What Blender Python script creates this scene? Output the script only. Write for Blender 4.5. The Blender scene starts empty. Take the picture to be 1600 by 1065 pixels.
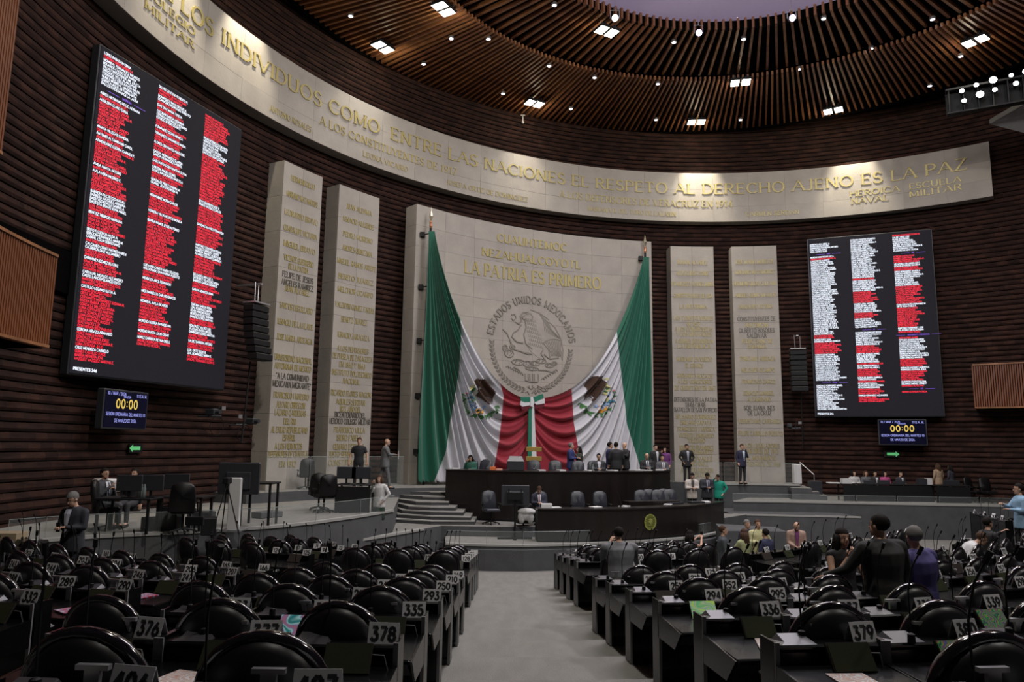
import bpy, bmesh, math, random
from mathutils import Vector, Matrix
from mathutils.bvhtree import BVHTree
random.seed(7)
PI = math.pi
sin, cos, sqrt, rad = math.sin, math.cos, math.sqrt, math.radians
sc = bpy.context.scene
COL = sc.collection

# ------------------------------------------------------------------ camera
F, PIT, ROL = 1135.3, 0.1424, 0.0127
CH = 3.65                                    # camera height above the front floor
cp, sp, cr, sr = cos(PIT), sin(PIT), cos(ROL), sin(ROL)
R0, U0, F0 = Vector((1, 0, 0)), Vector((0, -sp, cp)), Vector((0, cp, sp))
Rv = cr * R0 + sr * U0
Uv = -sr * R0 + cr * U0
cam_d = bpy.data.cameras.new('camera')
cam = bpy.data.objects.new('camera', cam_d)
COL.objects.link(cam)
cam.matrix_world = Matrix(((Rv.x, Uv.x, -F0.x, 0), (Rv.y, Uv.y, -F0.y, 0), (Rv.z, Uv.z, -F0.z, CH), (0, 0, 0, 1)))
cam_d.sensor_width = 36
cam_d.lens = F / 1600 * 36
cam_d.clip_end = 200
sc.camera = cam
# ------------------------------------------------------------------ world, exposure
w = bpy.data.worlds.new('world'); sc.world = w; w.use_nodes = True
w.node_tree.nodes['Background'].inputs[0].default_value = (0.75, 0.72, 0.8, 1)
w.node_tree.nodes['Background'].inputs[1].default_value = 0.02
sc.view_settings.view_transform = 'Standard'
sc.view_settings.look = 'None'
sc.view_settings.gamma = 1
sc.view_settings.exposure = 0.0
sc.view_settings.use_curve_mapping = False
sc.cycles.max_bounces = 5
sc.cycles.diffuse_bounces = 3
sc.cycles.glossy_bounces = 2
sc.cycles.transmission_bounces = 3
sc.cycles.transparent_max_bounces = 8
sc.cycles.sample_clamp_indirect = 3
sc.cycles.caustics_reflective = False
sc.cycles.caustics_refractive = False

# plan of the hall: round brick wall about CX,CY; round slatted ceiling about KX,KY; seats about QX,QY
CX, CY = 9.2536, 16.047
RW, RB, RP, RPN = 20.5, 19.87, 19.72, 19.08     # wall, stone band, pillars, central panel
ZB0, ZB1 = 11.43 + CH, 14.02 + CH
ZP0, ZP1 = -1.62 + CH, 10.08 + CH
KX, KY, KR, KZ = 7.55, 19.3, 16.95, 16.42 + CH
QX, QY = -0.5, 23.0
ZSTAGE, ZMID, ZLEFT, ZRIGHT = -2.92 + CH, -2.6 + CH, -1.95 + CH, -2.22 + CH

def alight(name, loc, power, size, col, rot=(0, 0, 0), spread=None):
    l = bpy.data.lights.new(name, 'AREA'); l.shape = 'DISK'; l.size = size; l.energy = power; l.color = col
    if spread: l.spread = spread
    o = bpy.data.objects.new(name, l); COL.objects.link(o); o.location = loc; o.rotation_euler = rot
    return o
def aim(o, tgt):
    o.rotation_euler = (Vector(tgt) - o.location).to_track_quat('-Z', 'Y').to_euler()
# soft light of the dome, then two unseen lights added for directional shading
alight('dome_light', (KX, KY, KZ + 0.3), 2600, 11, (0.97, 0.93, 1.0))
a = alight('rear_fill_light', (1.0, 5.0, KZ - 1.0), 1700, 1.2, (1.0, 0.95, 0.88)); aim(a, (4, 32, 5))
a = alight('side_fill_light', (15.0, 8.0, KZ - 1.0), 1300, 1.2, (1.0, 0.95, 0.9)); aim(a, (-2, 28, 5))

# ------------------------------------------------------------------ photograph frame helpers
def ray(px, py):
    x = (px - 800) / F; y = -(py - 532.5) / F
    return (F0 + Rv * x + Uv * y)
def at_z(px, py, z):
    d = ray(px, py); t = (z - CH) / d.z
    return Vector((d.x * t, d.y * t, z))
def at_y(px, py, Y):
    d = ray(px, py); t = Y / d.y
    return Vector((d.x * t, Y, CH + d.z * t))
def at_x(px, Y):      # ground position for a column of the photograph at distance Y near the horizon
    return (px - 800) / F * Y * 1.0
def at_r(px, py, R, cx=CX, cy=CY):
    d = ray(px, py)
    a_ = d.x * d.x + d.y * d.y; b_ = -2 * (d.x * cx + d.y * cy); c_ = cx * cx + cy * cy - R * R
    t = (-b_ + sqrt(max(0, b_ * b_ - 4 * a_ * c_))) / (2 * a_)
    return Vector((d.x * t, d.y * t, CH + d.z * t))
def proj(p):
    v = Vector(p) - Vector((0, 0, CH))
    d = v.dot(F0)
    if d <= 0.05: return None
    return (800 + F * v.dot(Rv) / d, 532.5 - F * v.dot(Uv) / d, d)
def theta(p, cx=CX, cy=CY): return math.atan2(p[1] - cy, p[0] - cx)
def pol(r, th, z=0.0, cx=CX, cy=CY): return Vector((cx + r * cos(th), cy + r * sin(th), z))

# ------------------------------------------------------------------ materials
def mat(name, col, rough=0.6, metal=0.0, noise=None, bump=None, emit=None, spec=None, coat=0.0, alpha=None):
    m = bpy.data.materials.new(name); m.use_nodes = True
    nt = m.node_tree; b = nt.nodes['Principled BSDF']
    b.inputs['Base Color'].default_value = (*col, 1)
    b.inputs['Roughness'].default_value = rough
    b.inputs['Metallic'].default_value = metal
    if spec is not None: b.inputs['Specular IOR Level'].default_value = spec
    if coat: b.inputs['Coat Weight'].default_value = coat; b.inputs['Coat Roughness'].default_value = 0.08
    if alpha is not None: b.inputs['Alpha'].default_value = alpha
    tc = None
    if noise or bump:
        tc = nt.nodes.new('ShaderNodeTexCoord')
    if noise:     # (scale, amount, stretch)
        mp = nt.nodes.new('ShaderNodeMapping'); mp.inputs['Scale'].default_value = noise[2] if len(noise) > 2 else (1, 1, 1)
        n = nt.nodes.new('ShaderNodeTexNoise'); n.inputs['Scale'].default_value = noise[0]; n.inputs['Detail'].default_value = 4
        nt.links.new(tc.outputs['Object'], mp.inputs[0]); nt.links.new(mp.outputs[0], n.inputs['Vector'])
        r = nt.nodes.new('ShaderNodeValToRGB'); k = noise[1]
        r.color_ramp.elements[0].position = 0.3; r.color_ramp.elements[1].position = 0.7
        r.color_ramp.elements[0].color = (*[c * (1 - k) for c in col], 1)
        r.color_ramp.elements[1].color = (*[min(1, c * (1 + k)) for c in col], 1)
        nt.links.new(n.outputs['Fac'], r.inputs[0]); nt.links.new(r.outputs[0], b.inputs['Base Color'])
    if bump:      # (scale, strength)
        n2 = nt.nodes.new('ShaderNodeTexNoise'); n2.inputs['Scale'].default_value = bump[0]; n2.inputs['Detail'].default_value = 3
        nt.links.new(tc.outputs['Object'], n2.inputs['Vector'])
        bp = nt.nodes.new('ShaderNodeBump'); bp.inputs['Strength'].default_value = bump[1]; bp.inputs['Distance'].default_value = 0.02
        nt.links.new(n2.outputs['Fac'], bp.inputs['Height']); nt.links.new(bp.outputs[0], b.inputs['Normal'])
    if emit:
        b.inputs['Emission Color'].default_value = (*emit[0], 1); b.inputs['Emission Strength'].default_value = emit[1]
    return m
def brick_mat():
    m = mat('dark_brick', (0.07, 0.038, 0.034), 0.85, spec=.2)
    nt = m.node_tree; b = nt.nodes['Principled BSDF']
    tc = nt.nodes.new('ShaderNodeTexCoord')
    sx = nt.nodes.new('ShaderNodeSeparateXYZ'); nt.links.new(tc.outputs['Object'], sx.inputs[0])
    at = nt.nodes.new('ShaderNodeMath'); at.operation = 'ARCTAN2'
    ax = nt.nodes.new('ShaderNodeMath'); ax.operation = 'SUBTRACT'; ax.inputs[1].default_value = CX
    ay = nt.nodes.new('ShaderNodeMath'); ay.operation = 'SUBTRACT'; ay.inputs[1].default_value = CY
    nt.links.new(sx.outputs[0], ax.inputs[0]); nt.links.new(sx.outputs[1], ay.inputs[0])
    nt.links.new(ay.outputs[0], at.inputs[0]); nt.links.new(ax.outputs[0], at.inputs[1])
    mu = nt.nodes.new('ShaderNodeMath'); mu.operation = 'MULTIPLY'; mu.inputs[1].default_value = 20.5
    nt.links.new(at.outputs[0], mu.inputs[0])
    cb = nt.nodes.new('ShaderNodeCombineXYZ'); nt.links.new(mu.outputs[0], cb.inputs[0]); nt.links.new(sx.outputs[2], cb.inputs[1])
    n = nt.nodes.new('ShaderNodeTexNoise'); n.inputs['Scale'].default_value = 1.0; n.inputs['Detail'].default_value = 3
    mp = nt.nodes.new('ShaderNodeMapping'); mp.inputs['Scale'].default_value = (1.6, 6.0, 1); nt.links.new(cb.outputs[0], mp.inputs[0]); nt.links.new(mp.outputs[0], n.inputs['Vector'])
    br = nt.nodes.new('ShaderNodeTexBrick'); br.inputs['Scale'].default_value = 1.0
    br.inputs['Brick Width'].default_value = 0.42; br.inputs['Row Height'].default_value = 0.226; br.inputs['Mortar Size'].default_value = 0.008
    br.inputs['Color1'].default_value = (0.042, 0.0195, 0.0135, 1); br.inputs['Color2'].default_value = (0.020, 0.0098, 0.0072, 1); br.inputs['Mortar'].default_value = (0.015, 0.010, 0.010, 1)
    nt.links.new(cb.outputs[0], br.inputs['Vector'])
    mx = nt.nodes.new('ShaderNodeMix'); mx.data_type = 'RGBA'; mx.blend_type = 'MULTIPLY'; mx.inputs[0].default_value = 0.75
    rp = nt.nodes.new('ShaderNodeValToRGB'); rp.color_ramp.elements[0].position = 0.3; rp.color_ramp.elements[1].position = 0.72
    rp.color_ramp.elements[0].color = (0.35, 0.33, 0.33, 1); rp.color_ramp.elements[1].color = (1.6, 1.4, 1.4, 1)
    nt.links.new(n.outputs['Fac'], rp.inputs[0])
    nt.links.new(br.outputs['Color'], mx.inputs[6]); nt.links.new(rp.outputs[0], mx.inputs[7])
    nt.links.new(mx.outputs[2], b.inputs['Base Color'])
    return m
M = {}
M['brick'] = brick_mat()
M['stone'] = mat('cream_stone', (0.345, 0.315, 0.28), 0.7, noise=(1.3, 0.08), bump=(9, 0.25))
M['stone2'] = mat('cream_stone_second', (0.335, 0.306, 0.273), 0.7, noise=(1.6, 0.08), bump=(9, 0.25))
M['stone3'] = mat('cream_stone_third', (0.355, 0.324, 0.287), 0.7, noise=(1.1, 0.08), bump=(9, 0.25))
M['gold'] = mat('gilded_letters', (0.42, 0.35, 0.14), 0.45, 0.3)
M['bronze'] = mat('dark_letters', (0.12, 0.11, 0.09), 0.5, 0.3)
M['joint'] = mat('stone_joint', (0.23, 0.21, 0.185), 0.9)
M['black'] = mat('black_lacquer', (0.004, 0.004, 0.0045), 0.27, coat=0.12, spec=.3)
M['blackmatt'] = mat('matt_black', (0.007, 0.007, 0.0075), 0.6, spec=.3)
M['leather'] = mat('black_leather', (0.006, 0.0055, 0.006), 0.42, spec=.35)
M['rim'] = mat('glossy_chair_rim', (0.008, 0.006, 0.009), 0.14, coat=0.8)
M['darkwood'] = mat('dark_veneer', (0.011, 0.008, 0.007), 0.35, noise=(3, 0.3, (1, 1, 0.2)), coat=0.15)
M['grey'] = mat('grey_edge', (0.20, 0.20, 0.205), 0.45)
M['strip'] = mat('light_edge_strip', (0.19, 0.19, 0.195), 0.5)
M['silver'] = mat('silver_metal', (0.55, 0.55, 0.57), 0.28, 0.8)
M['charcoal'] = mat('charcoal_plastic', (0.028, 0.030, 0.036), 0.45)
M['greyleather'] = mat('slate_leather', (0.028, 0.031, 0.040), 0.4)
M['card'] = mat('white_card', (0.56, 0.56, 0.57), 0.55)
M['ink'] = mat('black_ink', (0.03, 0.03, 0.032), 0.6)
M['paper'] = mat('white_paper', (0.7, 0.7, 0.7), 0.6)
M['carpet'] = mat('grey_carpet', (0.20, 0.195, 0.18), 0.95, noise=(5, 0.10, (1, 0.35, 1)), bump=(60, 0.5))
M['carpet2'] = mat('dark_grey_carpet', (0.135, 0.135, 0.135), 0.95, noise=(3, 0.1), bump=(60, 0.4))
M['nosing'] = mat('light_step_nosing', (0.30, 0.30, 0.285), 0.8)
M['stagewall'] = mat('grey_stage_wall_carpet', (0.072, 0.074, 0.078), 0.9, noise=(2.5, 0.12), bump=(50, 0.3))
M['screenface'] = mat('dark_led_screen', (0.006, 0.006, 0.007), 0.7, spec=.1, emit=((0.012, 0.011, 0.015), 1.0))
M['ledwhite'] = mat('white_led_text', (0.1, 0.1, 0.1), 0.6, emit=((0.82, 0.88, 1.0), 1.15))
M['ledred'] = mat('red_led_text', (0.1, 0.01, 0.01), 0.6, emit=((1.0, 0.018, 0.05), 1.0))
M['ledpurple'] = mat('purple_led_text', (0.1, 0.05, 0.2), 0.6, emit=((0.20, 0.08, 0.75), 0.8))
M['ledamber'] = mat('amber_led_digits', (0.1, 0.08, 0.0), 0.6, emit=((0.85, 0.60, 0.12), 0.9))
M['ledblue'] = mat('pale_blue_led_text', (0.1, 0.1, 0.2), 0.6, emit=((0.35, 0.38, 0.95), 0.8))
M['clockface'] = mat('black_clock_screen', (0.004, 0.004, 0.012), 0.3, emit=((0.001, 0.001, 0.006), 1.0), spec=.1)
M['green_sign'] = mat('green_exit_sign', (0.1, 0.4, 0.15), 0.5, emit=((0.12, 0.55, 0.2), 0.55))
M['slat'] = mat('ceiling_wood', (0.26, 0.112, 0.047), 0.42, noise=(2, 0.35, (1, 1, 1)))
M['slat2'] = mat('reddish_ceiling_wood', (0.19, 0.076, 0.038), 0.45, noise=(2, 0.35, (1, 1, 1)))
M['balcony'] = mat('balcony_wood', (0.15, 0.045, 0.015), 0.45, noise=(6, 0.3, (1, 1, 0.1)))
M['voidblack'] = mat('dark_void', (0.004, 0.0035, 0.0035), 1.0, spec=0.0)
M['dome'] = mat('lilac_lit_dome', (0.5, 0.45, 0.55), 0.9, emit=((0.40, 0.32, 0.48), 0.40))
M['lamp'] = mat('white_lamp_glow', (1, 1, 1), 0.5, emit=((1.0, 0.95, 0.86), 14))
M['lampcool'] = mat('cool_lamp_glow', (1, 1, 1), 0.5, emit=((0.9, 0.9, 1.0), 12))
M['lamppurple'] = mat('violet_lamp_glow', (1, 1, 1), 0.5, emit=((0.72, 0.55, 1.0), 9))
M['skin'] = mat('light_brown_skin', (0.50, 0.30, 0.21), 0.55)
M['skin2'] = mat('tan_skin', (0.38, 0.21, 0.135), 0.55)
M['screengreen'] = mat('dim_screen', (0.028, 0.032, 0.018), 0.25)
M['greenbook'] = mat('dark_tablet', (0.03, 0.025, 0.022), 0.3)
M['red'] = mat('red_cloth', (0.55, 0.02, 0.03), 0.7)
M['glass'] = mat('clear_glass', (0.55, 0.62, 0.6), 0.06, alpha=0.05)
M['glassedge'] = mat('glass_edge', (0.30, 0.35, 0.34), 0.2, alpha=0.55)
M['white'] = mat('white_plastic', (0.6, 0.6, 0.6), 0.5)
M['cardboard'] = mat('tan_cardboard', (0.32, 0.25, 0.16), 0.8)
M['hair'] = mat('black_hair', (0.009, 0.007, 0.006), 0.8, spec=.15)
M['hairbrown'] = mat('brown_hair', (0.055, 0.03, 0.018), 0.8, spec=.2)
M['hairgrey'] = mat('grey_hair', (0.15, 0.145, 0.14), 0.9, spec=.1)
M['eyes'] = mat('eye_dark', (0.02, 0.015, 0.012), 0.3)
def marble_mat(name, cols, scale, em):
    m = mat(name, cols[0], 0.3); nt = m.node_tree; b = nt.nodes['Principled BSDF']
    tc = nt.nodes.new('ShaderNodeTexCoord'); wv = nt.nodes.new('ShaderNodeTexWave')
    wv.inputs['Scale'].default_value = scale; wv.inputs['Distortion'].default_value = 14; wv.inputs['Detail'].default_value = 1; wv.inputs['Detail Scale'].default_value = 2.2
    nt.links.new(tc.outputs['Object'], wv.inputs['Vector'])
    r = nt.nodes.new('ShaderNodeValToRGB'); els = r.color_ramp.elements
    while len(els) < len(cols): els.new(0.5)
    for i, c in enumerate(cols): els[i].position = i / (len(cols) - 1); els[i].color = (*c, 1)
    nt.links.new(wv.outputs['Fac'], r.inputs[0]); nt.links.new(r.outputs[0], b.inputs['Base Color'])
    nt.links.new(r.outputs[0], b.inputs['Emission Color']); b.inputs['Emission Strength'].default_value = em
    return m
M['scr_teal'] = marble_mat('teal_marbled_screen', [(0.02, 0.16, 0.17), (0.3, 0.5, 0.5), (0.18, 0.16, 0.3), (0.3, 0.12, 0.18)], 3.0, 0.4)
M['scr_green'] = marble_mat('green_marbled_screen', [(0.10, 0.35, 0.15), (0.35, 0.38, 0.2), (0.14, 0.3, 0.3), (0.3, 0.45, 0.1)], 3.0, 0.4)
M['scr_multi'] = marble_mat('speckled_colour_screen', [(0.05, 0.05, 0.07), (0.02, 0.35, 0.08), (0.30, 0.10, 0.03), (0.05, 0.08, 0.2)], 7.0, 0.2)
M['leaflet'] = marble_mat('printed_leaflet', [(0.65, 0.65, 0.65), (0.6, 0.6, 0.62), (0.45, 0.22, 0.15), (0.6, 0.5, 0.45)], 7.0, 0.0)
M['magazine'] = marble_mat('red_magazine', [(0.5, 0.02, 0.05), (0.45, 0.03, 0.06), (0.1, 0.25, 0.5), (0.5, 0.5, 0.55)], 6.0, 0.0)
cloth_cache = {}
def cloth(col, rough=0.8):
    k = tuple(round(c, 3) for c in col)
    if k not in cloth_cache: cloth_cache[k] = mat('cloth', col, rough, noise=(14, 0.12))
    return cloth_cache[k]

# ------------------------------------------------------------------ mesh helpers
class MB:
    def __init__(s): s.v = []; s.f = []; s.mi = []
    def quad(s, a, b, c, d, m=0):
        n = len(s.v); s.v += [tuple(a), tuple(b), tuple(c), tuple(d)]; s.f.append((n, n + 1, n + 2, n + 3)); s.mi.append(m)
    def poly(s, pts, m=0):
        n = len(s.v); s.v += [tuple(p) for p in pts]; s.f.append(tuple(range(n, n + len(pts)))); s.mi.append(m)
    def hexa(s, p, m=0):      # 8 points: bottom 4 (ccw), top 4
        n = len(s.v); s.v += [tuple(q) for q in p]
        for f in ((3, 2, 1, 0), (4, 5, 6, 7), (0, 1, 5, 4), (1, 2, 6, 5), (2, 3, 7, 6), (3, 0, 4, 7)):
            s.f.append(tuple(n + i for i in f)); s.mi.append(m)
    def box(s, c, d, m=0, rz=0.0, bev=0.0):
        cx, cy, cz = c; dx, dy, dz = d[0] / 2, d[1] / 2, d[2] / 2
        cs, sn = cos(rz), sin(rz)
        def T(x, y, z): return (cx + x * cs - y * sn, cy + x * sn + y * cs, cz + z)
        if bev <= 0:
            s.hexa([T(-dx, -dy, -dz), T(dx, -dy, -dz), T(dx, dy, -dz), T(-dx, dy, -dz), T(-dx, -dy, dz), T(dx, -dy, dz), T(dx, dy, dz), T(-dx, dy, dz)], m)
        else:
            b = min(bev, dx * .9, dy * .9, dz * .9)
            rings = [(-dz, b), (-dz + b, 0), (dz - b, 0), (dz, b)]
            n0 = len(s.v)
            for z, i in rings:
                ex, ey = dx - i, dy - i; c2 = b * 0.6
                for (x, y) in ((-ex + c2, -ey), (ex - c2, -ey), (ex, -ey + c2), (ex, ey - c2), (ex - c2, ey), (-ex + c2, ey), (-ex, ey - c2), (-ex, -ey + c2)):
                    s.v.append(T(x, y, z))
            for k in range(3):
                for j in range(8):
                    a = n0 + k * 8 + j; b2 = n0 + k * 8 + (j + 1) % 8
                    s.f.append((a, b2, b2 + 8, a + 8)); s.mi.append(m)
            s.f.append(tuple(n0 + 7 - j for j in range(8))); s.mi.append(m)
            s.f.append(tuple(n0 + 24 + j for j in range(8))); s.mi.append(m)
    def tube(s, pts, r, n=6, m=0, cap=True):
        pts = [Vector(p) for p in pts]
        if not isinstance(r, (list, tuple)): r = [r] * len(pts)
        n0 = len(s.v); up = None
        for i, p in enumerate(pts):
            t = (pts[min(i + 1, len(pts) - 1)] - pts[max(i - 1, 0)]).normalized()
            if up is None:
                up = Vector((0, 0, 1)) if abs(t.z) < 0.9 else Vector((1, 0, 0))
            a = t.cross(up)
            if a.length < 1e-5: a = t.cross(Vector((0, 1, 0)))
            a.normalize(); b = a.cross(t).normalized(); up = b
            for j in range(n):
                g = 2 * PI * j / n
                s.v.append(tuple(p + (a * cos(g) + b * sin(g)) * r[i]))
        for i in range(len(pts) - 1):
            for j in range(n):
                q = n0 + i * n + j; q2 = n0 + i * n + (j + 1) % n
                s.f.append((q, q2, q2 + n, q + n)); s.mi.append(m)
        if cap:
            s.f.append(tuple(n0 + n - 1 - j for j in range(n))); s.mi.append(m)
            s.f.append(tuple(n0 + (len(pts) - 1) * n + j for j in range(n))); s.mi.append(m)
    def lathe(s, prof, c=(0, 0, 0), n=12, m=0):
        n0 = len(s.v)
        for (r, z) in prof:
            for j in range(n):
                g = 2 * PI * j / n; s.v.append((c[0] + r * cos(g), c[1] + r * sin(g), c[2] + z))
        for i in range(len(prof) - 1):
            for j in range(n):
                q = n0 + i * n + j; q2 = n0 + i * n + (j + 1) % n
                s.f.append((q, q2, q2 + n, q + n)); s.mi.append(m)
        s.f.append(tuple(n0 + n - 1 - j for j in range(n))); s.mi.append(m)
        s.f.append(tuple(n0 + (len(prof) - 1) * n + j for j in range(n))); s.mi.append(m)
    def ball(s, c, r, n=8, k=6, m=0):
        if not isinstance(r, (list, tuple)): r = (r, r, r)
        prof = [(max(1e-4, sin(PI * i / k)), -cos(PI * i / k)) for i in range(k + 1)]
        n0 = len(s.v)
        for (a, z) in prof:
            for j in range(n):
                g = 2 * PI * j / n; s.v.append((c[0] + a * cos(g) * r[0], c[1] + a * sin(g) * r[1], c[2] + z * r[2]))
        for i in range(k):
            for j in range(n):
                q = n0 + i * n + j; q2 = n0 + i * n + (j + 1) % n
                s.f.append((q, q2, q2 + n, q + n)); s.mi.append(m)
    def prism(s, pts, z0, z1, m=0, mtop=None):      # pts: plan polygon, vertical walls
        if sum(pts[i][0] * pts[(i + 1) % len(pts)][1] - pts[(i + 1) % len(pts)][0] * pts[i][1] for i in range(len(pts))) < 0: pts = pts[::-1]
        n = len(s.v); k = len(pts)
        s.v += [(p[0], p[1], z0) for p in pts] + [(p[0], p[1], z1) for p in pts]
        s.f.append(tuple(n + k - 1 - i for i in range(k))); s.mi.append(m)
        s.f.append(tuple(n + k + i for i in range(k))); s.mi.append(m if mtop is None else mtop)
        for i in range(k):
            j = (i + 1) % k; s.f.append((n + i, n + j, n + k + j, n + k + i)); s.mi.append(m)
    def xf(s, fn, i0=0):
        for i in range(i0, len(s.v)): s.v[i] = tuple(fn(Vector(s.v[i])))
    def mesh(s, name, mats, smooth=False):
        me = bpy.data.meshes.new(name); me.from_pydata(s.v, [], s.f)
        if not isinstance(mats, (list, tuple)): mats = [mats]
        for m in mats: me.materials.append(m)
        if len(mats) > 1: me.polygons.foreach_set('material_index', s.mi)
        if smooth: me.polygons.foreach_set('use_smooth', [True] * len(me.polygons))
        me.update(); return me
    def build(s, name, mats, parent=None, smooth=False, loc=None, rz=0.0):
        return link(name, s.mesh(name, mats, smooth), parent, loc, rz)
def link(name, me, parent=None, loc=None, rz=0.0):
    o = bpy.data.objects.new(name, me); COL.objects.link(o)
    if parent: o.parent = parent
    if loc is not None: o.location = loc
    if rz: o.rotation_euler = (0, 0, rz)
    return o
def tag(o, label, cat, group=None):
    o['label'] = label; o['category'] = cat
    if group: o['group'] = group
    return o
def struct(o): o['kind'] = 'structure'; return o
def thing(name, label, cat, loc=(0, 0, 0), rz=0.0, group=None):
    o = bpy.data.objects.new(name, None); COL.objects.link(o); o.empty_display_size = 0.1
    o.location = loc; o.rotation_euler = (0, 0, rz)
    return tag(o, label, cat, group)
def dup(root, loc, rz, label, group=None):
    r = root.copy(); COL.objects.link(r); r.location = loc; r.rotation_euler = (0, 0, rz); r['label'] = label
    if group: r['group'] = group
    for ch in root.children:
        c = ch.copy(); COL.objects.link(c); c.parent = r
        for g in ch.children:
            d = g.copy(); COL.objects.link(d); d.parent = c
    return r

# ------------------------------------------------------------------ lettering: strokes for each capital
def arc(cx, cy, rx, ry, a0, a1, n=5):
    return [(cx + rx * cos(rad(a0 + (a1 - a0) * i / n)), cy + ry * sin(rad(a0 + (a1 - a0) * i / n))) for i in range(n + 1)]
G = {
 'A': (.82, [[(0, 0), (.41, 1)], [(.41, 1), (.82, 0)], [(.16, .36), (.66, .36)]]),
 'B': (.62, [[(.06, 0), (.06, 1)], [(.06, 1)] + arc(.34, .76, .22, .24, 90, -90) + [(.06, .52)], [(.34, .52)] + arc(.36, .26, .26, .26, 90, -90) + [(.06, 0)]]),
 'C': (.74, [arc(.42, .5, .40, .5, 42, 318, 9)]),
 'D': (.74, [[(.06, 0), (.06, 1)], [(.06, 1)] + arc(.30, .5, .42, .5, 90, -90, 7) + [(.06, 0)]]),
 'E': (.58, [[(.06, 0), (.06, 1)], [(.06, 1), (.56, 1)], [(.06, .52), (.46, .52)], [(.06, 0), (.58, 0)]]),
 'F': (.56, [[(.06, 0), (.06, 1)], [(.06, 1), (.56, 1)], [(.06, .52), (.46, .52)]]),
 'G': (.78, [arc(.42, .5, .40, .5, 42, 330, 9), [(.76, .0), (.76, .42)], [(.5, .42), (.78, .42)]]),
 'H': (.76, [[(.06, 0), (.06, 1)], [(.70, 0), (.70, 1)], [(.06, .52), (.70, .52)]]),
 'I': (.16, [[(.08, 0), (.08, 1)]]),
 'J': (.40, [[(.32, 1), (.32, .2)] + arc(.14, .2, .18, .22, 0, -120, 4)]),
 'K': (.72, [[(.06, 0), (.06, 1)], [(.66, 1), (.06, .42)], [(.24, .58), (.72, 0)]]),
 'L': (.56, [[(.06, 0), (.06, 1)], [(.06, 0), (.56, 0)]]),
 'M': (.92, [[(.08, 0), (.08, 1)], [(.08, 1), (.46, .1)], [(.46, .1), (.84, 1)], [(.84, 1), (.84, 0)]]),
 'N': (.78, [[(.08, 0), (.08, 1)], [(.08, 1), (.70, 0)], [(.70, 0), (.70, 1)]]),
 'O': (.84, [arc(.42, .5, .40, .5, 0, 360, 12)]),
 'P': (.60, [[(.06, 0), (.06, 1)], [(.06, 1)] + arc(.32, .74, .26, .26, 90, -90) + [(.06, .48)]]),
 'Q': (.84, [arc(.42, .5, .40, .5, 0, 360, 12), [(.48, .2), (.84, -.12)]]),
 'R': (.68, [[(.06, 0), (.06, 1)], [(.06, 1)] + arc(.32, .75, .25, .25, 90, -90) + [(.06, .5)], [(.30, .5), (.66, 0)]]),
 'S': (.56, [arc(.28, .74, .23, .25, 30, 250, 6) + arc(.28, .25, .25, .26, 80, -160, 6)]),
 'T': (.68, [[(.34, 0), (.34, 1)], [(0, 1), (.68, 1)]]),
 'U': (.74, [[(.07, 1), (.07, .3)] + arc(.37, .3, .30, .3, 180, 360, 6) + [(.67, 1)]]),
 'V': (.80, [[(0, 1), (.40, 0)], [(.40, 0), (.80, 1)]]),
 'W': (1.1, [[(0, 1), (.28, 0)], [(.28, 0), (.55, 1)], [(.55, 1), (.82, 0)], [(.82, 0), (1.1, 1)]]),
 'X': (.74, [[(0, 0), (.72, 1)], [(0, 1), (.74, 0)]]),
 'Y': (.74, [[(.37, 0), (.37, .48)], [(.37, .48), (0, 1)], [(.37, .48), (.74, 1)]]),
 'Z': (.66, [[(.02, 1), (.62, 1)], [(.62, 1), (.02, 0)], [(.02, 0), (.66, 0)]]),
 '0': (.62, [arc(.31, .5, .27, .48, 0, 360, 10)]), '1': (.34, [[(.2, 0), (.2, 1)], [(.2, 1), (.02, .8)]]),
 '2': (.58, [arc(.29, .73, .24, .26, 160, -40, 6) + [(.04, 0)], [(.04, 0), (.56, 0)]]),
 '3': (.58, [[(.06, 1), (.52, 1)], [(.52, 1), (.26, .6)], arc(.26, .30, .27, .30, 90, -150, 7)]),
 '4': (.62, [[(.46, 0), (.46, 1)], [(.46, 1), (.03, .28)], [(.03, .28), (.62, .28)]]),
 '5': (.58, [[(.52, 1), (.10, 1)], [(.10, 1), (.08, .56)], arc(.27, .31, .27, .31, 110, -150, 7)]),
 '6': (.60, [arc(.30, .31, .26, .30, 0, 360, 9), [(.06, .40), (.40, 1)]]),
 '7': (.56, [[(.03, 1), (.54, 1)], [(.54, 1), (.18, 0)]]),
 '8': (.60, [arc(.30, .74, .21, .24, 0, 360, 8), arc(.30, .26, .26, .26, 0, 360, 9)]),
 '9': (.60, [arc(.30, .69, .26, .30, 0, 360, 9), [(.54, .60), (.20, 0)]]),
 '.': (.16, [[(.08, 0), (.08, .1)]]), ',': (.16, [[(.1, .1), (.04, -.12)]]), ':': (.2, [[(.1, .2), (.1, .32)], [(.1, .68), (.1, .8)]]),
 '-': (.4, [[(.04, .45), (.36, .45)]]), '/': (.45, [[(0, -.05), (.45, 1.05)]]), '"': (.3, [[(.06, 1), (.06, .78)], [(.22, 1), (.22, .78)]]),
}
ACC = {'Á': 'A', 'É': 'E', 'Í': 'I', 'Ó': 'O', 'Ú': 'U', 'Ñ': 'N'}
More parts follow.
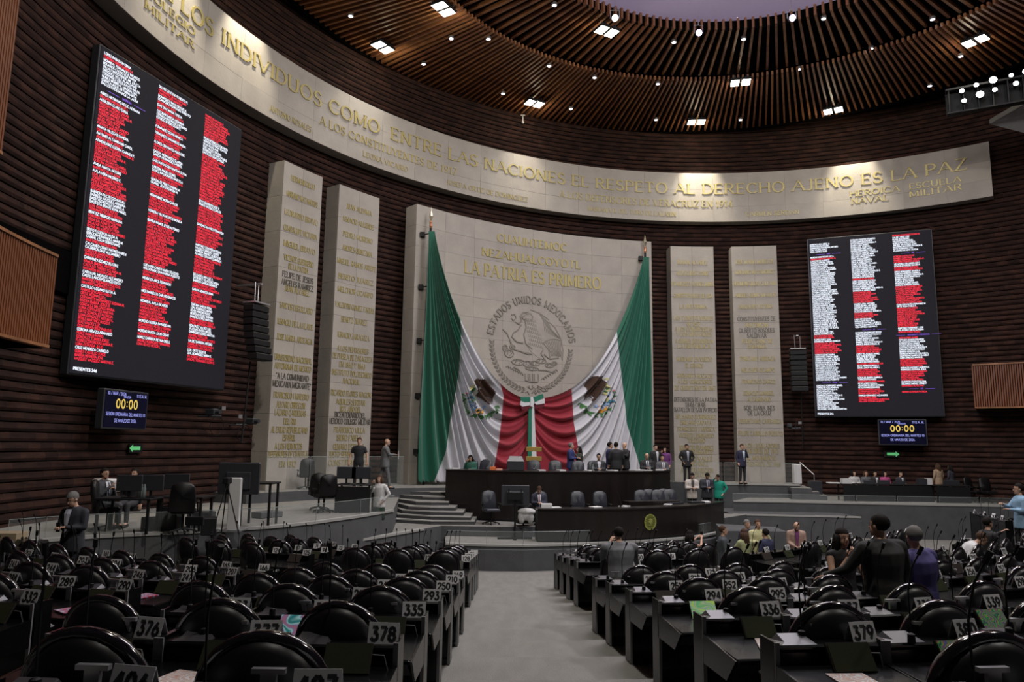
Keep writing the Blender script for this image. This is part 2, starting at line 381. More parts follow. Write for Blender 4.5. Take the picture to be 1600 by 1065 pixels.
def glyph(ch, thick, thin, serif):
    acc = None
    if ch in ACC: acc = ch; ch = ACC[ch]
    if ch not in G: return 0.3, []
    wd, pls = G[ch]; out = []
    for pl in pls:
        for i in range(len(pl) - 1):
            (x0, y0), (x1, y1) = pl[i], pl[i + 1]
            L = sqrt((x1 - x0) ** 2 + (y1 - y0) ** 2)
            if L < 1e-6: continue
            t = (thin + (thick - thin) * abs(y1 - y0) / L) / 2
            if ch in 'AMNVXY' and len(pl) == 2 and x1 != x0 and (y1 - y0) / (x1 - x0) > 0: t = max(thin, thick * .45) / 2 if serif else t
            dx, dy = (x1 - x0) / L, (y1 - y0) / L
            e = t * 0.6 if len(pl) > 2 else 0
            a = (x0 - dx * e - dy * t, y0 - dy * e + dx * t); b = (x0 - dx * e + dy * t, y0 - dy * e - dx * t)
            c = (x1 + dx * e + dy * t, y1 + dy * e - dx * t); d = (x1 + dx * e - dy * t, y1 + dy * e + dx * t)
            out.append((a, b, c, d))
        if serif:
            for (x, y), (u, v) in ((pl[0], pl[1]), (pl[-1], pl[-2])):
                if abs(v - y) > .3 and (y < .01 or y > .99):
                    s_ = 0.13; q = y if y < .5 else y - serif
                    out.append(((x - s_, q), (x + s_, q), (x + s_, q + serif), (x - s_, q + serif)))
                elif abs(v - y) < .01 and x > .3 and len(pl) == 2 and abs(x - u) > .2 and ch in 'EFLTZ':
                    hy = .16; s0 = y if y < .3 else y - hy
                    if .3 < y < .7: s0 = y - hy / 2
                    out.append(((x - serif, s0), (x, s0), (x, s0 + hy), (x - serif, s0 + hy)))
    if acc:
        if acc == 'Ñ': out.append(((.2, 1.1), (.56, 1.1), (.56, 1.18), (.2, 1.18)))
        else: out.append(((wd / 2 - .08, 1.08), (wd / 2 + .0, 1.08), (wd / 2 + .16, 1.28), (wd / 2 + .06, 1.28)))
    return wd, out
gcache = {}
def text_quads(txt, h, thick=.16, thin=.07, serif=.06, gap=.18, space=.42, width=None, align='c', xs=1.0):
    x = 0; res = []
    for ch in txt:
        if ch == ' ': x += space; continue
        k = (ch, thick, thin, serif)
        if k not in gcache: gcache[k] = glyph(*k)
        wd, q = gcache[k]
        for t in q: res.append([(x + a, b) for a, b in t])
        x += wd + gap
    x -= gap
    sx = h * xs
    if width: sx = width / max(x, .1)
    off = {'c': -x / 2, 'l': 0, 'r': -x}[align]
    return [[((a + off) * sx, b * h) for a, b in t] for t in res]
def put_text(mb, quads, fn, depth=0.0, m=0):
    """fn(u, v, d) -> point; d is height above the surface"""
    for t in quads:
        f = [fn(u, v, depth + 0.004) for u, v in t]
        if depth > 0:
            b = [fn(u, v, 0.0) for u, v in t]
            mb.hexa(b + f, m)
        else: mb.poly(f, m)

# ================================================================== WALL: brick courses
TH0, TH1 = rad(-40), rad(222)
def ring_face(mb, prof, th0, th1, n, cx=CX, cy=CY, jit=0.0, m=0):
    n0 = len(mb.v); k = len(prof)
    for i in range(n + 1):
        th = th0 + (th1 - th0) * i / n; j = random.uniform(-jit, jit)
        for (r, z) in prof: mb.v.append((cx + (r + j) * cos(th), cy + (r + j) * sin(th), z))
    for i in range(n):
        for q in range(k - 1):
            a = n0 + i * k + q
            mb.f.append((a, a + 1, a + k + 1, a + k)); mb.mi.append(m)
mb = MB(); ring_face(mb, [(RW + 0.05, -0.3), (RW + 0.05, KZ + 1.6), (RW + 0.5, KZ + 1.6), (RW + 0.5, -0.3)], TH0, TH1, 90)
wall = struct(mb.build('wall_back', M['voidblack']))
zc = ZRIGHT - 0.1; CHT = 0.226
while zc < KZ + 0.25:
    mb = MB(); d = random.uniform(-.006, .006); lean = random.uniform(0, .018)
    ring_face(mb, [(RW + .05, zc + .012), (RW - .015 + d, zc + .012), (RW - .045 + d - lean * .5, zc + CHT * .35), (RW - .030 + d + lean, zc + CHT - .03), (RW + .02, zc + CHT - .012)], TH0, TH1, 190, jit=.010)
    mb.build('brick_course', M['brick'], wall)
    zc += CHT

# ================================================================== FLOORS
def zf(x, y):
    r = math.hypot(x - QX, y - QY); return zr(r, x, y)
ROWS = [21.7, 20.45, 19.03, 17.7, 16.35, 15.02, 13.69, 12.5, 10.3, 9.1, 7.9, 6.7]
def zramp(D):
    if D <= 10.5: return -1.35 - .125 * D
    if D <= 12.2: return -2.66 - .02 * (D - 10.5)
    return max(-3.65, -2.70 - .116 * (D - 12.2))
STEP_R = []   # (inner radius, z) of the terrace that belongs to each row
ROWZ = {}
for rc in ROWS: ROWZ[rc] = zramp(23 - rc - .62) + CH
def zr(r, x=0, y=0):
    if x > 4.4 and y > 16.2 and r < 9.9: return 0.0
    if r < 6.3: return 0.0
    ph = math.atan2(x - QX, QY - y)
    if ph > (rad(57) if r < 13.4 else rad(82)): return 0.0
    if x < -3 and ph < rad(-80): return 0.0
    for rc in ROWS:
        if r >= rc - .28: return ROWZ[rc] + (max(0, math.floor((r - 21.7 - 1.05) / 1.33) + 1) * .166 if rc == 21.7 else 0)
    return 0.0
mb = MB()
radii = [0.2, 2.5, 4.5]
for rc in reversed(ROWS): radii += [rc - .281, rc - .279]
radii = sorted(set(radii + [6.299, 6.301, 9.899, 9.901, 13.399, 13.401] + [21.7 + 1.05 + 1.33 * k + e for k in range(0, 5) for e in (-.001, .001)] + [28.5]))
NA = 160
for i in range(len(radii) - 1):
    ra, rb = radii[i], radii[i + 1]
    for j in range(NA):
        p0, p1 = -2.2 + 4.4 * j / NA, -2.2 + 4.4 * (j + 1) / NA
        pts = []
        pm = (p0 + p1) / 2
        for (r, p) in ((ra, p0), (rb, p0), (rb, p1), (ra, p1)):
            xm, ym = QX + r * sin(pm), QY - r * cos(pm)
            pts.append((QX + r * sin(p), QY - r * cos(p), zr((ra + rb) / 2, xm, ym)))
        mb.quad(*pts)
struct(mb.build('floor', M['carpet']))
mb = MB(); mb.box((8, 20, -0.25), (60, 60, .3)); struct(mb.build('floor_base', M['carpet2']))

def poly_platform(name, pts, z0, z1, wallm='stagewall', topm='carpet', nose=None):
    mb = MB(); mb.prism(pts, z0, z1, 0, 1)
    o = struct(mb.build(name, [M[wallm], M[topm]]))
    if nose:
        nb = MB()
        for i in range(len(nose) - 1):
            a, b = Vector(nose[i]), Vector(nose[i + 1]); d = (b - a).normalized(); nrm = Vector((d.y, -d.x))
            q = lambda p, o_, z: (p.x + nrm.x * o_, p.y + nrm.y * o_, z)
            nb.hexa([q(a, -.14, z1 - .05), q(b, -.14, z1 - .05), q(b, .03, z1 - .05), q(a, .03, z1 - .05), q(a, -.14, z1 + .012), q(b, -.14, z1 + .012), q(b, .03, z1 + .012), q(a, .03, z1 + .012)])
        nb.build('step_nosing', M['nosing'], o)
    return o
def arcpts(R, t0, t1, n): return [tuple(pol(R, t0 + (t1 - t0) * i / n)[:2]) for i in range(n + 1)]
def xy(p): return (p[0], p[1])
# left platform (clerks): front edge then the wall
LE = [xy(at_z(*p, ZLEFT)) for p in ((614.5, 796.4), (560, 805.5), (490, 815), (420, 822), (290, 830), (157, 836), (60, 843), (0, 849))]
LE += [(-10.6, 12.0), (-11.2, 9.0)]
tA, tB = theta((-11.2, 9.0)), theta((-6, 30))
poly_platform('platform_left', LE + arcpts(RW + .3, 2 * PI + tA if tA < 0 else tA, tB, 16) + [(-4.1, 27.4)], -.2, ZLEFT, nose=LE[::-1])
# raised ring platform (under pillars, flag and head table)
P0E = [xy(at_z(*p, ZP0)) for p in ((385, 770.5), (411, 769.5), (480, 766), (560, 763.5), (629, 762), (700, 761.4))]
t1 = theta(P0E[0]); t2 = theta(at_z(1250, 757, ZP0))
PR = [xy(at_z(*p, ZP0)) for p in ((1046, 752), (1133, 755.5), (1250, 757))]
ring = arcpts(RW + .3, t1, t2 - .005, 24)
DA = [(-2.3, 26.5), (-1.1, 25.95), (.07, 25.6), (1.2, 25.55), (2.4, 25.85), (3.6, 26.4), (4.9, 27.2), (6.1, 28.3)]      # front line of the head table
poly_platform('platform_back', P0E + [(-2.2, 26.9)] + [(x, y + .35) for x, y in DA] + PR + ring[::-1], -.2, ZP0, nose=PR[1:])
# right platform
RE = [xy(at_z(*p, ZRIGHT)) for p in ((1146, 782), (1240, 783.4), (1340, 785.5), (1470, 788), (1600, 790.5))] + [(24.2, 29.6)]
t3 = theta(RE[-1])
poly_platform('platform_right', RE + arcpts(RW + .3, t3, t2 + .06, 10), -.2, ZRIGHT, nose=RE)
# mid level and stage level
ME = [xy(at_z(*p, ZMID)) for p in ((520, 849), (590, 838), (662, 825.6))]
poly_platform('platform_mid', ME + [(-2.2, 24.1), (0.4, 24.0), (3.0, 24.6), (5.6, 25.8), (7.6, 27.4), (9.4, 29.5), (6, 31), (-3, 30), (-5.6, 26.5), (-5.0, 22.0)], -.2, ZMID, nose=ME)
SE = [(-1.9, 22.3), (-.7, 22.15), (.4, 22.15), (1.8, 22.5), (3.2, 23.1), (4.5, 23.7), (5.7, 24.4), (6.6, 25.2), (7.3, 26.1), (8.1, 27.6)]
poly_platform('stage', SE + [(7.6, 29.5), (0, 26), (-2.2, 25.2)], -.2, ZSTAGE, nose=SE)
# second lower band on the stage front
mb = MB()
def off_line(L, o):
    V = [Vector(p) for p in L]; out = []
    for i in range(len(V)):
        d = (V[min(i + 1, len(V) - 1)] - V[max(i - 1, 0)]).normalized(); out.append((V[i].x + d.y * o, V[i].y - d.x * o))
    return out
_o = off_line(SE, .16)
mb.prism(_o + [(p[0], p[1] + .3) for p in SE[::-1]], 0, ZSTAGE - .13)
struct(mb.build('stage_front', M['stagewall']))
# curved steps between back platform and mid level (left of the head table)
LN = [(672, 768), (660, 775), (650, 783), (638, 790), (628, 796), (621, 802.5), (616.5, 810)]
RN = [(701, 769), (701, 776), (701, 783.5), (712, 792), (724, 799.5), (735.5, 807), (742, 813.5)]
stair = struct(thing('stairs', '', '', (0, 0, 0))); del stair['label']; del stair['category']
nS = len(LN)
for i in range(nS):
    z = ZP0 - (ZP0 - ZMID) * (i + 1) / (nS + 1)
    L_, R_ = at_z(*LN[i], z), at_z(*RN[i], z)
    mid = (L_ + R_) / 2; mid += Vector((-.1, -.35, 0)) * (i / nS)
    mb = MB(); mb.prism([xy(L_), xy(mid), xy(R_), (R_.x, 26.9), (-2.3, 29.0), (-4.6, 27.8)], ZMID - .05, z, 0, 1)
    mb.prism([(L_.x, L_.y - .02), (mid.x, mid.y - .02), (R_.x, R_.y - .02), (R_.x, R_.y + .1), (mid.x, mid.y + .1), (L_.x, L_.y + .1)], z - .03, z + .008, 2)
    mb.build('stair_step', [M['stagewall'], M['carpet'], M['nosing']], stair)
# steps from the hall floor to the stage on the left and the right of the stage front
def small_steps(LNs, RNs, ztop, back, label):
    st = struct(thing('stairs', '', '', (0, 0, 0))); del st['label']; del st['category']
    n = len(LNs)
    for i in range(n):
        z = ztop * (n - i) / (n + 1)
        a, b = at_z(*LNs[i], z), at_z(*RNs[i], z)
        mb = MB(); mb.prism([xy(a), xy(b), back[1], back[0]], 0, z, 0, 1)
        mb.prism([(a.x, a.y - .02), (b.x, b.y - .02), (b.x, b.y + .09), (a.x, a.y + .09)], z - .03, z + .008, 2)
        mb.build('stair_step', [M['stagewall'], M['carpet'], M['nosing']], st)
small_steps([(658, 840.5), (648, 849), (638, 858)], [(706, 840.5), (706, 849), (706, 858)], ZSTAGE, [(-3.2, 24.0), (-1.6, 24.0)], 'l')
small_steps([(1128, 822), (1128, 831), (1128, 839)], [(1150, 820), (1158, 828), (1166, 836)], ZSTAGE, [(7.4, 29), (9.2, 29)], 'r')
# upper right short stair down from the back platform, seen beside the last pillar
st = struct(thing('stairs', '', '', (0, 0, 0))); del st['label']; del st['category']
tq = theta(at_z(1250, 757, ZP0))
for i in range(3):
    z = ZP0 - (ZP0 - ZRIGHT) * (i + 1) / 4 + .05
    mb = MB(); a0 = tq - .02 - .018 * i; mb.prism([xy(pol(17.2, tq + .03)), xy(pol(17.2, a0)), xy(pol(20.4, a0)), xy(pol(20.4, tq + .03))], ZRIGHT, z, 0, 1)
    mb.build('stair_step', [M['stagewall'], M['carpet']], st)
# parapet blocks right of the stage
b0 = at_z(1198, 827, ZMID + .02); b1 = at_z(1213, 824, ZMID + .05)
mb = MB(); mb.prism([(b0.x - 1.6, b0.y - .6), (b1.x, b1.y - .9), (b1.x + .1, b1.y + .4), (b0.x - 1.2, b0.y + 1.6)], 0, ZMID + .03, 0, 0)
struct(mb.build('parapet', M['stagewall']))
e0, e1 = at_z(1146, 803, ZRIGHT - .42), at_z(1345, 807.5, ZRIGHT - .42)
mb = MB(); mb.prism([xy(e0), xy(e1), (e1.x, e1.y + 3.5), (e0.x, e0.y + 3)], 0, ZRIGHT - .42, 0, 0)
o = struct(mb.build('parapet_ramp', M['stagewall']))
mb = MB(); mb.prism([(e0.x, e0.y - .02), (e1.x, e1.y - .02), (e1.x, e1.y + .08), (e0.x, e0.y + .08)], ZRIGHT - .46, ZRIGHT - .40); mb.build('step_nosing', M['nosing'], o)

# ================================================================== STONE: inscribed band, pillars, central panel
stones = ['stone', 'stone2', 'stone3']
def stone_ring_block(parent, name, r0, th0, th1, z0, z1, thick, g=.0028, n=3, m=None):
    mb = MB(); da = g / r0
    th0 += da; th1 -= da; z0 += g; z1 -= g
    for i in range(n):
        a, b = th0 + (th1 - th0) * i / n, th0 + (th1 - th0) * (i + 1) / n
        P = lambda r, t, z: tuple(pol(r, t, z))
        mb.hexa([P(r0, a, z0), P(r0, b, z0), P(r0 + thick, b, z0), P(r0 + thick, a, z0), P(r0, a, z1), P(r0, b, z1), P(r0 + thick, b, z1), P(r0 + thick, a, z1)])
    mb.build(name, m or M[random.choice(stones)], parent)
def core(name, r0, th0, th1, z0, z1, r1, n):
    mb = MB()
    P = lambda r, t, z: tuple(pol(r, t, z))
    for i in range(n):
        a, b = th0 + (th1 - th0) * i / n, th0 + (th1 - th0) * (i + 1) / n
        mb.hexa([P(r0, a, z0), P(r0, b, z0), P(r1, b, z0), P(r1, a, z0), P(r0, a, z1), P(r0, b, z1), P(r1, b, z1), P(r1, a, z1)])
    return mb.build(name, M['joint'])
thR = theta(at_r(1548, 260, RB))          # right end of the band
thL = rad(205)
band = core('inscribed_stone_band', RB + .03, thR + .0012, thL, ZB0 + .012, ZB1 - .012, RW - .04, 60)
tag(band, 'long curved cream stone band with raised gilt sentence, high above the pillars', 'stone band')
nb = 30; bz = [ZB0, ZB0 + .80, ZB0 + 1.7, ZB1]
for i in range(nb):
    for k in range(3):
        a, b = thR + (thL - thR) * i / nb, thR + (thL - thR) * (i + 1) / nb
        stone_ring_block(band, 'stone_block', RB + random.uniform(-.003, .003), a, b, bz[k], bz[k + 1], .05, n=4)
def on_ring(R):
    def mk(th_c, z0):
        def fn(u, v, d):
            return pol(R - d, th_c - u / R, z0 + v)
        return fn
    return mk
bandmap = on_ring(RB)
def big_letters(q, txt, fn, depth, m, parent):      # each raised capital is a piece of its own
    k = 0
    for ch in txt:
        if ch == ' ': continue
        n = len(glyph(ch, .16, .07, .06)[1]); mb = MB()
        put_text(mb, q[k:k + n], fn, depth); k += n
        mb.build('letter', m, parent)
def band_text(txt, pxa, pxb, R, zmid_frac, h, parent, m='gold', depth=.03, thick=.14, nm='lettering', z=None):
    """letters whose first and last characters fall at the two photograph points"""
    pa, pb = at_r(*pxa, R), at_r(*pxb, R)
    ta, tb = theta(pa), theta(pb)
    wd = (ta - tb) * R
    q = text_quads(txt, h, width=wd, thick=thick)
    z0 = (pa.z + pb.z) / 2 if z is None else z
    fn = on_ring(R)((ta + tb) / 2, z0 - h / 2)
    if h > .5: big_letters(q, txt, fn, depth, M[m], parent)
    else:
        mb = MB(); put_text(mb, q, fn, depth)
        mb.build(nm, M[m], parent)['kind'] = 'stuff'
zl1, zl2, zl3 = ZB1 - .95, ZB1 - 1.65, ZB1 - 2.22
def span(txt, x0, y0, x1, y1, z, h, **k): band_text(txt, (x0, y0), (x1, y1), RB, 0, h, band, z=z, **k)
span('ENTRE LAS NACIONES EL RESPETO AL DERECHO AJENO ES LA PAZ', 611, 214, 1510, 258, zl1 + .1, .54)
span('INDIVIDUOS COMO', 347, 60, 592, 202, zl1 + .1, .54)
# letters that run out of the frame to the upper left
thI = theta(at_r(334, 48, RB)); q = text_quads('ENTRE LOS', .54, width=4.4); big_letters(q, 'ENTRE LOS', bandmap(thI + 2.25 / RB, zl1 + .1 - .3), .03, M['gold'], band)
thI = theta(at_r(304, 68, RB))
for t_, hz in (('MILITAR', zl2 - .26), ('COLEGIO', zl2 + .16)):
    q = text_quads(t_, .24, width=2.2); mb = MB(); put_text(mb, q, bandmap(thI + 1.15 / RB, hz - .1), .02); mb.build('lettering', M['gold'], band)['kind'] = 'stuff'
span('A LOS CONSTITUYENTES DE 1917', 500, 185, 713, 268, zl2, .33, depth=.02)
span('A LOS DEFENSORES DE VERACRUZ EN 1914', 874, 305, 1144, 316, zl2, .34, depth=.02)
span('HEROICA', 1328, 301, 1405, 293, zl2 + .12, .28, depth=.02); span('ESCUELA', 1421, 293, 1502, 284, zl2 + .12, .28, depth=.02)
span('NAVAL', 1330, 314, 1388, 309, zl2 - .26, .28, depth=.02); span('MILITAR', 1421, 305, 1503, 298, zl2 - .26, .28, depth=.02)
span('ANTONIO ROSALES', 422, 165, 486, 203, zl3, .22, depth=.015)
span('LEONA VICARIO', 567, 245, 637, 270, zl3, .22, depth=.015)
span('JOSEFA ORTIZ DE DOMINGUEZ', 698, 290, 824, 315, zl3, .22, depth=.015)
span('MARIANA R. DEL TORO DE LAZARIN', 918, 333, 1056, 337, zl3, .22, depth=.015)
span('CARMEN SERDAN', 1165, 334, 1248, 329, zl3, .22, depth=.015)

# pillars ----------------------------------------------------------
def pillar(px0, px1, ytop, label, lines, cols=2):
    ta, tb = theta(at_r(px0, ytop, RP)), theta(at_r(px1, ytop, RP))
    o = core('inscribed_stone_pillar', RP + .03, tb + .001, ta - .001, ZP0, ZP1 - .012, RW - .02, 4)
    tag(o, label, 'pillar', None)
    nr = 9; hh = (ZP1 - ZP0) / nr; tm = (ta + tb) / 2
    for k in range(nr):
        for c in range(cols):
            a = tb + (ta - tb) * c / cols; b = tb + (ta - tb) * (c + 1) / cols
            stone_ring_block(o, 'stone_block', RP + random.uniform(-.002, .002), a, b, ZP0 + k * hh, ZP0 + (k + 1) * hh, .05, g=.004, n=2)
        for s_ in (ta, tb):      # side cladding
            mb = MB(); e = .02 / RP * (1 if s_ == ta else -1); z0, z1 = ZP0 + k * hh + .004, ZP0 + (k + 1) * hh - .004
            P = lambda r, t, z: tuple(pol(r, t, z))
            mb.hexa([P(RP + .052, s_ - e, z0), P(RW - .03, s_ - e, z0), P(RW - .03, s_, z0), P(RP + .052, s_, z0), P(RP + .052, s_ - e, z1), P(RW - .03, s_ - e, z1), P(RW - .03, s_, z1), P(RP + .052, s_, z1)])
            mb.build('stone_block', M[random.choice(stones)], o)
    wd = (ta - tb) * RP
    for (txt, y, frac, mt) in lines:
        z = at_r((px0 + px1) / 2, y, RP).z
        mb = MB(); h = .205
        nat = text_quads(txt, h, thick=.15); L = max(p[0] for t in nat for p in t) * 2
        w_ = min(frac * wd, L * 1.25) if len(txt) > 6 else L
        q = text_quads(txt, h, thick=.17, width=w_)
        put_text(mb, q, on_ring(RP)(tm, z - h / 2), .018)
        mb.build('lettering', M[mt], o)['kind'] = 'stuff'
    return o
g_, d_ = 'gold', 'bronze'
pillar(444, 505, 262, 'leftmost cream stone pillar, left of the flag, with two dark lines of capitals halfway up', [
 ('HERMENEGILDO', 286, .62, g_), ('MARIANO MATAMOROS', 312, .8, g_), ('LEONARDO BRAVO', 341, .85, g_), ('GUADALUPE VICTORIA', 365, .85, g_), ('MIGUEL BRAVO', 389, .8, g_),
 ('VICENTE GUERRERO', 410, .75, g_), ('DE LA PATRIA', 422, .5, g_), ('FELIPE DE JESUS', 436, .78, d_), ('ANGELES RAMIREZ', 448, .8, d_), ('JUAN ALVAREZ', 457, .62, g_), ('SANTOS DEGOLLADO', 484, .82, g_),
 ('IGNACIO DE LA LLAVE', 509, .88, g_), ('JOSE MARIA ARTEAGA', 532, .88, g_), ('UNIVERSIDAD NACIONAL', 563, .92, g_), ('AUTONOMA DE MEXICO', 576, .9, g_), ('"A LA COMUNIDAD', 591, .8, d_),
 ('MEXICANA MIGRANTE"', 603, .94, d_), ('FRANCISCO I MADERO', 620, .86, g_), ('ALVARO OBREGON', 634, .7, g_), ('LAZARO CARDENAS', 646, .76, g_), ('DEL RIO', 659, .3, g_), ('AL EXILIO REPUBLICANO', 672, .88, g_),
 ('ESPAÑOL', 684, .3, g_), ('A LOS HEROICOS', 697, .66, g_), ('DEFENSORES DE CUAUTLA', 709, .95, g_), ('EN 1812', 724, .4, g_)])
pillar(530, 593.5, 303, 'second cream stone pillar from the left, right beside the flag wall, all its capitals gilt', [
 ('JUAN ALDAMA', 328, .62, g_), ('IGNACIO ALLENDE', 349, .75, g_), ('PEDRO MORENO', 372, .72, g_), ('ANDRES QUINTANA', 393, .72, g_), ('MIGUEL RAMOS ARIZPE', 415, .94, g_), ('BENITO JUAREZ', 438, .85, g_),
 ('MELCHOR OCAMPO', 458, .85, g_), ('VALENTIN GOMEZ FARIAS', 482, .94, g_), ('BENITO JUAREZ', 503, .62, g_), ('IGNACIO ZARAGOZA', 527, .76, g_), ('A LOS DEFENSORES', 548, .75, g_), ('DE PUEBLA DE ZARAGOZA', 560, .94, g_),
 ('EN 1862 Y 1863', 572, .62, g_), ('INSTITUTO POLITECNICO', 585, .94, g_), ('NACIONAL', 597, .4, g_), ('RICARDO FLORES MAGON', 616, .94, g_), ('AQUILES SERDAN', 629, .68, g_), ('1823, AÑO DEL', 640, .5, g_),
 ('BICENTENARIO DEL', 649, .72, d_), ('HEROICO COLEGIO MILITAR', 659, .95, d_), ('FRANCISCO VILLA', 672, .72, g_), ('ISIDRO FABELA', 684, .58, g_), ('GENARO ESTRADA', 698, .72, g_), ('JUSTO SIERRA MENDEZ', 709.5, .9, g_), ('CONSTITUYENTES', 722, .9, g_)])
pillar(1047.5, 1114.5, 386, 'cream stone pillar directly right of the flag wall, with a man in black standing at its foot', [
 ('JUAN N ALVAREZ', 410, .7, g_), ('ALEJO GARCIA CONDE', 427, .76, g_), ('FRANCISCO XAVIER MINA', 444, .96, g_), ('CONSTITUYENTES DE 1824', 462, .9, g_), ('LA REFORMA', 479, .62, g_), ('LOS CONSTITUYENTES', 497, .9, g_),
 ('DE 1857', 506, .3, g_), ('A LOS CONGRESISTAS', 514, .86, g_), ('Y LOS DIPUTADOS', 522, .8, g_), ('A QUIENES DEFENDIERON', 533, .86, g_), ('LA REPUBLICA', 541, .75, g_), ('MARIANO ESCOBEDO', 561, .8, g_), ('EL GRANDE', 571, .4, g_),
 ('MARGARITA MAZA DE', 587, .8, g_), ('A LOS VENCEDORES', 596, .78, g_), ('DE QUERETARO EN 1867', 606, .92, g_), ('DEFENSORES DE LA PATRIA', 624, .96, d_), ('1846-1848', 632, .45, d_), ('BATALLON DE SAN PATRICIO', 640, .96, d_), ('BELISARIO DOMINGUEZ', 651, .9, g_),
 ('EMILIANO ZAPATA', 660, .7, g_), ('FRANCISCO J MUGICA', 670, .84, g_), ('VICENTE LOMBARDO', 680, .78, g_), ('TOLEDANO', 688, .4, g_), ('IGNACIO RAMIREZ', 699, .76, g_), ('"EL NIGROMANTE"', 706, .76, g_), ('PEDRO VALLE', 716, .7, g_), ('MARTINEZ', 724, .5, g_), ('A LA TRANSICION', 734, .72, g_), ('DEMOCRATICA', 742, .6, g_)])
pillar(1142.5, 1213, 385, 'rightmost cream stone pillar, nearest the right vote board, with a man on the phone at its foot', [
 ('JOSE MARIA MORELOS', 409, .84, g_), ('MARIANO MATAMOROS', 425, .86, g_), ('HERMENEGILDO GALEANA', 443, .96, g_), ('ANDRES QUINTANA ROO', 461, .9, g_), ('GUADALUPE VICTORIA', 479, .74, g_), ('CONSTITUYENTES DE', 498, .82, d_), ('APATZINGAN', 508, .5, g_),
 ('GILBERTO BOSQUES', 516, .78, d_), ('SALDIVAR', 524, .42, d_), ('PEDRO SAINZ DE', 533, .66, g_), ('BARANDA', 541, .4, g_), ('PONCIANO ARRIAGA', 560, .76, g_), ('MELCHOR OCAMPO', 578, .72, g_), ('FRANCISCO ZARCO', 596, .72, g_), ('IGNACIO MANUEL', 614, .66, g_),
 ('ALTAMIRANO', 624, .5, g_), ('SOR JUANA INES', 637, .66, d_), ('DE LA CRUZ', 645, .5, d_), ('VENUSTIANO CARRANZA', 658, .92, g_), ('FELIPE CARRILLO PUERTO', 677, .94, g_), ('A LOS LEGISLADORES', 696, .8, g_), ('MARTIRES DE 1913', 705, .74, g_), ('AL MOVIMIENTO', 715, .62, g_), ('ESTUDIANTIL DE 1968', 724.5, .82, g_)])

# central panel ------------------------------------------------------
ta, tb = theta(at_r(651, 330, RPN)), theta(at_r(1017.8, 385, RPN))
panel = core('stone_panel', RPN + .03, tb + .001, ta - .001, ZP0, ZP1 - .012, RPN + .75, 16)
tag(panel, 'wide cream stone wall behind the flag with carved eagle emblem and gilt motto', 'stone wall')
nr, nc = 13, 8
for k in range(nr):
    for c in range(nc):
        sh = .5 if k % 2 else 0
        stone_ring_block(panel, 'stone_block', RPN + random.uniform(-.002, .002), tb + (ta - tb) * c / nc, tb + (ta - tb) * (c + 1) / nc, ZP0 + k * (ZP1 - ZP0) / nr, ZP0 + (k + 1) * (ZP1 - ZP0) / nr, .05, g=.0035, n=2)
    for s_ in (ta, tb):
        mb = MB(); e = .02 / RPN * (1 if s_ == ta else -1); z0, z1 = ZP0 + k * (ZP1 - ZP0) / nr + .004, ZP0 + (k + 1) * (ZP1 - ZP0) / nr - .004
        P = lambda r, t, z: tuple(pol(r, t, z))
        mb.hexa([P(RPN + .052, s_ - e, z0), P(RPN + .75, s_ - e, z0), P(RPN + .75, s_, z0), P(RPN + .052, s_, z0), P(RPN + .052, s_ - e, z1), P(RPN + .75, s_ - e, z1), P(RPN + .75, s_, z1), P(RPN + .052, s_, z1)])
        mb.build('stone_block', M[random.choice(stones)], panel)
def ptext(txt, xa, ya, xb, yb, h, m='gold'):
    band_text(txt, (xa, ya), (xb, yb), RPN, 0, h, panel, m=m, depth=.03, thick=.2)
ptext('CUAUHTEMOC', 777, 371, 885, 387, .36)
ptext('NEZAHUALCOYOTL', 753, 394, 907, 413, .36)
ptext('LA PATRIA ES PRIMERO', 726, 417, 938, 442, .56)
# carved national arms ---------------------------------------------
ec = at_r(829.5, 541, RPN); eth = theta(ec); ez = ec.z
er = (at_r(829.5, 468, RPN).z - ez)      # half height of the disc, metres
emap = on_ring(RPN)(eth, ez)
relief = MB()
def ridge(pts, wd=.012, depth=.035, closed=False):
    pts = [(u * er, v * er) for u, v in pts]
    if closed: pts.append(pts[0])
    for i in range(len(pts) - 1):
        (x0, y0), (x1, y1) = pts[i], pts[i + 1]; L = math.hypot(x1 - x0, y1 - y0)
        if L < 1e-6: continue
        dx, dy = (x1 - x0) / L, (y1 - y0) / L; t = wd * er; e = t * .4
        q = [(x0 - dx * e - dy * t, y0 - dy * e + dx * t), (x0 - dx * e + dy * t, y0 - dy * e - dx * t), (x1 + dx * e + dy * t, y1 + dy * e - dx * t), (x1 + dx * e - dy * t, y1 + dy * e + dx * t)]
        relief.hexa([emap(a, b, 0) for a, b in q] + [emap(a, b, depth) for a, b in q])
def C_(pts): return [((x - 528) / 392.0, (540 - y) / 430.0) for x, y in pts]
def slab(pts, depth=.03, m=0):
    pts = C_(pts); n = len(relief.v); k = len(pts)
    relief.v += [tuple(emap(u * er, v * er, 0)) for u, v in pts] + [tuple(emap(u * er, v * er, depth)) for u, v in pts]
    relief.f.append(tuple(n + k + i for i in range(k))); relief.mi.append(m)
    for i in range(k):
        j = (i + 1) % k; relief.f.append((n + i, n + j, n + k + j, n + k + i)); relief.mi.append(m)
slab([(520, 205), (600, 222), (690, 285), (755, 350), (805, 450), (828, 560), (820, 640), (780, 560), (740, 600), (780, 628), (700, 645), (650, 605), (600, 640), (530, 590), (480, 520), (462, 430), (475, 360), (470, 300), (445, 285), (470, 255), (490, 235)], .018, 1)
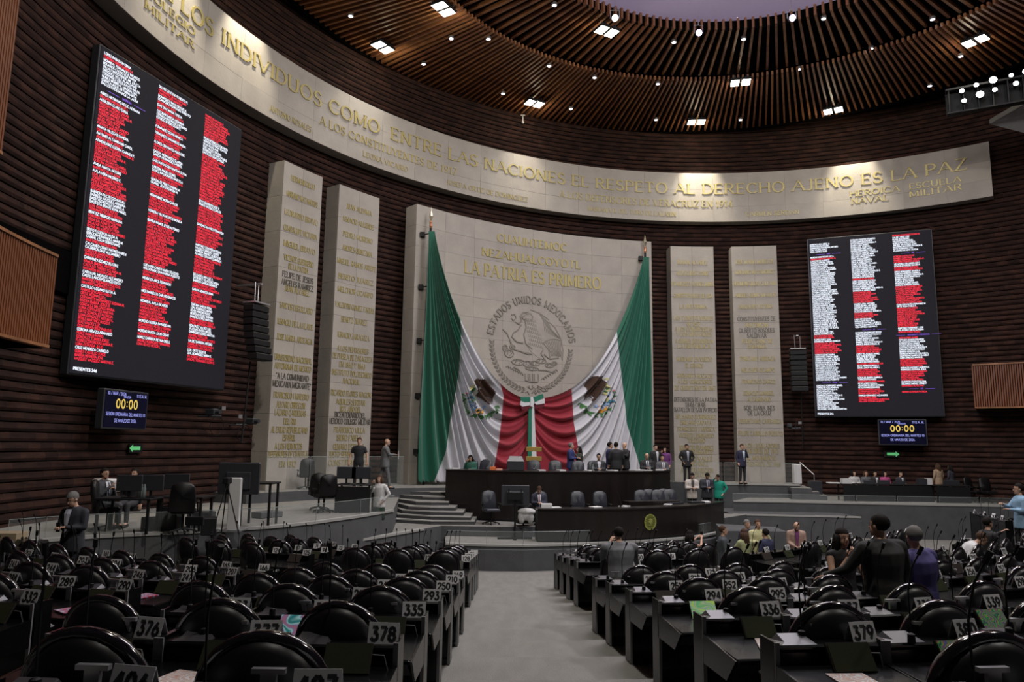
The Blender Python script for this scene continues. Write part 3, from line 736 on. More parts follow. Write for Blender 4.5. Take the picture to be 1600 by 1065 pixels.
for L in ([(520, 205), (600, 225), (690, 280)], [(690, 300), (750, 350), (800, 440), (825, 560), (818, 640)], [(640, 500), (690, 468), (740, 455), (812, 462)], [(640, 500), (690, 560), (705, 635)],
          [(650, 605), (700, 642), (785, 627)], [(480, 250), (520, 240), (542, 270), (528, 305), (490, 312), (470, 290)], [(470, 262), (442, 280), (458, 300)], [(470, 300), (480, 370), (460, 440), (480, 520), (540, 565)],
          [(345, 270), (372, 260), (385, 290), (362, 322), (340, 300)], [(380, 332), (418, 347), (437, 312), (425, 272), (450, 238), (500, 228)], [(436, 350), (405, 400), (362, 430), (350, 470), (392, 508), (452, 517)],
          [(265, 410), (302, 440), (332, 500), (372, 580), (432, 592), (512, 615)], [(330, 500), (350, 560), (385, 585)], [(370, 740), (410, 755), (450, 792)], [(480, 850), (530, 860), (592, 858)],
          [(600, 750), (660, 748), (745, 765)], [(640, 560), (620, 600), (650, 640)], [(455, 605), (500, 600), (540, 612)]):
    ridge(C_(L), .011)
for i in range(9):      # wing feathers
    f = i / 8
    ridge(C_([(600 + 85 * f, 228 + 75 * f), (640 + 70 * f, 300 + 60 * f), (655 + 150 * f, 400 + 55 * f)]), .006)
    ridge(C_([(655 + 150 * f, 478 - 12 * f), (690 + 110 * f, 540 + 10 * f), (720 + 98 * f, 615 - 5 * f)]), .006)
for a in range(7):      # breast feathers
    for b in range(8):
        x, y = 490 + b * 20 + (a % 2) * 9, 285 + a * 36 + b * 4
        if x < 470 + a * 6 or x > 645: continue
        ridge(C_([(x - 8, y), (x - 6, y + 16), (x, y + 22), (x + 7, y + 15), (x + 8, y)]), .005, .03)
for (x, y, rx, ry) in ((325, 620, 42, 34), (288, 575, 22, 30), (410, 690, 60, 26), (500, 700, 42, 26), (565, 690, 44, 22), (625, 665, 46, 20), (540, 740, 60, 14), (700, 700, 40, 20), (745, 680, 26, 16), (355, 560, 26, 20)):
    ridge(C_([(x + rx * cos(k * PI / 5), y + ry * sin(k * PI / 5)) for k in range(10)]), .009, .03, True)
    for k in range(5): ridge(C_([(x + rx * .5 * cos(k * 1.3), y + ry * .5 * sin(k * 1.3)), (x + rx * .5 * cos(k * 1.3) + 7, y + ry * .5 * sin(k * 1.3) - 7)]), .006, .03)
for x in (475, 505, 520, 545, 560, 598): ridge(C_([(x, 790), (x + 2, 845)]), .008)
for k in range(7):
    ridge(C_([(300 + k * 22, 740 + k * 9), (318 + k * 22, 730 + k * 9), (325 + k * 22, 752 + k * 9)]), .007)
    ridge(C_([(625 + k * 20, 835 - k * 14), (640 + k * 20, 818 - k * 14), (655 + k * 20, 832 - k * 14)]), .007)
for k in range(16):      # wreath leaves
    for sd in (-1, 1):
        a = rad(268 + sd * (6 + k * 5.4)); u, v = .93 * cos(a), .93 * sin(a)
        for fl in (-1, 1):
            b = a + sd * PI / 2 + fl * .6; l = .095
            ridge([(u, v), (u + l * .55 * cos(b + .35), v + l * .55 * sin(b + .35)), (u + l * cos(b), v + l * sin(b)), (u + l * .55 * cos(b - .35), v + l * .55 * sin(b - .35)), (u, v)], .0065, .03)
for L in ([(500, 905), (530, 925), (560, 905)], [(590, 890), (640, 912), (700, 905)], [(590, 905), (650, 938), (690, 930)], [(480, 960), (500, 945), (515, 975)], [(540, 960), (560, 945), (575, 970)], [(515, 895), (520, 920)], [(545, 895), (548, 920)]): ridge(C_(L), .008)
# ring of capitals
txt = 'ESTADOS UNIDOS MEXICANOS'; tot = 0; ws = []
for ch in txt:
    wd = .5 if ch == ' ' else G[ch][0] + .22; ws.append(wd); tot += wd
acc = 0; A0, A1 = rad(170), rad(8)
for ch, wd in zip(txt, ws):
    a = A0 + (A1 - A0) * (acc + wd / 2) / tot; acc += wd
    if ch == ' ': continue
    gw, q = glyph(ch, .2, .12, .07); hh = .15; k = abs(A1 - A0) * .93 / tot
    for t in q:
        P2 = []
        for (x, y) in t:
            aa = a - (x - gw / 2) * k; rr = .92 + y * hh
            P2.append((rr * cos(aa) * er, rr * sin(aa) * er))
        relief.hexa([emap(u, v, 0) for u, v in P2] + [emap(u, v, .04) for u, v in P2])
M['carve'] = mat('shaded_relief', (0.21, 0.19, 0.165), 0.75)  # darker than the stone: shadows of the ridges put into their colour
relief.build('relief_emblem', [M['carve'], M['stone2']], panel)['kind'] = 'stuff'

# ================================================================== CEILING of radiating wooden slats
def kp(r, th, z): return (KX + r * cos(th), KY + r * sin(th), z)
mb = MB()
ring_face(mb, [(0.1, KZ + 1.55), (RW + 4, KZ + 1.55), (RW + 4, KZ + 1.7), (0.1, KZ + 1.7)], 0, 2 * PI, 48, KX, KY)
ceil = struct(mb.build('ceiling', M['voidblack']))
mb = MB(); ring_face(mb, [(KR + .1, KZ + .28), (KR + .1, KZ + .4), (11.3, KZ + .75), (8.25, KZ + .75)], 0, 2 * PI, 96, KX, KY); mb.build('ceiling_backing', M['voidblack'], ceil)
mb = MB(); ring_face(mb, [(KR + .12, KZ - .02), (KR + .12, KZ + .4), (KR + .25, KZ + .4), (KR + .25, KZ - .02)], 0, 2 * PI, 120, KX, KY); mb.build('rim', M['voidblack'], ceil)
mb = MB(); mb.lathe([(0.01, .70), (3.5, .60), (6.5, .32), (8.0, .04), (8.3, 0)], (KX, KY, KZ + .80), 64); o = mb.build('dome', M['dome'], ceil, smooth=True)
mb = MB(); ring_face(mb, [(8.24, KZ + .36), (8.24, KZ + .8), (8.4, KZ + .8)], 0, 2 * PI, 72, KX, KY); mb.build('dome_rim', M['voidblack'], ceil)
NS = 352; dth = 2 * PI / NS
def slat_mesh(r0, r1, z, w0, h, name, m):
    mb = MB(); hw = w0 / 2
    mb.hexa([(r0, -hw, z), (r1, -hw, z), (r1, hw, z), (r0, hw, z), (r0, -hw, z + h), (r1, -hw, z + h), (r1, hw, z + h), (r0, hw, z + h)])
    return mb.mesh(name, m)
so = [slat_mesh(11.55, KR, 0, .085, .17, 'outer_slat', M[k]) for k in ('slat', 'slat2')]
si = [slat_mesh(8.2, 11.75, .34, .095, .16, 'inner_slat', M[k]) for k in ('slat', 'slat2')]
mbf = MB(); mbf.hexa([(8.06, -.045, .34), (8.2, -.045, .34), (8.2, .045, .34), (8.06, .045, .34), (8.06, -.045, .80), (8.2, -.045, .80), (8.2, .045, .80), (8.06, .045, .80)])
sf = mbf.mesh('fascia_slat', M['slat2'])
slat_rest = MB()
for i in range(NS):
    th = i * dth; front = sin(th) > -.32
    for (ml, nm) in ((so, 'outer_slat'), (si, 'inner_slat'), ([sf], 'fascia_slat')):
        if nm != 'outer_slat' and i % 2 == 1: continue
        if front and sin(th) > -.05:
            o = link(nm, random.choice(ml), ceil, (KX, KY, KZ + random.uniform(-.012, .012)), th)
        elif nm != 'fascia_slat':
            r0, r1, zz = (11.55, KR, 0) if nm == 'outer_slat' else (8.2, 11.75, .34)
            n0 = len(slat_rest.v); slat_rest.hexa([(r0, -.04, zz), (r1, -.04, zz), (r1, .04, zz), (r0, .04, zz), (r0, -.04, zz + .16), (r1, -.04, zz + .16), (r1, .04, zz + .16), (r0, .04, zz + .16)])
            slat_rest.xf(lambda v: (KX + v.x * cos(th) - v.y * sin(th), KY + v.x * sin(th) + v.y * cos(th), KZ + v.z), n0)
slat_rest.build('rear_slats', M['slat'], ceil)['kind'] = 'stuff'

# flood lamps (pairs of glowing panes in a black housing) hanging just under the slats
def spot(name, loc, tgt, power, size, blend, col, r=.12):
    l = bpy.data.lights.new(name, 'SPOT'); l.energy = power; l.spot_size = rad(size); l.spot_blend = blend; l.color = col; l.shadow_soft_size = r
    o = bpy.data.objects.new(name, l); COL.objects.link(o); o.location = loc; aim(o, tgt); return o
WARM = (1.0, 0.90, 0.70)
FL = [((693, 12), 'by the top edge left of the dome'), ((598, 72), 'leftmost, above the band words at left'), ((835, 160), 'above the middle of the gilt sentence'), ((948, 47), 'just left of the violet spotlights'),
      ((1157, 127), 'midway between dome and rim, right of centre'), ((1088, 189), 'at the rim straight above the right pillars'), ((1302, 171), 'at the rim above the right vote board'), ((1524, 62), 'rightmost, over the lighting truss')]
for i, ((px, py), where) in enumerate(FL):
    p = at_z(px, py, KZ - .18)
    rot = math.atan2(p.y - KY, p.x - KX) - PI / 2
    t = thing('flood_lamp', 'twin-pane ceiling flood lamp ' + where, 'lamp', p, rot, 'twin flood lamps under the slats')
    mb = MB()
    for s_ in (-1, 1): mb.box((s_ * .24, 0, .0), (.42, .62, .12), bev=.03)
    for s_ in (-1, 1): mb.box((s_ * .24, 0, .10), (.06, .5, .14))
    mb.build('housing', M['blackmatt'], t)
    for s_ in (-1, 1):
        mb = MB(); mb.box((s_ * .24, 0, -.068), (.34, .52, .02)); mb.build('pane', M['lamp'], t)
    mb = MB(); mb.box((0, .30, .1), (.9, .03, .05)); mb.tube([(-.3, 0, .12), (-.3, 0, .3)], .015); mb.tube([(.3, 0, .12), (.3, 0, .3)], .015); mb.build('bracket', M['silver'], t)
    pl_ = bpy.data.lights.new('flood_spill', 'POINT'); pl_.energy = 45; pl_.color = (1, .86, .62); pl_.shadow_soft_size = .15
    po = bpy.data.objects.new('flood_spill', pl_); COL.objects.link(po); po.location = p + Vector((0, .35, -.22))
    # the light it sheds: down into the hall, and for rim lamps grazing the stone band
    spot('flood_light', p + Vector((0, 0, -.12)), (p.x * .6 + 3, p.y * .75 + 2, 0), 900, 115, .6, (1.0, 0.93, 0.82), .3)
# wall washers at the ceiling rim over the stone band
for px in (60, 385, 562, 815, 1092, 1332):
    yb = {60: -60, 385: 40, 562: 158, 815: 246, 1092: 268, 1332: 253}[px]
    th = theta(at_r(px, yb, RB)) if px > 60 else theta(at_r(385, 40, RB)) + .17
    p = pol(RB - .95, th, ZB1 + 2.3)
    spot('band_washer', p, pol(RB + .05, th, ZB1 - 1.3), 2400, 52, .75, WARM, .12)
DL = [(548, 25), (662, 100), (763, 61), (858, 103), (866, 8), (929, 121), (1053, 66), (1162, 61), (892, 170), (1025, 187), (1028, 131), (1157, 187), (1248, 108), (1287, 29), (1361, 76), (1453, 134), (1457, 30), (786, 146), (1501, 88), (705, 60)]
_n = ['leftmost flood lamp', 'flood lamp at the rim left of the middle', 'violet spotlight pair', 'flood lamp above the right pillars', 'flood lamp above the right vote board', 'rightmost flood lamp', 'lighting truss']
DLW = ['downlight leftmost of all, near the upper left rim', 'downlight between the two leftmost flood lamps, low', 'downlight right of the topmost left flood lamp', 'downlight on the slat ring joint, left of centre', 'downlight at the top edge, left of the dome', 'downlight on the ring joint left of the white spotlight',
       'downlight just left of the lower violet spotlight', 'downlight right of the lower violet spotlight', 'downlight low near the rim, right of the white sensor', 'downlight at the rim, left of the lowest flood lamp', 'downlight on the ring joint above the lowest flood lamp', 'downlight at the rim, right of the lowest flood lamp',
       'downlight on the ring joint below the right violet spotlight', 'downlight close to the right edge of the dome', 'downlight on the ring joint, right of the right violet spotlight', 'downlight beside the left end of the lighting truss', 'downlight high, left of the rightmost flood lamp', 'downlight just left of the rim flood lamp near the sensor', 'downlight between rightmost flood lamp and lighting truss', 'downlight just under the topmost left flood lamp']
mbh = MB(); mbh.lathe([(.11, .10), (.11, 0), (.085, -.02), (.08, .03)], n=10); hous = mbh.mesh('housing', M['silver'])
mbl = MB(); mbl.lathe([(.001, -.012), (.075, -.006), (.08, .02)], n=10); lens = mbl.mesh('lens', M['lampcool'])
for i, (px, py) in enumerate(DL):
    d = at_z(px, py, KZ - .06); rr = math.hypot(d.x - KX, d.y - KY)
    if rr < 11.5: d = at_z(px, py, KZ + .28)
    t = thing('downlight', DLW[i], 'lamp', d, 0, 'small round downlights in the slatted ceiling')
    link('housing', hous, t); link('lens', lens, t)
# theatre spotlights hanging at the dome edge
for (px, py, m, lb) in ((961, 28, 'lampcool', 'white-glowing theatre spotlight hanging at the left of the dome'), (1092, 51, 'lamppurple', 'violet theatre spotlight hanging below the dome, the lower of the two violet ones'), (1238, 28, 'lamppurple', 'violet theatre spotlight hanging at the right of the dome')):
    p = at_z(px, py, KZ - .2)
    t = thing('theatre_spotlight', lb, 'lamp', p, 0, None)
    mb = MB(); mb.tube([(0, .28, .16), (0, .1, .04), (0, 0, 0)], [.09, .13, .14], 12); mb.build('body', M['blackmatt'], t)
    mb = MB(); mb.tube([(0, -.005, -.003), (0, -.02, -.012)], [.11, .12], 12); mb.build('lens', M[m], t)
    mb = MB(); mb.tube([(-.17, .05, .0), (-.17, .05, .34), (.17, .05, .34), (.17, .05, .0)], .015); mb.tube([(0, .05, .34), (0, .05, .75)], .015); mb.build('yoke', M['silver'], t)
    if m == 'lamppurple':
        l = spot('violet_light', p + Vector((0, -.1, -.1)), (p.x, p.y - 8, 0), 160, 90, .6, (.55, .3, 1.0))
# lighting truss at the far right
t = thing('lighting_truss', 'black hanging truss packed with glowing stage lamps at the upper right', 'truss', at_y(1552, 140, 27.0), rad(-28))
mb = MB(); mb.box((0.4, .25, .38), (4.0, .35, .08)); mb.box((0.4, .25, -.62), (4.0, .35, .06)); 
for k in range(9): mb.box((-1.5 + k * .5, .25, -.12), (.04, .3, .95))
mb.box((.4, .45, -.1), (4.0, .06, .95)); mb.build('frame', M['blackmatt'], t)
for (u, v, s_) in ((-1.05, .18, 1), (-.55, .32, 1), (.02, .40, 1.6), (-1.0, -.25, 1), (-.45, -.10, 1.6), (0.05, -.02, 1), (.62, .45, .9), (.75, .08, 1.1), (1.1, .5, 1.3), (1.2, .18, 1)):
    mb = MB(); mb.tube([(u, .2, v), (u, -.02, v)], [.08 * s_, .10 * s_], 10); q = mb.build('lamp_can', M['blackmatt'], t)
    mb = MB(); mb.tube([(u, -.02, v), (u, -.05, v)], [.085 * s_, .07 * s_], 10); mb.build('lens', M['lampcool'], q)
# pale slanted soffit beside it
a_, b_, c_, d2 = at_y(1545, 192, 28), at_y(1600, 165, 27), at_y(1700, 190, 26.5), at_y(1660, 235, 28)
mb = MB(); P = [at_y(1546, 190, 28.5), at_y(1602, 158, 27.5), at_y(1720, 120, 26), at_y(1720, 235, 28)]
mb.hexa([p + Vector((0, 0, -.1)) for p in P] + [p + Vector((0, 0, .1)) for p in P]); struct(mb.build('ceiling_soffit', M['grey']))
# small white sensor on the drum
p = at_r(817, 186, RW - .1); t = thing('ceiling_sensor', 'tiny white sensor bracket on the dark rim over the band', 'sensor', p)
mb = MB(); mb.box((0, -.05, .18), (.22, .04, .05)); mb.box((0, -.05, 0), (.05, .04, .36)); mb.ball((0, -.06, -.2), .07); mb.build('bracket', M['white'], t)

# ================================================================== BALCONIES
def balcony(name, lab, R, th0, th1, z0, z1, n, depth):
    t = thing(name, lab, 'balcony')
    mb = MB()
    P = lambda r, a, z: tuple(pol(r, a, z))
    for i in range(n):
        a, b = th0 + (th1 - th0) * i / n, th0 + (th1 - th0) * (i + 1) / n
        mb.hexa([P(R + .03, a, z0), P(R + .03, b, z0), P(R + .12, b, z0), P(R + .12, a, z0), P(R + .03, a, z1), P(R + .03, b, z1), P(R + .12, b, z1), P(R + .12, a, z1)])
        mb.hexa([P(R + .1, a, z0 - .05), P(R + .1, b, z0 - .05), P(R + depth, b, z0 - .05), P(R + depth, a, z0 - .05), P(R + .1, a, z0 + .02), P(R + .1, b, z0 + .02), P(R + depth, b, z0 + .02), P(R + depth, a, z0 + .02)])
    for e in (th0, th1):
        e2 = e + (.004 if e == th0 else -.004)
        mb.hexa([P(R + .03, min(e, e2), z0), P(R + .03, max(e, e2), z0), P(R + depth, max(e, e2), z0), P(R + depth, min(e, e2), z0), P(R + .03, min(e, e2), z1), P(R + .03, max(e, e2), z1), P(R + depth, max(e, e2), z1), P(R + depth, min(e, e2), z1)])
    mb.build('backing', M['voidblack'], t)
    ns = min(150, int(abs(th1 - th0) * R / .085)); ms = []
    for k in ('balcony',):
        s_ = MB(); s_.box((0, 0, (z0 + z1) / 2), (.03, .055, z1 - z0)); ms.append(s_.mesh('slat', M[k]))
    for i in range(ns + 1):
        a = th0 + (th1 - th0) * i / ns
        link('slat', ms[0], t, tuple(pol(R, a))[:2] + (0,), a)
    for zz in (z0 - .03, z1):
        mb = MB()
        for i in range(n):
            a, b = th0 + (th1 - th0) * i / n, th0 + (th1 - th0) * (i + 1) / n
            mb.hexa([P(R - .05, a, zz), P(R - .05, b, zz), P(R + .14, b, zz), P(R + .14, a, zz), P(R - .05, a, zz + .06), P(R - .05, b, zz + .06), P(R + .14, b, zz + .06), P(R + .14, a, zz + .06)])
        mb.build('rail', M['slat'], t)
    return t
RL = 19.1
pA, pB = at_r(88, 402, RL), at_r(82, 543, RL)
balcony('balcony', 'curved wooden slatted balcony jutting out at the left edge', RL, theta(pA), theta(pA) + .30, pB.z, pA.z, 16, 1.3)
mb = MB(); o_ = thing('balcony_recess', 'dark opening with dim lights behind the left balcony', 'recess')
P = lambda r, a, z: tuple(pol(r, a, z)); ta_ = theta(at_r(112, 400, RW))
mb.hexa([P(RW - .12, ta_, pA.z - .3), P(RW - .12, ta_ + .2, pA.z - .3), P(RW - .02, ta_ + .2, pA.z - .3), P(RW - .02, ta_, pA.z - .3), P(RW - .12, ta_, pA.z + .75), P(RW - .12, ta_ + .2, pA.z + .75), P(RW - .02, ta_ + .2, pA.z + .75), P(RW - .02, ta_, pA.z + .75)])
mb.build('opening', M['voidblack'], o_)
for k in range(3):
    mb = MB(); mb.ball(pol(RW - .2, ta_ + .06 + .035 * k, pA.z + .1 + .05 * k), .03); mb.build('lamp_bulb', M['lampcool'], o_)
RR = 19.2
pA, pB = at_r(1519, 571, RR), at_r(1519, 637, RR)
balcony('balcony', 'plain reddish wooden balcony front on the far right wall', RR, theta(pA) - .22, theta(pA), pB.z, pA.z, 10, 1.25)
# tall slatted wood panel at the upper left corner
RC = 19.3
pA = at_r(14, 120, RC); 
balcony('wooden_gallery', 'tall slatted wooden gallery front cut by the upper left corner', RC, theta(pA), theta(pA) + .16, at_r(4, 242, RC).z, ZB0 - .1, 8, .9)

# ================================================================== VOTE BOARDS
SUR = 'ALVAREZ BARRERA CASTILLO CERVANTES CONTRERAS CORONA CRUZ DELGADO DOMINGUEZ ESTRADA FERNANDEZ FLORES FUENTES GARCIA GOMEZ GONZALEZ GUERRERO GUTIERREZ HERNANDEZ HERRERA IBARRA JIMENEZ LARA LEAL LOPEZ LUNA MARTINEZ MEDINA MENDOZA MORALES MORENO NAVARRO ORTEGA ORTIZ PEREZ RAMIREZ RAMOS REYES RIVERA RODRIGUEZ ROJAS RUIZ SALAZAR SANCHEZ SILVA SOTO TORRES VALDEZ VARGAS VAZQUEZ VEGA VELAZQUEZ VILLEGAS ZAMORA'.split()
NAM = 'ALBERTO ALEJANDRO ANA ANTONIO ARTURO BEATRIZ CARLOS CARMEN CLAUDIA DANIEL DAVID EDUARDO ELENA FERNANDO GABRIELA HUGO IRMA JAVIER JESUS JORGE JOSE JUAN JULIO LAURA LETICIA LUIS LUZ MANUEL MARIA MARIO MARTHA MIGUEL OSCAR PABLO PATRICIA RAUL ROCIO ROSA SERGIO SUSANA TERESA VICTOR YOLANDA'.split()
rn = random.Random(11)
def nm(): return rn.choice(SUR) + ' ' + rn.choice(SUR) + ' ' + rn.choice(NAM) + ('' if rn.random() < .7 else ' ' + rn.choice('ABCEGLMPR') + '.')
L1 = ['LÓPEZ RABADÁN KENIA', '*GUTIERREZ LUNA SERGIO CARLOS', 'MONREAL FERNANDEZ RICARDO', 'BOLAÑOS CACHO LUZ MARIA', 'VILLALPANDO RIQUELME JULIETA', 'ENRIQUEZ VELEZ ALAN DAVID', 'FERNANDEZ CRUZ NAYELI ARLEN', 'NUÑEZ MONREAL MAGDALENA', 'CUENCA AGUILAR FUENSANTA', 'BALLESTEROS MANCILLA LAURA', '~MORENA',
      'ABREU ARTIÑANO ROCÍO ADRIANA', '*', 'AGUILERA CLARO ZARIA', '*', '*', '*', '*', '*', '*', '*', 'AMAYA VILLEGAS SANDRA', '*', 'ANTONIO ALTAMIRANO CAROL', '*', 'ARMENDÁRIZ GUERRA CARMEN P.', '*', '*', '*', '*', '*', '*', 'ÁVILA ANAYA ARTURO', '*', 'ÁVILA VERA MILDRED C.', '*', '*', '*', '*', '*',
      'BARRERA PUC ROCIO NATALI', 'BARRERA VÁZQUEZ ARIADNA', 'BASTO GONZÁLEZ GABRIELA', 'BAUTISTA BRAVO JUAN ANGEL', '*', '*', 'BENÍTEZ TIBURCIO MARIANA', '*', '*', '*', '*', 'BRITO FIGUEROA HILDA A.', 'BURGOS HERNÁNDEZ ANAIS M.', 'CABRAL COLÍN SEBASTIANO', '*', 'CALCANEO CONSTANTINO KAREN', 'CALDERÓN DÍAZ ALEJANDRO', '*', '*',
      'CARRANZA GÓMEZ BEATRIZ', '*', '*', '*', 'CARVAJAL HIDALGO ALEJANDRO', 'CASTELLANOS POLANCO EDITH', '*', '*', 'CASTILLO LOZANO KATIA A.', '*', '*', '*', '*', '*', '*', '*', '*', '*', '*', '*', 'CORONA ARVIZU ARMANDO', '*', '*', '*', '*', 'CRUZ MENDOZA CARMELO', '*', '*', '*']
L2 = ['DEL RÍO ZENTENO ROBERTO H.', '*', '*', 'DOMINGUEZ NAVA GRACIELA', 'DOMÍNGUEZ RODRIGUEZ ROBERTO', '*', 'DÍAZ DÍAZ MARÍA TERESA', '*', 'ESCOBAR GARCÍA HERMINIA', 'ESPINOZA RODRIGUEZ ROSARIO', 'ESTUDIO SERGIO DUARTE', '*', '*', 'FERNÁNDEZ CESAR MONICA', '*', 'FERNÁNDEZ SAMANIEGO NADIA', '*', '*', 'FLORES CERVANTES HUGO ERIC', '*', '*', 'GARCÍA HERNÁNDEZ CLARISA', 'GARCIA HERNANDEZ GABRIEL', '*', 'GARCÍA FRAGOSO MARTHA OLIVIA', '*', 'GARZÓN ANGEL LEONEL', 'GÓMEZ MALDONADO MARCELA', '*', '*', 'GONZÁLEZ PÉREZ SANDRA M.', 'GRANIEL ZENTENO ROSA M.', '*', '*', '*', 'HERNÁNDEZ MORÍN CARLOS', '*', '*', '*', '*', 'HERRERA VILLAVICENCIO MÓNICA', '*', '*', 'IBARRA RAMOS JESÚS ALFONSO', '*', '*', '*', '*', '*', '*', '*', '*', '*', '*', '*', '*', '*', 'LUEVANO CANTÚ MARÍA SOLEDAD', 'MALDONADO CHAVARRÍA ALBERTO', '*', '*', 'MENDOZA ARCE FERNANDO', '*', '*', '*', 'MIER BAÑUELOS CARLOS IGNACIO', '*', '*', 'MONREAL ÁVILA RICARDO', '*', '*', '*', '*', '*', 'MORENO GUERRA EVANGELINA', '*', '*', 'MORENO RIVERA JULIO CÉSAR', '*', 'NUÑEZ CARRERA REYNA GISELL', '*', '*']
def rnd_list(n, pw, breaks=()):
    out = []; run = 0; w_ = True
    for i in range(n):
        if i in breaks: out.append('~' + breaks[i]); continue
        if run <= 0: w_ = rn.random() < pw; run = rn.choice([1, 1, 2, 3]) * (2 if (w_ and pw > .55) or (not w_ and pw < .45) else 1)
        run -= 1; out.append(nm() if w_ else '*')
    return out
L3 = rnd_list(84, .42)
Rr1 = rnd_list(86, .80, {5: 'PAN', 72: 'PVEM'}); Rr2 = rnd_list(84, .55, {47: 'PT'}); Rr3 = rnd_list(78, .62, {9: 'PRI', 50: 'MOVIMIENTO CIUDADANO', 76: 'S.P.'})
for i in range(12, 40): 
    if Rr1[i] == '*': Rr1[i] = nm()
def board(label, ctr, ex, W, H, z0, cols, yoffs, where):
    """ctr: plan centre, ex: unit vector along the board (to the viewer's right); faces the hall"""
    ex = Vector((ex[0], ex[1], 0)).normalized(); ny = Vector((ex.y, -ex.x, 0))      # toward the hall
    rz = math.atan2(ex.y, ex.x)
    t = thing('vote_board', label, 'screen', (ctr[0], ctr[1], z0), rz)
    mb = MB(); mb.box((0, .17, H / 2), (W, .26, H), bev=.02); mb.build('cabinet', M['charcoal'], t)
    mb = MB(); mb.box((0, .03, H / 2), (W - .08, .03, H - .08)); mb.build('panel', M['screenface'], t)
    mb = MB()
    for xx in (-W * .3, W * .3): mb.box((xx, .45, H * .5), (.15, .5, H * .8))
    mb.build('wall_bracket', M['blackmatt'], t)
    tw, tr, tp = MB(), MB(), MB()
    pitch = (H - .42) / 90; h = pitch * .74
    for ci, lines in enumerate(cols):
        x0 = -W / 2 + (.13 + ci * W * .335); z = H - .16 - yoffs[ci]
        for ln in lines:
            if ln.startswith('~'):
                z -= pitch * .5
                q = text_quads(ln[1:], h * .9, thick=.2, thin=.2, serif=0, gap=.14, xs=.9); xm = x0 + W * .15
                put_text(tp, q, lambda u, v, d: (xm + u, .012 - d, z - h + v))
                L = max([a for g in q for a, b in g] + [0])
                for s_ in (-1, 1): tp.box((xm + s_ * (L + .28), .01, z - h * .6), (.38, .004, .012))
                z -= pitch * 1.5; continue
            red_ = ln.startswith('*')
            if red_: ln = nm()
            q = text_quads(ln, h, thick=.25, thin=.22, serif=0, gap=.15, space=.36, align='l', xs=.86)
            L = max(a for g in q for a, b in g); k = min(1, W * .30 / L)
            put_text(tr if red_ else tw, q, lambda u, v, d: (x0 + u * k, .012 - d, z - h + v))
            z -= pitch
    if where:
        q = text_quads('PRESENTES 246', h * 1.05, thick=.28, thin=.25, serif=0, gap=.15, align='l'); put_text(tw, q, lambda u, v, d: (-W / 2 + .13 + u, .012 - d, .12 + v))
    for mbb, k, nme in ((tw, 'ledwhite', 'white_text'), (tr, 'ledred', 'red_text'), (tp, 'ledpurple', 'purple_text')):
        if mbb.v:
            mbb.build(nme, M[k], t)['kind'] = 'stuff'
    return t
board('huge dark vote board left of the pillars, mostly red name lists', (-9.9, 20.25), (1.80, 5.2), 5.5, 8.65, CH + 1.58, [L1, L2, L3], (0, .02, .05), True)
board('huge dark vote board on the right wall, mostly white name lists', (17.12, 34.0), (5.08, -2.02), 5.45, 8.8, CH + 1.52, [Rr1, Rr2, Rr3], (.12, .05, 0), True)
def clock(label, pc, width, zc, ttl):
    th = theta(pc); c = pol(19.75, th, zc); rz = th - PI / 2
    t = thing('session_clock', label, 'screen', c, rz)
    W, H = width, width * .60
    mb = MB(); mb.box((0, .12, 0), (W, .2, H), bev=.02); mb.build('housing', M['charcoal'], t)
    mb = MB(); mb.box((0, .012, 0), (W - .1, .012, H - .1)); mb.build('screen', M['clockface'], t)
    mb = MB(); mb.box((0, .45, 0), (.25, .5, .3)); mb.build('wall_bracket', M['blackmatt'], t)
    k = W / 1.75
    f = lambda cx_, z0: (lambda u, v, d: (cx_ + u, .004 - d, z0 + v))
    mb = MB(); put_text(mb, text_quads('00:00', .24 * k, thick=.16, thin=.16, serif=0, gap=.2), f(0, .03 * k)); mb.build('digits', M['ledamber'], t)['kind'] = 'stuff'
    mb = MB()
    for (tx, h, x, z, al) in (('10 / MAR / 2026', .085, -.76, .37, 'l'), ('11:13 A. M.', .085, .78, .35, 'r'), ('ORADOR:', .06, 0, .31, 'c'), ('SESIÓN ORDINARIA DEL MARTES 10', .085, 0, -.17, 'c'), ('DE MARZO DE 2026.', .085, 0, -.34, 'c')):
        put_text(mb, text_quads(tx, h * k, thick=.17, thin=.15, serif=0, gap=.16, align=al, xs=.82), f(x * k, z * k))
    mb.build('text', M['ledblue'], t)['kind'] = 'stuff'
def pmid(a, b): return ((a[0] + b[0]) / 2, (a[1] + b[1]) / 2)
pl = at_r(198, 640, 19.75); clock('small session clock reading 00:00 below the left vote board', pl, 1.72, pl.z, 0)
pl = at_r(1410, 675, 19.75); clock('small session clock reading 00:00 below the right vote board', pl, 2.0, pl.z, 0)
for (px, py, s_, lb) in ((213, 700, -1, 'green arrow exit sign pointing left on the left brick wall'), (1393, 709, 1, 'green arrow exit sign pointing right on the right brick wall')):
    p = at_r(px, py, RW - .13); th = theta(p)
    t = thing('exit_sign', lb, 'sign', p, th - PI / 2)
    k = 1.0 if s_ < 0 else 1.25
    mb = MB(); mb.box((0, .03, 0), (.52 * k, .05, .24 * k)); mb.build('plate', M['blackmatt'], t)
    mb = MB(); mb.box((-s_ * -.0 + .0, -.0, 0), (.30 * k, .01, .10 * k)); x = s_ * .14 * k
    mb.hexa([(x, -.006, -.10 * k), (x + s_ * .12 * k, -.006, 0), (x + s_ * .12 * k, -.006, .001), (x, -.006, .10 * k), (x, .004, -.10 * k), (x + s_ * .12 * k, .004, 0), (x + s_ * .12 * k, .004, .001), (x, .004, .10 * k)])
    mb.build('arrow', M['green_sign'], t)
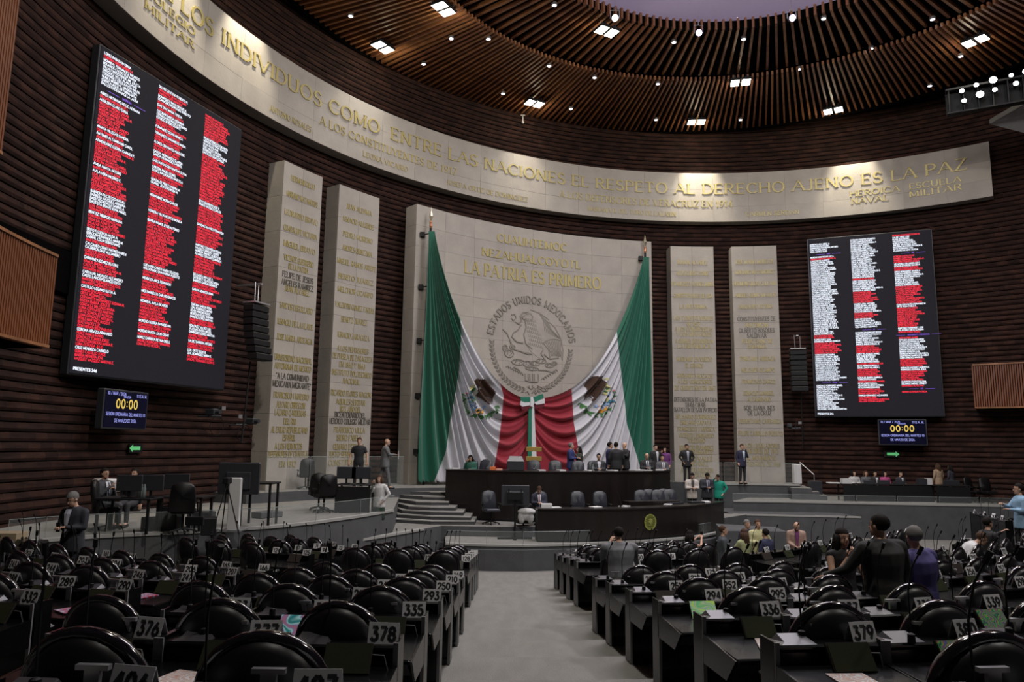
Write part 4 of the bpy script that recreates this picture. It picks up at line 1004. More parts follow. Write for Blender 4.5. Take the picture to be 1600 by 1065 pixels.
# hanging line-array loudspeakers
def line_array(px, py0, py1, R, label, curve):
    a, b = at_r(px[0], py0, R), at_r(px[1], py1, R)
    n = 8; th = theta(a); t = thing('line_array_speaker', label, 'loudspeaker', (a.x, a.y, a.z), th - PI / 2)
    H = a.z - b.z; hh = H / n
    for k in range(n):
        mb = MB(); y = curve * (k / n) ** 2; mb.box((0, y, -hh * (k + .5)), (.75 if curve else .42, .42, hh * .93), bev=.03); mb.build('speaker_box', M['blackmatt'], t)
    mb = MB(); mb.box((0, 0, .06), (.7, .5, .05)); mb.tube([(-.1, 0, .08), (-.12, 0, .75)], .02); mb.tube([(.15, .1, .08), (.15, .1, .7)], .02); mb.box((0, .35, .7), (.1, 1.0, .06)); mb.build('hanging_bracket', M['silver'], t)
    mb = MB(); mb.tube([(.1, .2, -H), (.12, .3, -H - 1.6), (.1, .35, -H - 2.6)], .03); mb.build('cable', M['blackmatt'], t)
line_array((401, 392), 477, 563, 18.9, 'black hanging line array loudspeaker left of the leftmost pillar', -.35)
line_array((1246, 1245), 547, 612, 19.3, 'black hanging line array loudspeaker between the rightmost pillar and right vote board', -.2)
def ptz(px, py, R, label, s_=1):
    p = at_r(px, py, R); th = theta(p)
    t = thing('wall_camera', label, 'camera', p, th - PI / 2)
    mb = MB(); mb.tube([(0, .8, .1), (0, .1, .1)], .03); mb.tube([(-.3, .1, .1), (.25, .1, .12)], .025); mb.tube([(.0, .1, .1), (.05, 0, .4)], .02); mb.build('arm', M['charcoal'], t)
    mb = MB(); mb.box((-.28 * s_, -.02, .22), (.22, .34, .2), bev=.03); mb.tube([(-.28 * s_, -.2, .22), (-.28 * s_, -.34, .22)], .07, 8); mb.build('camera_body', M['charcoal'], t)
    mb = MB(); mb.box((.22 * s_, 0, .36), (.16, .04, .12)); mb.build('monitor', M['silver'], t)
    mb = MB(); mb.tube([(.1 + .3 * cos(g), .1, -.2 + .3 * sin(g)) for g in [k * PI / 6 for k in range(13)]], .012, 5); mb.build('cable', M['blackmatt'], t)
ptz(340, 655, 19.6, 'robotic camera on a wall bracket under the left vote board', 1)
ptz(382, 668, 19.8, 'small robotic camera beside the foot of the leftmost pillar', -1)
ptz(1243, 672, 19.7, 'robotic camera on the brick wall right of the rightmost pillar', 1)

# ================================================================== FLAG
def pt_in(poly, x, y):
    c = False; j = len(poly) - 1
    for i in range(len(poly)):
        if (poly[i][1] > y) != (poly[j][1] > y) and x < (poly[j][0] - poly[i][0]) * (y - poly[i][1]) / (poly[j][1] - poly[i][1]) + poly[i][0]: c = not c
        j = i
    return c
pL, pR = at_r(668, 352, RPN - .45), at_r(1008, 392, RPN - .45)
fd = Vector((pR.x - pL.x, pR.y - pL.y, 0)).normalized(); fn_ = Vector((fd.y, -fd.x, 0))
if fn_.y > 0: fn_ = -fn_
def on_plane(px, py, off=0.0):
    d = ray(px, py); o = Vector((0, 0, CH)); p0 = pL + fn_ * off
    t = (p0 - o).dot(fn_) / d.dot(fn_); return o + d * t
def lerp(a, b, t): return a + (b - a) * t
def interp(x, xs, ys):
    if x <= xs[0]: return ys[0]
    for i in range(len(xs) - 1):
        if x <= xs[i + 1]:
            t = (x - xs[i]) / (xs[i + 1] - xs[i]); t = t * t * (3 - 2 * t) if False else t
            return ys[i] + (ys[i + 1] - ys[i]) * t
    return ys[-1]
stripe_mats = {}
def flag_mat():
    m = mat('flag_cloth', (0.6, 0.6, 0.6), 0.7); nt = m.node_tree; b = nt.nodes['Principled BSDF']
    b.inputs['Sheen Weight'].default_value = .25
    a1 = nt.nodes.new('ShaderNodeAttribute'); a1.attribute_name = 'gw'; a2 = nt.nodes.new('ShaderNodeAttribute'); a2.attribute_name = 'wr'
    g1 = nt.nodes.new('ShaderNodeMath'); g1.operation = 'GREATER_THAN'; g1.inputs[1].default_value = 0; nt.links.new(a1.outputs['Fac'], g1.inputs[0])
    g2 = nt.nodes.new('ShaderNodeMath'); g2.operation = 'GREATER_THAN'; g2.inputs[1].default_value = 0; nt.links.new(a2.outputs['Fac'], g2.inputs[0])
    m1 = nt.nodes.new('ShaderNodeMix'); m1.data_type = 'RGBA'; m1.inputs[6].default_value = (0.0, 0.10, 0.058, 1); m1.inputs[7].default_value = (0.53, 0.53, 0.57, 1)
    m2 = nt.nodes.new('ShaderNodeMix'); m2.data_type = 'RGBA'; m2.inputs[7].default_value = (0.27, 0.008, 0.024, 1)
    nt.links.new(g1.outputs[0], m1.inputs[0]); nt.links.new(m1.outputs[2], m2.inputs[6]); nt.links.new(g2.outputs[0], m2.inputs[0]); nt.links.new(m2.outputs[2], b.inputs['Base Color'])
    return m
M['flag'] = flag_mat()
def flag_half(root, side):
    if side < 0:
        A_, K_ = (673, 362), (829, 628)
        OUT = ([362, 440, 560, 660, 735, 760], [671, 667, 655, 646, 648, 655])
        P1 = {0: (659, 560), .22: (690, 640), .5: (706, 640), .75: (700, 590), 1: (700, 478)}
        P2 = {0: (644, 700), .22: (740, 900), .5: (778, 830), .75: (762, 720), 1: (755, 628)}
        E_ = {0: (652, 780), .22: (800, 950), .38: (828, 830), .5: (829, 680), .75: (829, 640), 1: (829, 622)}
        GW = ([480, 495, 527, 585, 660, 705, 748, 800], [724, 719.5, 720.5, 716.5, 703, 697, 680, 662])
        WR = ([590, 601, 618, 660, 690, 740, 800], [779, 782, 787, 783, 779.5, 770, 760])
    else:
        A_, K_ = (1008, 402), (831, 628)
        OUT = None
        P1 = {0: (1017, 560), .22: (1000, 640), .5: (975, 640), .75: (966, 600), 1: (975, 505)}
        P2 = {0: (1021, 700), .22: (945, 900), .5: (895, 830), .75: (905, 720), 1: (915, 628)}
        E_ = {0: (1020, 790), .22: (870, 950), .38: (832, 830), .5: (831, 680), .75: (831, 640), 1: (831, 622)}
        GW = ([500, 515, 560, 640, 660, 728, 800], [966, 963.5, 968, 977.5, 979, 1000, 1022])
        WR = ([590, 606, 660, 705, 740, 800], [893, 893, 896.6, 904.5, 911, 920])
    ks = sorted(P1); ke = sorted(E_)
    pt = lambda D, k_, s: (interp(s, k_, [D[k][0] for k in k_]), interp(s, k_, [D[k][1] for k in k_]))
    NSS, NT = 190, 110
    grid = []
    rs = random.Random(5 + side)
    ph = [rs.uniform(0, 6.28) for _ in range(8)]
    def fold(s, t):
        # narrow pleats in the green drop, wide swags in the rest
        g = sin(s * 2 * PI * 15 + ph[0] + sin(t * 3 + ph[1]) * .7) if s < .34 else 0
        wgt = max(0, min(1, (.34 - s) / .08)) if s < .34 else 0
        w2 = 1 - wgt
        k = sin(s * 2 * PI * 11 + ph[2] + .8 * sin(t * 4.2 + ph[3])) + .55 * sin(s * 2 * PI * 19 + ph[4] + .9 * sin(t * 3.1 + s * 7 + ph[5]))
        a_t = min(1, t / .35)
        a_e = min(1, (1 - t) / .25) * .85 + .15
        k = math.copysign(abs(k) ** .8, k)
        return (g * wgt * .16 * a_t + k * w2 * .15 * a_t * a_e)
    mb = MB(); gw, wr = [], []
    for i in range(NSS + 1):
        s = i / NSS
        for j in range(NT + 1):
            t = j / NT
            a, b, c, d = A_, pt(P1, ks, s), pt(P2, ks, s), pt(E_, ke, s)
            u = 1 - t
            x = u ** 3 * a[0] + 3 * u * u * t * b[0] + 3 * u * t * t * c[0] + t ** 3 * d[0]
            y = u ** 3 * a[1] + 3 * u * u * t * b[1] + 3 * u * t * t * c[1] + t ** 3 * d[1]
            lat = (s - .5) * 3 * (1 - t) ** 6 * 3
            p = on_plane(x + (lat if side < 0 else -lat), y)
            f = fold(s, t)
            if s > .995: f += .02
            p = p + fn_ * (f + .10 + .16 * sin(PI * min(1, t)) * (.4 + s * .3))
            mb.v.append(tuple(p))
            pj = proj(p); x, y = pj[0], pj[1]
            gx, wx = interp(y, *GW), interp(y, *WR)
            if side < 0: gw.append((x - gx) * .05); wr.append((x - wx) * .05)
            else: gw.append((gx - x) * .05); wr.append((wx - x) * .05)
    zmin = ZP0 + .06
    for i in range(NSS):
        for j in range(NT):
            a = i * (NT + 1) + j; q = (a, a + 1, a + NT + 2, a + NT + 1)
            if min(mb.v[k][2] for k in q) < zmin: continue
            mb.f.append(q); mb.mi.append(0)
    me = mb.mesh('cloth', M['flag'], True)
    for nme, vals in (('gw', gw), ('wr', wr)):
        at = me.attributes.new(nme, 'FLOAT', 'POINT'); at.data.foreach_set('value', vals)
    bv = BVHTree.FromPolygons([Vector(v) for v in mb.v], mb.f)
    o = link('cloth', me, root)
    return bv
flag = thing('national_flag', 'huge green, white and red flag draped from two poles and tied in the middle', 'flag')
bvs = {-1: flag_half(flag, -1), 1: flag_half(flag, 1)}
def shape_on_flag(mbm, side, pts, m, off=.03):
    """flat printed shape, photograph-plane outline laid onto the draped cloth"""
    P = []
    for (x, y) in pts:
        q = on_plane(x, y); h = bvs[side].ray_cast(q + fn_ * 1.5, -fn_, 3.0)
        P.append((h[0] if h[0] else q) + fn_ * off)
    mbm.poly(P, m)
def area_on_flag(mbm, side, pts, m, off=.05, st=1.3):
    x0, x1 = min(p[0] for p in pts), max(p[0] for p in pts); y0, y1 = min(p[1] for p in pts), max(p[1] for p in pts)
    def L(x, y):
        q = on_plane(x, y); h = bvs[side].ray_cast(q + fn_ * 1.5, -fn_, 3.0); return (h[0] if h[0] else q) + fn_ * off
    cache = {}
    for i in range(int((x1 - x0) / st) + 1):
        for j in range(int((y1 - y0) / st) + 1):
            if pt_in(pts, x0 + (i + .5) * st, y0 + (j + .5) * st):
                c = []
                for (a, b) in ((i, j), (i + 1, j), (i + 1, j + 1), (i, j + 1)):
                    if (a, b) not in cache: cache[(a, b)] = L(x0 + a * st, y0 + b * st)
                    c.append(cache[(a, b)])
                mbm.poly(c, m)
em_mats = [mat('brown_print', (0.045, 0.020, 0.012), .8), mat('green_print', (0.05, 0.17, 0.05), .8), mat('blue_print', (0.03, 0.14, 0.22), .8), mat('amber_print', (0.60, 0.28, 0.04), .8), mat('pale_blue_print', (0.25, 0.38, 0.60), .8), mat('straw_print', (0.50, 0.47, 0.22), .8), mat('pink_print', (0.45, 0.12, 0.15), .8)]
rs = random.Random(3)
def flag_arms(side, cx, cy):
    mb = MB(); S = -side      # left arms have the eagle on the right of the wreath, right arms on the left
    def X(u, v): return (cx + u * (1 if side < 0 else -1), cy + v)
    def leaf(u, v, a, l, w_, m):
        ca, sa = cos(a), sin(a)
        shape_on_flag(mb, side, [X(u, v), X(u + ca * l * .4 - sa * w_, v + sa * l * .4 + ca * w_), X(u + ca * l, v + sa * l), X(u + ca * l * .4 + sa * w_, v + sa * l * .4 - ca * w_)], m, .06)
    # wing and body (strips so they follow the folds)
    area_on_flag(mb, side, [X(-8, -30), X(-2, -29), X(0, -22), X(-3, -10), X(-8, -14), X(-9, -24)], 0, .07)
    area_on_flag(mb, side, [X(0, -29), X(6, -30), X(13, -25), X(18, -17), X(20, -8), X(14, -12), X(6, -14), X(-2, -20)], 0, .07)
    area_on_flag(mb, side, [X(-4, -14), X(6, -15), X(15, -12), X(20, -8), X(20, 2), X(14, -2), X(6, -4), X(-3, -4)], 0, .07)
    area_on_flag(mb, side, [X(-8, -14), X(-3, -14), X(4, -6), X(9, 3), X(14, 10), X(8, 9), X(0, 3), X(-6, -4)], 0, .07)
    for k in range(7): leaf(5 + k * 2.2, -6 + k * .6, rad(82), 14 - abs(k - 4), .9, 0)
    leaf(-9, -26, rad(160), 9, 2.2, 5); leaf(-12, -20, rad(120), 10, 2.4, 5)
    for k in range(9): leaf(-12 - 3 * sin(k), -16 + k * 2.6, rad(rs.uniform(60, 140)), 6, 1.8, rs.choice([5, 5, 1]))
    for k in range(26):
        a = rad(rs.uniform(85, 215)); r = rs.uniform(15, 23); leaf(r * cos(a) * .9 - 2, 4 + r * sin(a) * .85 - 4, rs.uniform(0, 6), rs.uniform(4, 7), rs.uniform(1.6, 2.6), rs.choice([2, 2, 2, 1, 4]))
    for k in range(7): leaf(-10 + k * 1.6, 18 + rs.uniform(-3, 4), rs.uniform(0, 3), 7, 2.8, 3)
    for k in range(8): leaf(-16 + k * 3, 12 + rs.uniform(-3, 6), rs.uniform(0, 3), 5, 1.8, 4)
    leaf(-24, -9, 1, 4, 1.5, 6)
    for k in range(17):
        a = rad(15 + k * 11.5); u, v = 27 * cos(a), 5 + 25 * sin(a)
        if k in (0, 1, 2, 3): leaf(u, v, a + PI / 2 + .4, 8, 2.4, 1); leaf(u, v, a + PI / 2 - 1.2, 6, 1.8, 1)
        else: leaf(u, v, a + PI / 2 + .5, 6.5, 1.9, 1); leaf(u, v, a + PI / 2 - .9, 5.5, 1.5, 1)
    mb.build('printed_arms', em_mats, flag)['kind'] = 'stuff'
flag_arms(-1, 748, 622); flag_arms(1, 930, 618)
# ribbon tie: two loops, knot, two hanging tails
def ribbon(name, pts, m, off):
    mb = MB(); P = [on_plane(x, y, off + .12) for x, y in pts]; B = [p - fn_ * .05 for p in P]
    n = len(P); mb.poly(P); mb.poly(B[::-1])
    for i in range(n): mb.quad(P[i], P[(i + 1) % n], B[(i + 1) % n], B[i])
    mb.build(name, m, flag)
mg, mw_, mr_ = mat('ribbon_green', (0.01, 0.15, 0.09), .7), mat('ribbon_white', (.58, .58, .6), .7), mat('ribbon_red', (.10, .004, .012), .7)
ribbon('bow_loop', [(813, 620), (829, 620), (830, 628), (820, 629), (814, 626)], mg, .42); ribbon('bow_loop', [(814, 626), (820, 628), (829, 628), (828, 633), (816, 635), (813, 632)], mw_, .42); ribbon('bow_loop', [(813, 633), (828, 632), (828, 638), (816, 640)], mr_, .40)
ribbon('bow_loop', [(834, 620), (848, 615), (850, 620), (842, 626), (834, 628)], mg, .42); ribbon('bow_loop', [(835, 629), (842, 625), (851, 622), (851, 630), (838, 632)], mw_, .42); ribbon('bow_loop', [(835, 633), (851, 629), (850, 636), (836, 638)], mr_, .40)
ribbon('knot', [(829, 620), (833, 620), (835, 628), (833, 636), (829, 634)], mw_, .46)
ribbon('ribbon_tail', [(826, 636), (831, 636), (830.5, 736), (824.5, 736)], mg, .36); ribbon('ribbon_tail', [(831, 634), (834.5, 634), (839.5, 736), (831, 736)], mw_, .37)
# poles with brackets and gilt spear tips
for (px, py, ps, lb) in ((673, 360, -1, 'flagpole with gilt spear tip at the left edge of the flag'), (1008, 398, 1, 'flagpole with gilt spear tip at the right edge of the flag')):
    p = on_plane(px, py, -.12)
    t = thing('flagpole', lb, 'flagpole', (p.x, p.y, ZP0))
    H = p.z - ZP0
    mb = MB(); mb.tube([(0, 0, 0), (0, 0, H + .1)], .05, 8); mb.build('pole', M['blackmatt'], t)
    mb = MB(); mb.lathe([(.035, .1), (.07, .18), (.05, .3), (.06, .36), (.03, .42)], (0, 0, H), 10); mb.build('collar', mat('copper_collar', (.45, .2, .1), .4, .6), t)
    mb = MB(); mb.lathe([(.03, .42), (.05, .5), (.09, .62), (.05, .82), (.005, 1.02)], (0, 0, H), 8); mb.build('spear_tip', mat('gilt_tip', (.75, .68, .5), .25, .8), t)
    for k in range(5):
        zz = H - .15 - k * H * .215
        mb = MB(); mb.box((-.35 if ps < 0 else -.2, .12, zz), (.2, .2, .2)); mb.tube([(-.3 if ps < 0 else -.15, .12, zz), (0, 0, zz + .03)], .025); mb.tube([(-.35 if ps < 0 else -.15, .12, zz), (-.35 if ps < 0 else -.15, .45, zz)], .04); mb.build('bracket', M['blackmatt'], t)

# ================================================================== SEATS: desks, chairs and number cards
def desk_parts():
    P = {}
    mb = MB(); mb.box((0, .075, .37), (.60, .14, .66), bev=.01); mb.box((0, .06, .03), (.56, .18, .06)); P['body'] = (mb.mesh('body', M['black']), None)
    mb = MB(); mb.hexa([(-.30, -.56, .585), (.30, -.56, .585), (.30, .0, .60), (-.30, .0, .60), (-.30, -.56, .61), (.30, -.56, .61), (.30, .0, .63), (-.30, .0, .63)])
    mb.box((0, -.575, .597), (.60, .02, .034), 0, 0, .008); P['worktop'] = (mb.mesh('worktop', M['black']), None)
    mb = MB(); mb.hexa([(-.28, -.40, .47), (.28, -.40, .47), (.28, .0, .47), (-.28, .0, .47), (-.28, -.55, .583), (.28, -.55, .583), (.28, .0, .597), (-.28, .0, .597)]); P['drawer'] = (mb.mesh('drawer', M['blackmatt']), None)
    for s_ in (-1, 1):
        mb = MB(); mb.box((s_ * .307, .065, .38), (.014, .17, .74)); P['side_panel' + str(s_)] = (mb.mesh('side_panel', M['black']), None)
        mb = MB(); mb.hexa([(s_ * .307 - .007, -.42, .44), (s_ * .307 + .007, -.42, .44), (s_ * .307 + .007, 0, .44), (s_ * .307 - .007, 0, .44), (s_ * .307 - .007, -.57, .60), (s_ * .307 + .007, -.57, .60), (s_ * .307 + .007, 0, .64), (s_ * .307 - .007, 0, .64)])
        P['apron' + str(s_)] = (mb.mesh('apron', M['black']), None)
        mb = MB(); mb.box((s_ * .302, -.027, .38), (.026, .012, .74)); P['edge_strip' + str(s_)] = (mb.mesh('edge_strip', M['strip']), None)
    mb = MB(); mb.box((0, .07, .715), (.62, .17, .03), 0, 0, .01); P['hutch_top'] = (mb.mesh('hutch_top', M['black']), None)
    mb = MB(); mb.hexa([(-.26, .0, .73), (-.06, .0, .73), (-.06, .13, .73), (-.26, .13, .73), (-.23, .03, .738), (-.09, .03, .738), (-.09, .12, .762), (-.23, .12, .762)]); P['console'] = (mb.mesh('console', mat('console_plastic', (.055, .053, .062), .35)), None)
    mb = MB(); mb.lathe([(.022, .73), (.020, .775), (.01, .78)], (-.13, .05, 0), 8); mb.tube([(-.13, .05, .79), (-.135, .05, 1.0), (-.12, .03, 1.13), (-.10, .0, 1.20)], .005, 5); mb.tube([(-.10, .0, 1.20), (-.09, -.02, 1.245)], .012, 6); P['microphone'] = (mb.mesh('microphone', M['blackmatt']), None)
    mb = MB(); mb.box((.03, .13, .80), (.12, .025, .018)); mb.box((.03, .13, .765), (.055, .02, .06)); P['card_reader'] = (mb.mesh('card_reader', M['silver']), None)
    mb = MB(); mb.hexa([(-.05, -.13, .62), (.19, -.13, .62), (.19, -.045, .745), (-.05, -.045, .745), (-.05, -.145, .63), (.19, -.145, .63), (.19, -.06, .755), (-.05, -.06, .755)]); P['touchscreen'] = (mb.mesh('touchscreen', M['greenbook']), None)
    mb = MB(); mb.tube([(.19, -.06, .70), (.25, -.07, .70), (.27, -.06, .62)], .004, 5); P['cable'] = (mb.mesh('cable', M['silver']), None)
    return P
DP = desk_parts()
scr = {}
def screen_mesh(k):
    if k not in scr:
        mb = MB(); mb.hexa([(-.045, -.148, .632), (.185, -.148, .632), (.185, -.068, .752), (-.045, -.068, .752), (-.045, -.151, .634), (.185, -.151, .634), (.185, -.071, .754), (-.045, -.071, .754)])
        scr[k] = mb.mesh('display', M[k])
    return scr[k]
def chair_parts():
    P = {}
    W2, zb, zt = .225, .40, .83
    out = [(-W2, zb), (-W2, .60), (-W2, zt - .02)] + [(W2 * cos(rad(180 - a)), zt + .225 * sin(rad(a))) for a in range(12, 180, 12)] + [(W2, zt - .02), (W2, .60), (W2, zb)]
    mb = MB(); cz = .74; n = len(out)
    rings = [(1.0, .035), (1.0, -.03), (.90, -.062), (.6, -.082), (.02, -.088)]
    for sc_, y in rings:
        for (x, z) in out: mb.v.append((x * sc_, y - (z - .4) * .10 + abs(x * sc_) ** 2 * .5, cz + (z - cz) * sc_))
    for r_ in range(len(rings) - 1):
        for i in range(n):
            j = (i + 1) % n; mb.f.append((r_ * n + i, r_ * n + j, (r_ + 1) * n + j, (r_ + 1) * n + i)); mb.mi.append(0)
    n1 = len(mb.v)
    for sc_, y in ((.85, .055), (.02, .06)):
        for (x, z) in out: mb.v.append((x * sc_, y - (z - .4) * .10, cz + (z - cz) * sc_))
    for i in range(n):
        j = (i + 1) % n; mb.f.append((j, i, n1 + i, n1 + j)); mb.f.append((n1 + j, n1 + i, n1 + n + i, n1 + n + j)); mb.mi += [0, 0]
    P['backrest'] = mb.mesh('backrest', M['leather'], True)
    mb = MB(); mb.tube([(x * 1.03, -.005 - (z - .4) * .10 + x * x * .5, z + (.006 if z > zt else 0)) for x, z in out], .028, 7); P['rim'] = mb.mesh('rim', M['rim'], True)
    mb = MB(); mb.box((0, .24, .42), (.44, .42, .11), 0, 0, .035); P['seat'] = mb.mesh('seat', M['leather'])
    for s_ in (-1, 1):
        mb = MB(); mb.box((s_ * .235, .17, .60), (.06, .34, .05), 0, 0, .02); mb.box((s_ * .24, .20, .47), (.03, .20, .24), 0, 0, .01); P['armrest' + str(s_)] = mb.mesh('armrest', M['black'])
    mb = MB(); mb.box((0, .18, .20), (.16, .2, .36), 0, 0, .02); mb.box((0, .18, .02), (.36, .40, .04), 0, 0, .015); P['pedestal'] = mb.mesh('pedestal', M['blackmatt'])
    return P
CPt = chair_parts()
mb = MB(); hw = .081
mb.hexa([(-hw, -.035, 0), (hw, -.035, 0), (hw, -.033, 0), (-hw, -.033, 0), (-hw, -.001, .102), (hw, -.001, .102), (hw, .001, .102), (-hw, .001, .102)])
mb.hexa([(-hw, .037, 0), (hw, .037, 0), (hw, .035, 0), (-hw, .035, 0), (-hw, .001, .102), (hw, .001, .102), (hw, -.001, .102), (-hw, -.001, .102)])
card_me = mb.mesh('folded_card', M['card'])
FIRST = {20.45: 408, 19.03: 379, 17.7: 336, 16.35: 294, 15.02: 251, 13.69: 211, 12.5: 170, 10.3: 129, 9.1: 102, 7.9: 76, 6.7: 52}
SCRM = {334: 'scr_teal', 294: 'scr_green', 335: 'screengreen', 380: 'scr_multi', 378: 'screengreen', 339: 'scr_multi', 293: 'screengreen', 333: 'screengreen'}
PAPER = {336: 'leaflet', 379: 'leaflet', 294: 'leaflet', 251: 'paper', 211: 'paper', 332: 'leaflet', 331: 'leaflet', 290: 'magazine', 289: 'paper', 247: 'magazine', 246: 'paper', 245: 'magazine', 380: 'leaflet', 376: 'paper', 377: 'leaflet', 406: 'leaflet', 298: 'magazine', 337: 'paper', 207: 'magazine'}
seats = []
for rc in ROWS[1:]:
    D = 23 - rc; sL = -.03 - .009 * D; sR = 2.03 - .03 * D
    left, right = [], []
    s = sL
    for blk, cnt in ((0, 3), (1, 7), (2, 8)):
        for i in range(cnt): left.append((s - .63 * (i + .5), blk, i))
        s -= cnt * .63 + 1.0
    s = sR
    for blk, cnt in ((0, 4), (1, 7), (2, 8), (3, 8)):
        for i in range(cnt): right.append((s + .63 * (i + .5), blk, i))
        s += cnt * .63 + 1.0
    for side, L in ((-1, left), (1, right)):
        for k, (ss, blk, i) in enumerate(L):
            num = FIRST[rc] + k if side > 0 else FIRST[rc] - 1 - k
            if side < 0 and k > 21: continue
            seats.append((rc, ss, side, blk, i, num))
kept = []
for (rc, ss, side, blk, i, num) in seats:
    ph = ss / rc
    x, y = QX + rc * sin(ph), QY - rc * cos(ph)
    ro = [q for q in ROWS if q > rc][-1]
    rb = rc + 1.11 if rc == 10.3 else min(rc + 1.11, ro - .22); xb, yb = QX + rb * sin(ph), QY - rb * cos(ph)
    if y > 23 or yb < .6: continue
    z = ROWZ[rc]
    ok = True
    for (a, b) in ((x, y), (xb, yb), (x + .4 * side, y + .3), (QX + (rc - .3) * sin(ph), QY - (rc - .3) * cos(ph)), (QX + rc * sin(ph + side * .35 / rc), QY - rc * cos(ph + side * .35 / rc))):
        if pt_in(LE + [(-20, 9), (-20, 30), (-4, 30)], a, b) or pt_in(ME + [(-2.2, 24.1), (-5, 22)], a, b): ok = False
    if side > 0 and (zr(rc + .1, x, y) < .01 or zr(rc + .1, QX + rc * sin(ph + .02), QY - rc * cos(ph + .02)) < .01 or zr(rb - .2, xb, yb) < .01): ok = False
    if side < 0 and rc <= 10.3 and x < -5.2: ok = False
    if rc < 9.5 and side > 0 and blk > 0: ok = False
    if ok is False: continue
    pj = proj((x, y, z + .9)); pk = proj((xb, yb, z + 1.0))
    if not pj: continue
    if not (-90 < pj[0] < 1690) or pj[1] > 1130: 
        if not (pk and -90 < pk[0] < 1690 and pk[1] < 1090): continue
    kept.append((rc, ss, side, blk, i, num, ph, x, y, z, xb, yb, pk))
kept.sort(key=lambda k: k[8])
rowname = {20.45: 'nearest row', 19.03: 'second row', 17.7: 'third row', 16.35: 'fourth row', 15.02: 'fifth row', 13.69: 'sixth row', 12.5: 'seventh row', 10.3: 'eighth row', 9.1: 'ninth row', 7.9: 'tenth row', 6.7: 'front row'}
ordw = ['first', 'second', 'third', 'fourth', 'fifth', 'sixth', 'seventh', 'eighth']
blkw = ['beside central aisle', 'middle block', 'outer block', 'farthest block']
def where(rc, side, blk, i): return '%s, %s seat of %s %s' % (rowname[rc], ordw[i], 'left' if side < 0 else 'right', blkw[blk])
numtxt = {}
for (rc, ss, side, blk, i, num, ph, x, y, z, xb, yb, pk) in kept:
    pj = proj((x, y, z + .9)); vis = pj and -60 < pj[0] < 1660 and pj[1] < 1120
    r2 = random.Random(num)
    if vis:
        pl_ = ('left' if side < 0 else 'right') + ' of the central aisle'
        t = thing('desk', 'black desk with card %d, %s' % (num, where(rc, side, blk, i)), 'desk', (x, y, z), ph, 'numbered delegate desks')
        for k, (me, _) in DP.items():
            nmn = k.rstrip('-1')
            if rc < 12.6 and nmn in ('drawer', 'edge_strip', 'cable', 'console', 'card_reader') and not (i == 0 and blk == 0): continue
            if nmn == 'cable' and r2.random() < .5: continue
            if nmn == 'touchscreen' and r2.random() < .3 and num not in SCRM: continue
            o = link(nmn, me, t)
            if nmn == 'touchscreen': link('display', screen_mesh(SCRM.get(num, r2.choice(['screengreen', 'greenbook', 'screengreen']))), o)
            if nmn == 'microphone': o.rotation_euler = (0, 0, r2.uniform(-.5, .5)); o.location = (r2.uniform(-.02, .02), 0, 0)
        # number card
        cx_, cy_ = .225, .05
        c = thing('number_card', 'white card numbered %d, %s' % (num, where(rc, side, blk, i)), 'number card', (x + cx_ * cos(ph) - cy_ * sin(ph), y + cx_ * sin(ph) + cy_ * cos(ph), z + .731), ph + r2.uniform(-.22, .22), 'white number cards')
        link('folded_card', card_me, c)
        mb = MB(); q = text_quads(str(num), .062, thick=.27, thin=.23, serif=0, gap=.16)
        put_text(mb, q, lambda u, v, d: (u, -.035 + (.018 + v) * .333 - .0012, .018 + v)); mb.build('number', M['ink'], c)['kind'] = 'stuff'
        pm = PAPER.get(num) or (r2.choice(['leaflet', 'paper', 'magazine']) if r2.random() < .12 else None)
        if pm:
            u, v = r2.uniform(-.08, .12), -.30
            px_, py_ = x + u * cos(ph) - v * sin(ph), y + u * sin(ph) + v * cos(ph)
            mb = MB(); mb.box((0, 0, .006), (.20, .28, .008) if pm != 'paper' else (.18, .24, .004))
            o = mb.build({'leaflet': 'leaflet', 'paper': 'paper_sheet', 'magazine': 'magazine'}[pm], M[pm], None, False, (px_, py_, z + .620), ph + r2.uniform(-.5, .5))
            tag(o, {'leaflet': 'printed leaflet on desk %d', 'paper': 'white sheet on desk %d', 'magazine': 'red and blue magazine on desk %d'}[pm] % num + ', ' + where(rc, side, blk, i), 'paper', 'papers left on the desks')
    c = thing('chair', 'black round-backed chair, ' + where(rc, side, blk, i), 'chair', (xb, yb, z), ph + r2.uniform(-.10, .10), 'round-backed black chairs')
    for k, me in CPt.items():
        if rc < 12.6 and k.startswith('armrest') and False: continue
        link(k.rstrip('-1'), me, c)
print('SEATS', len(kept))

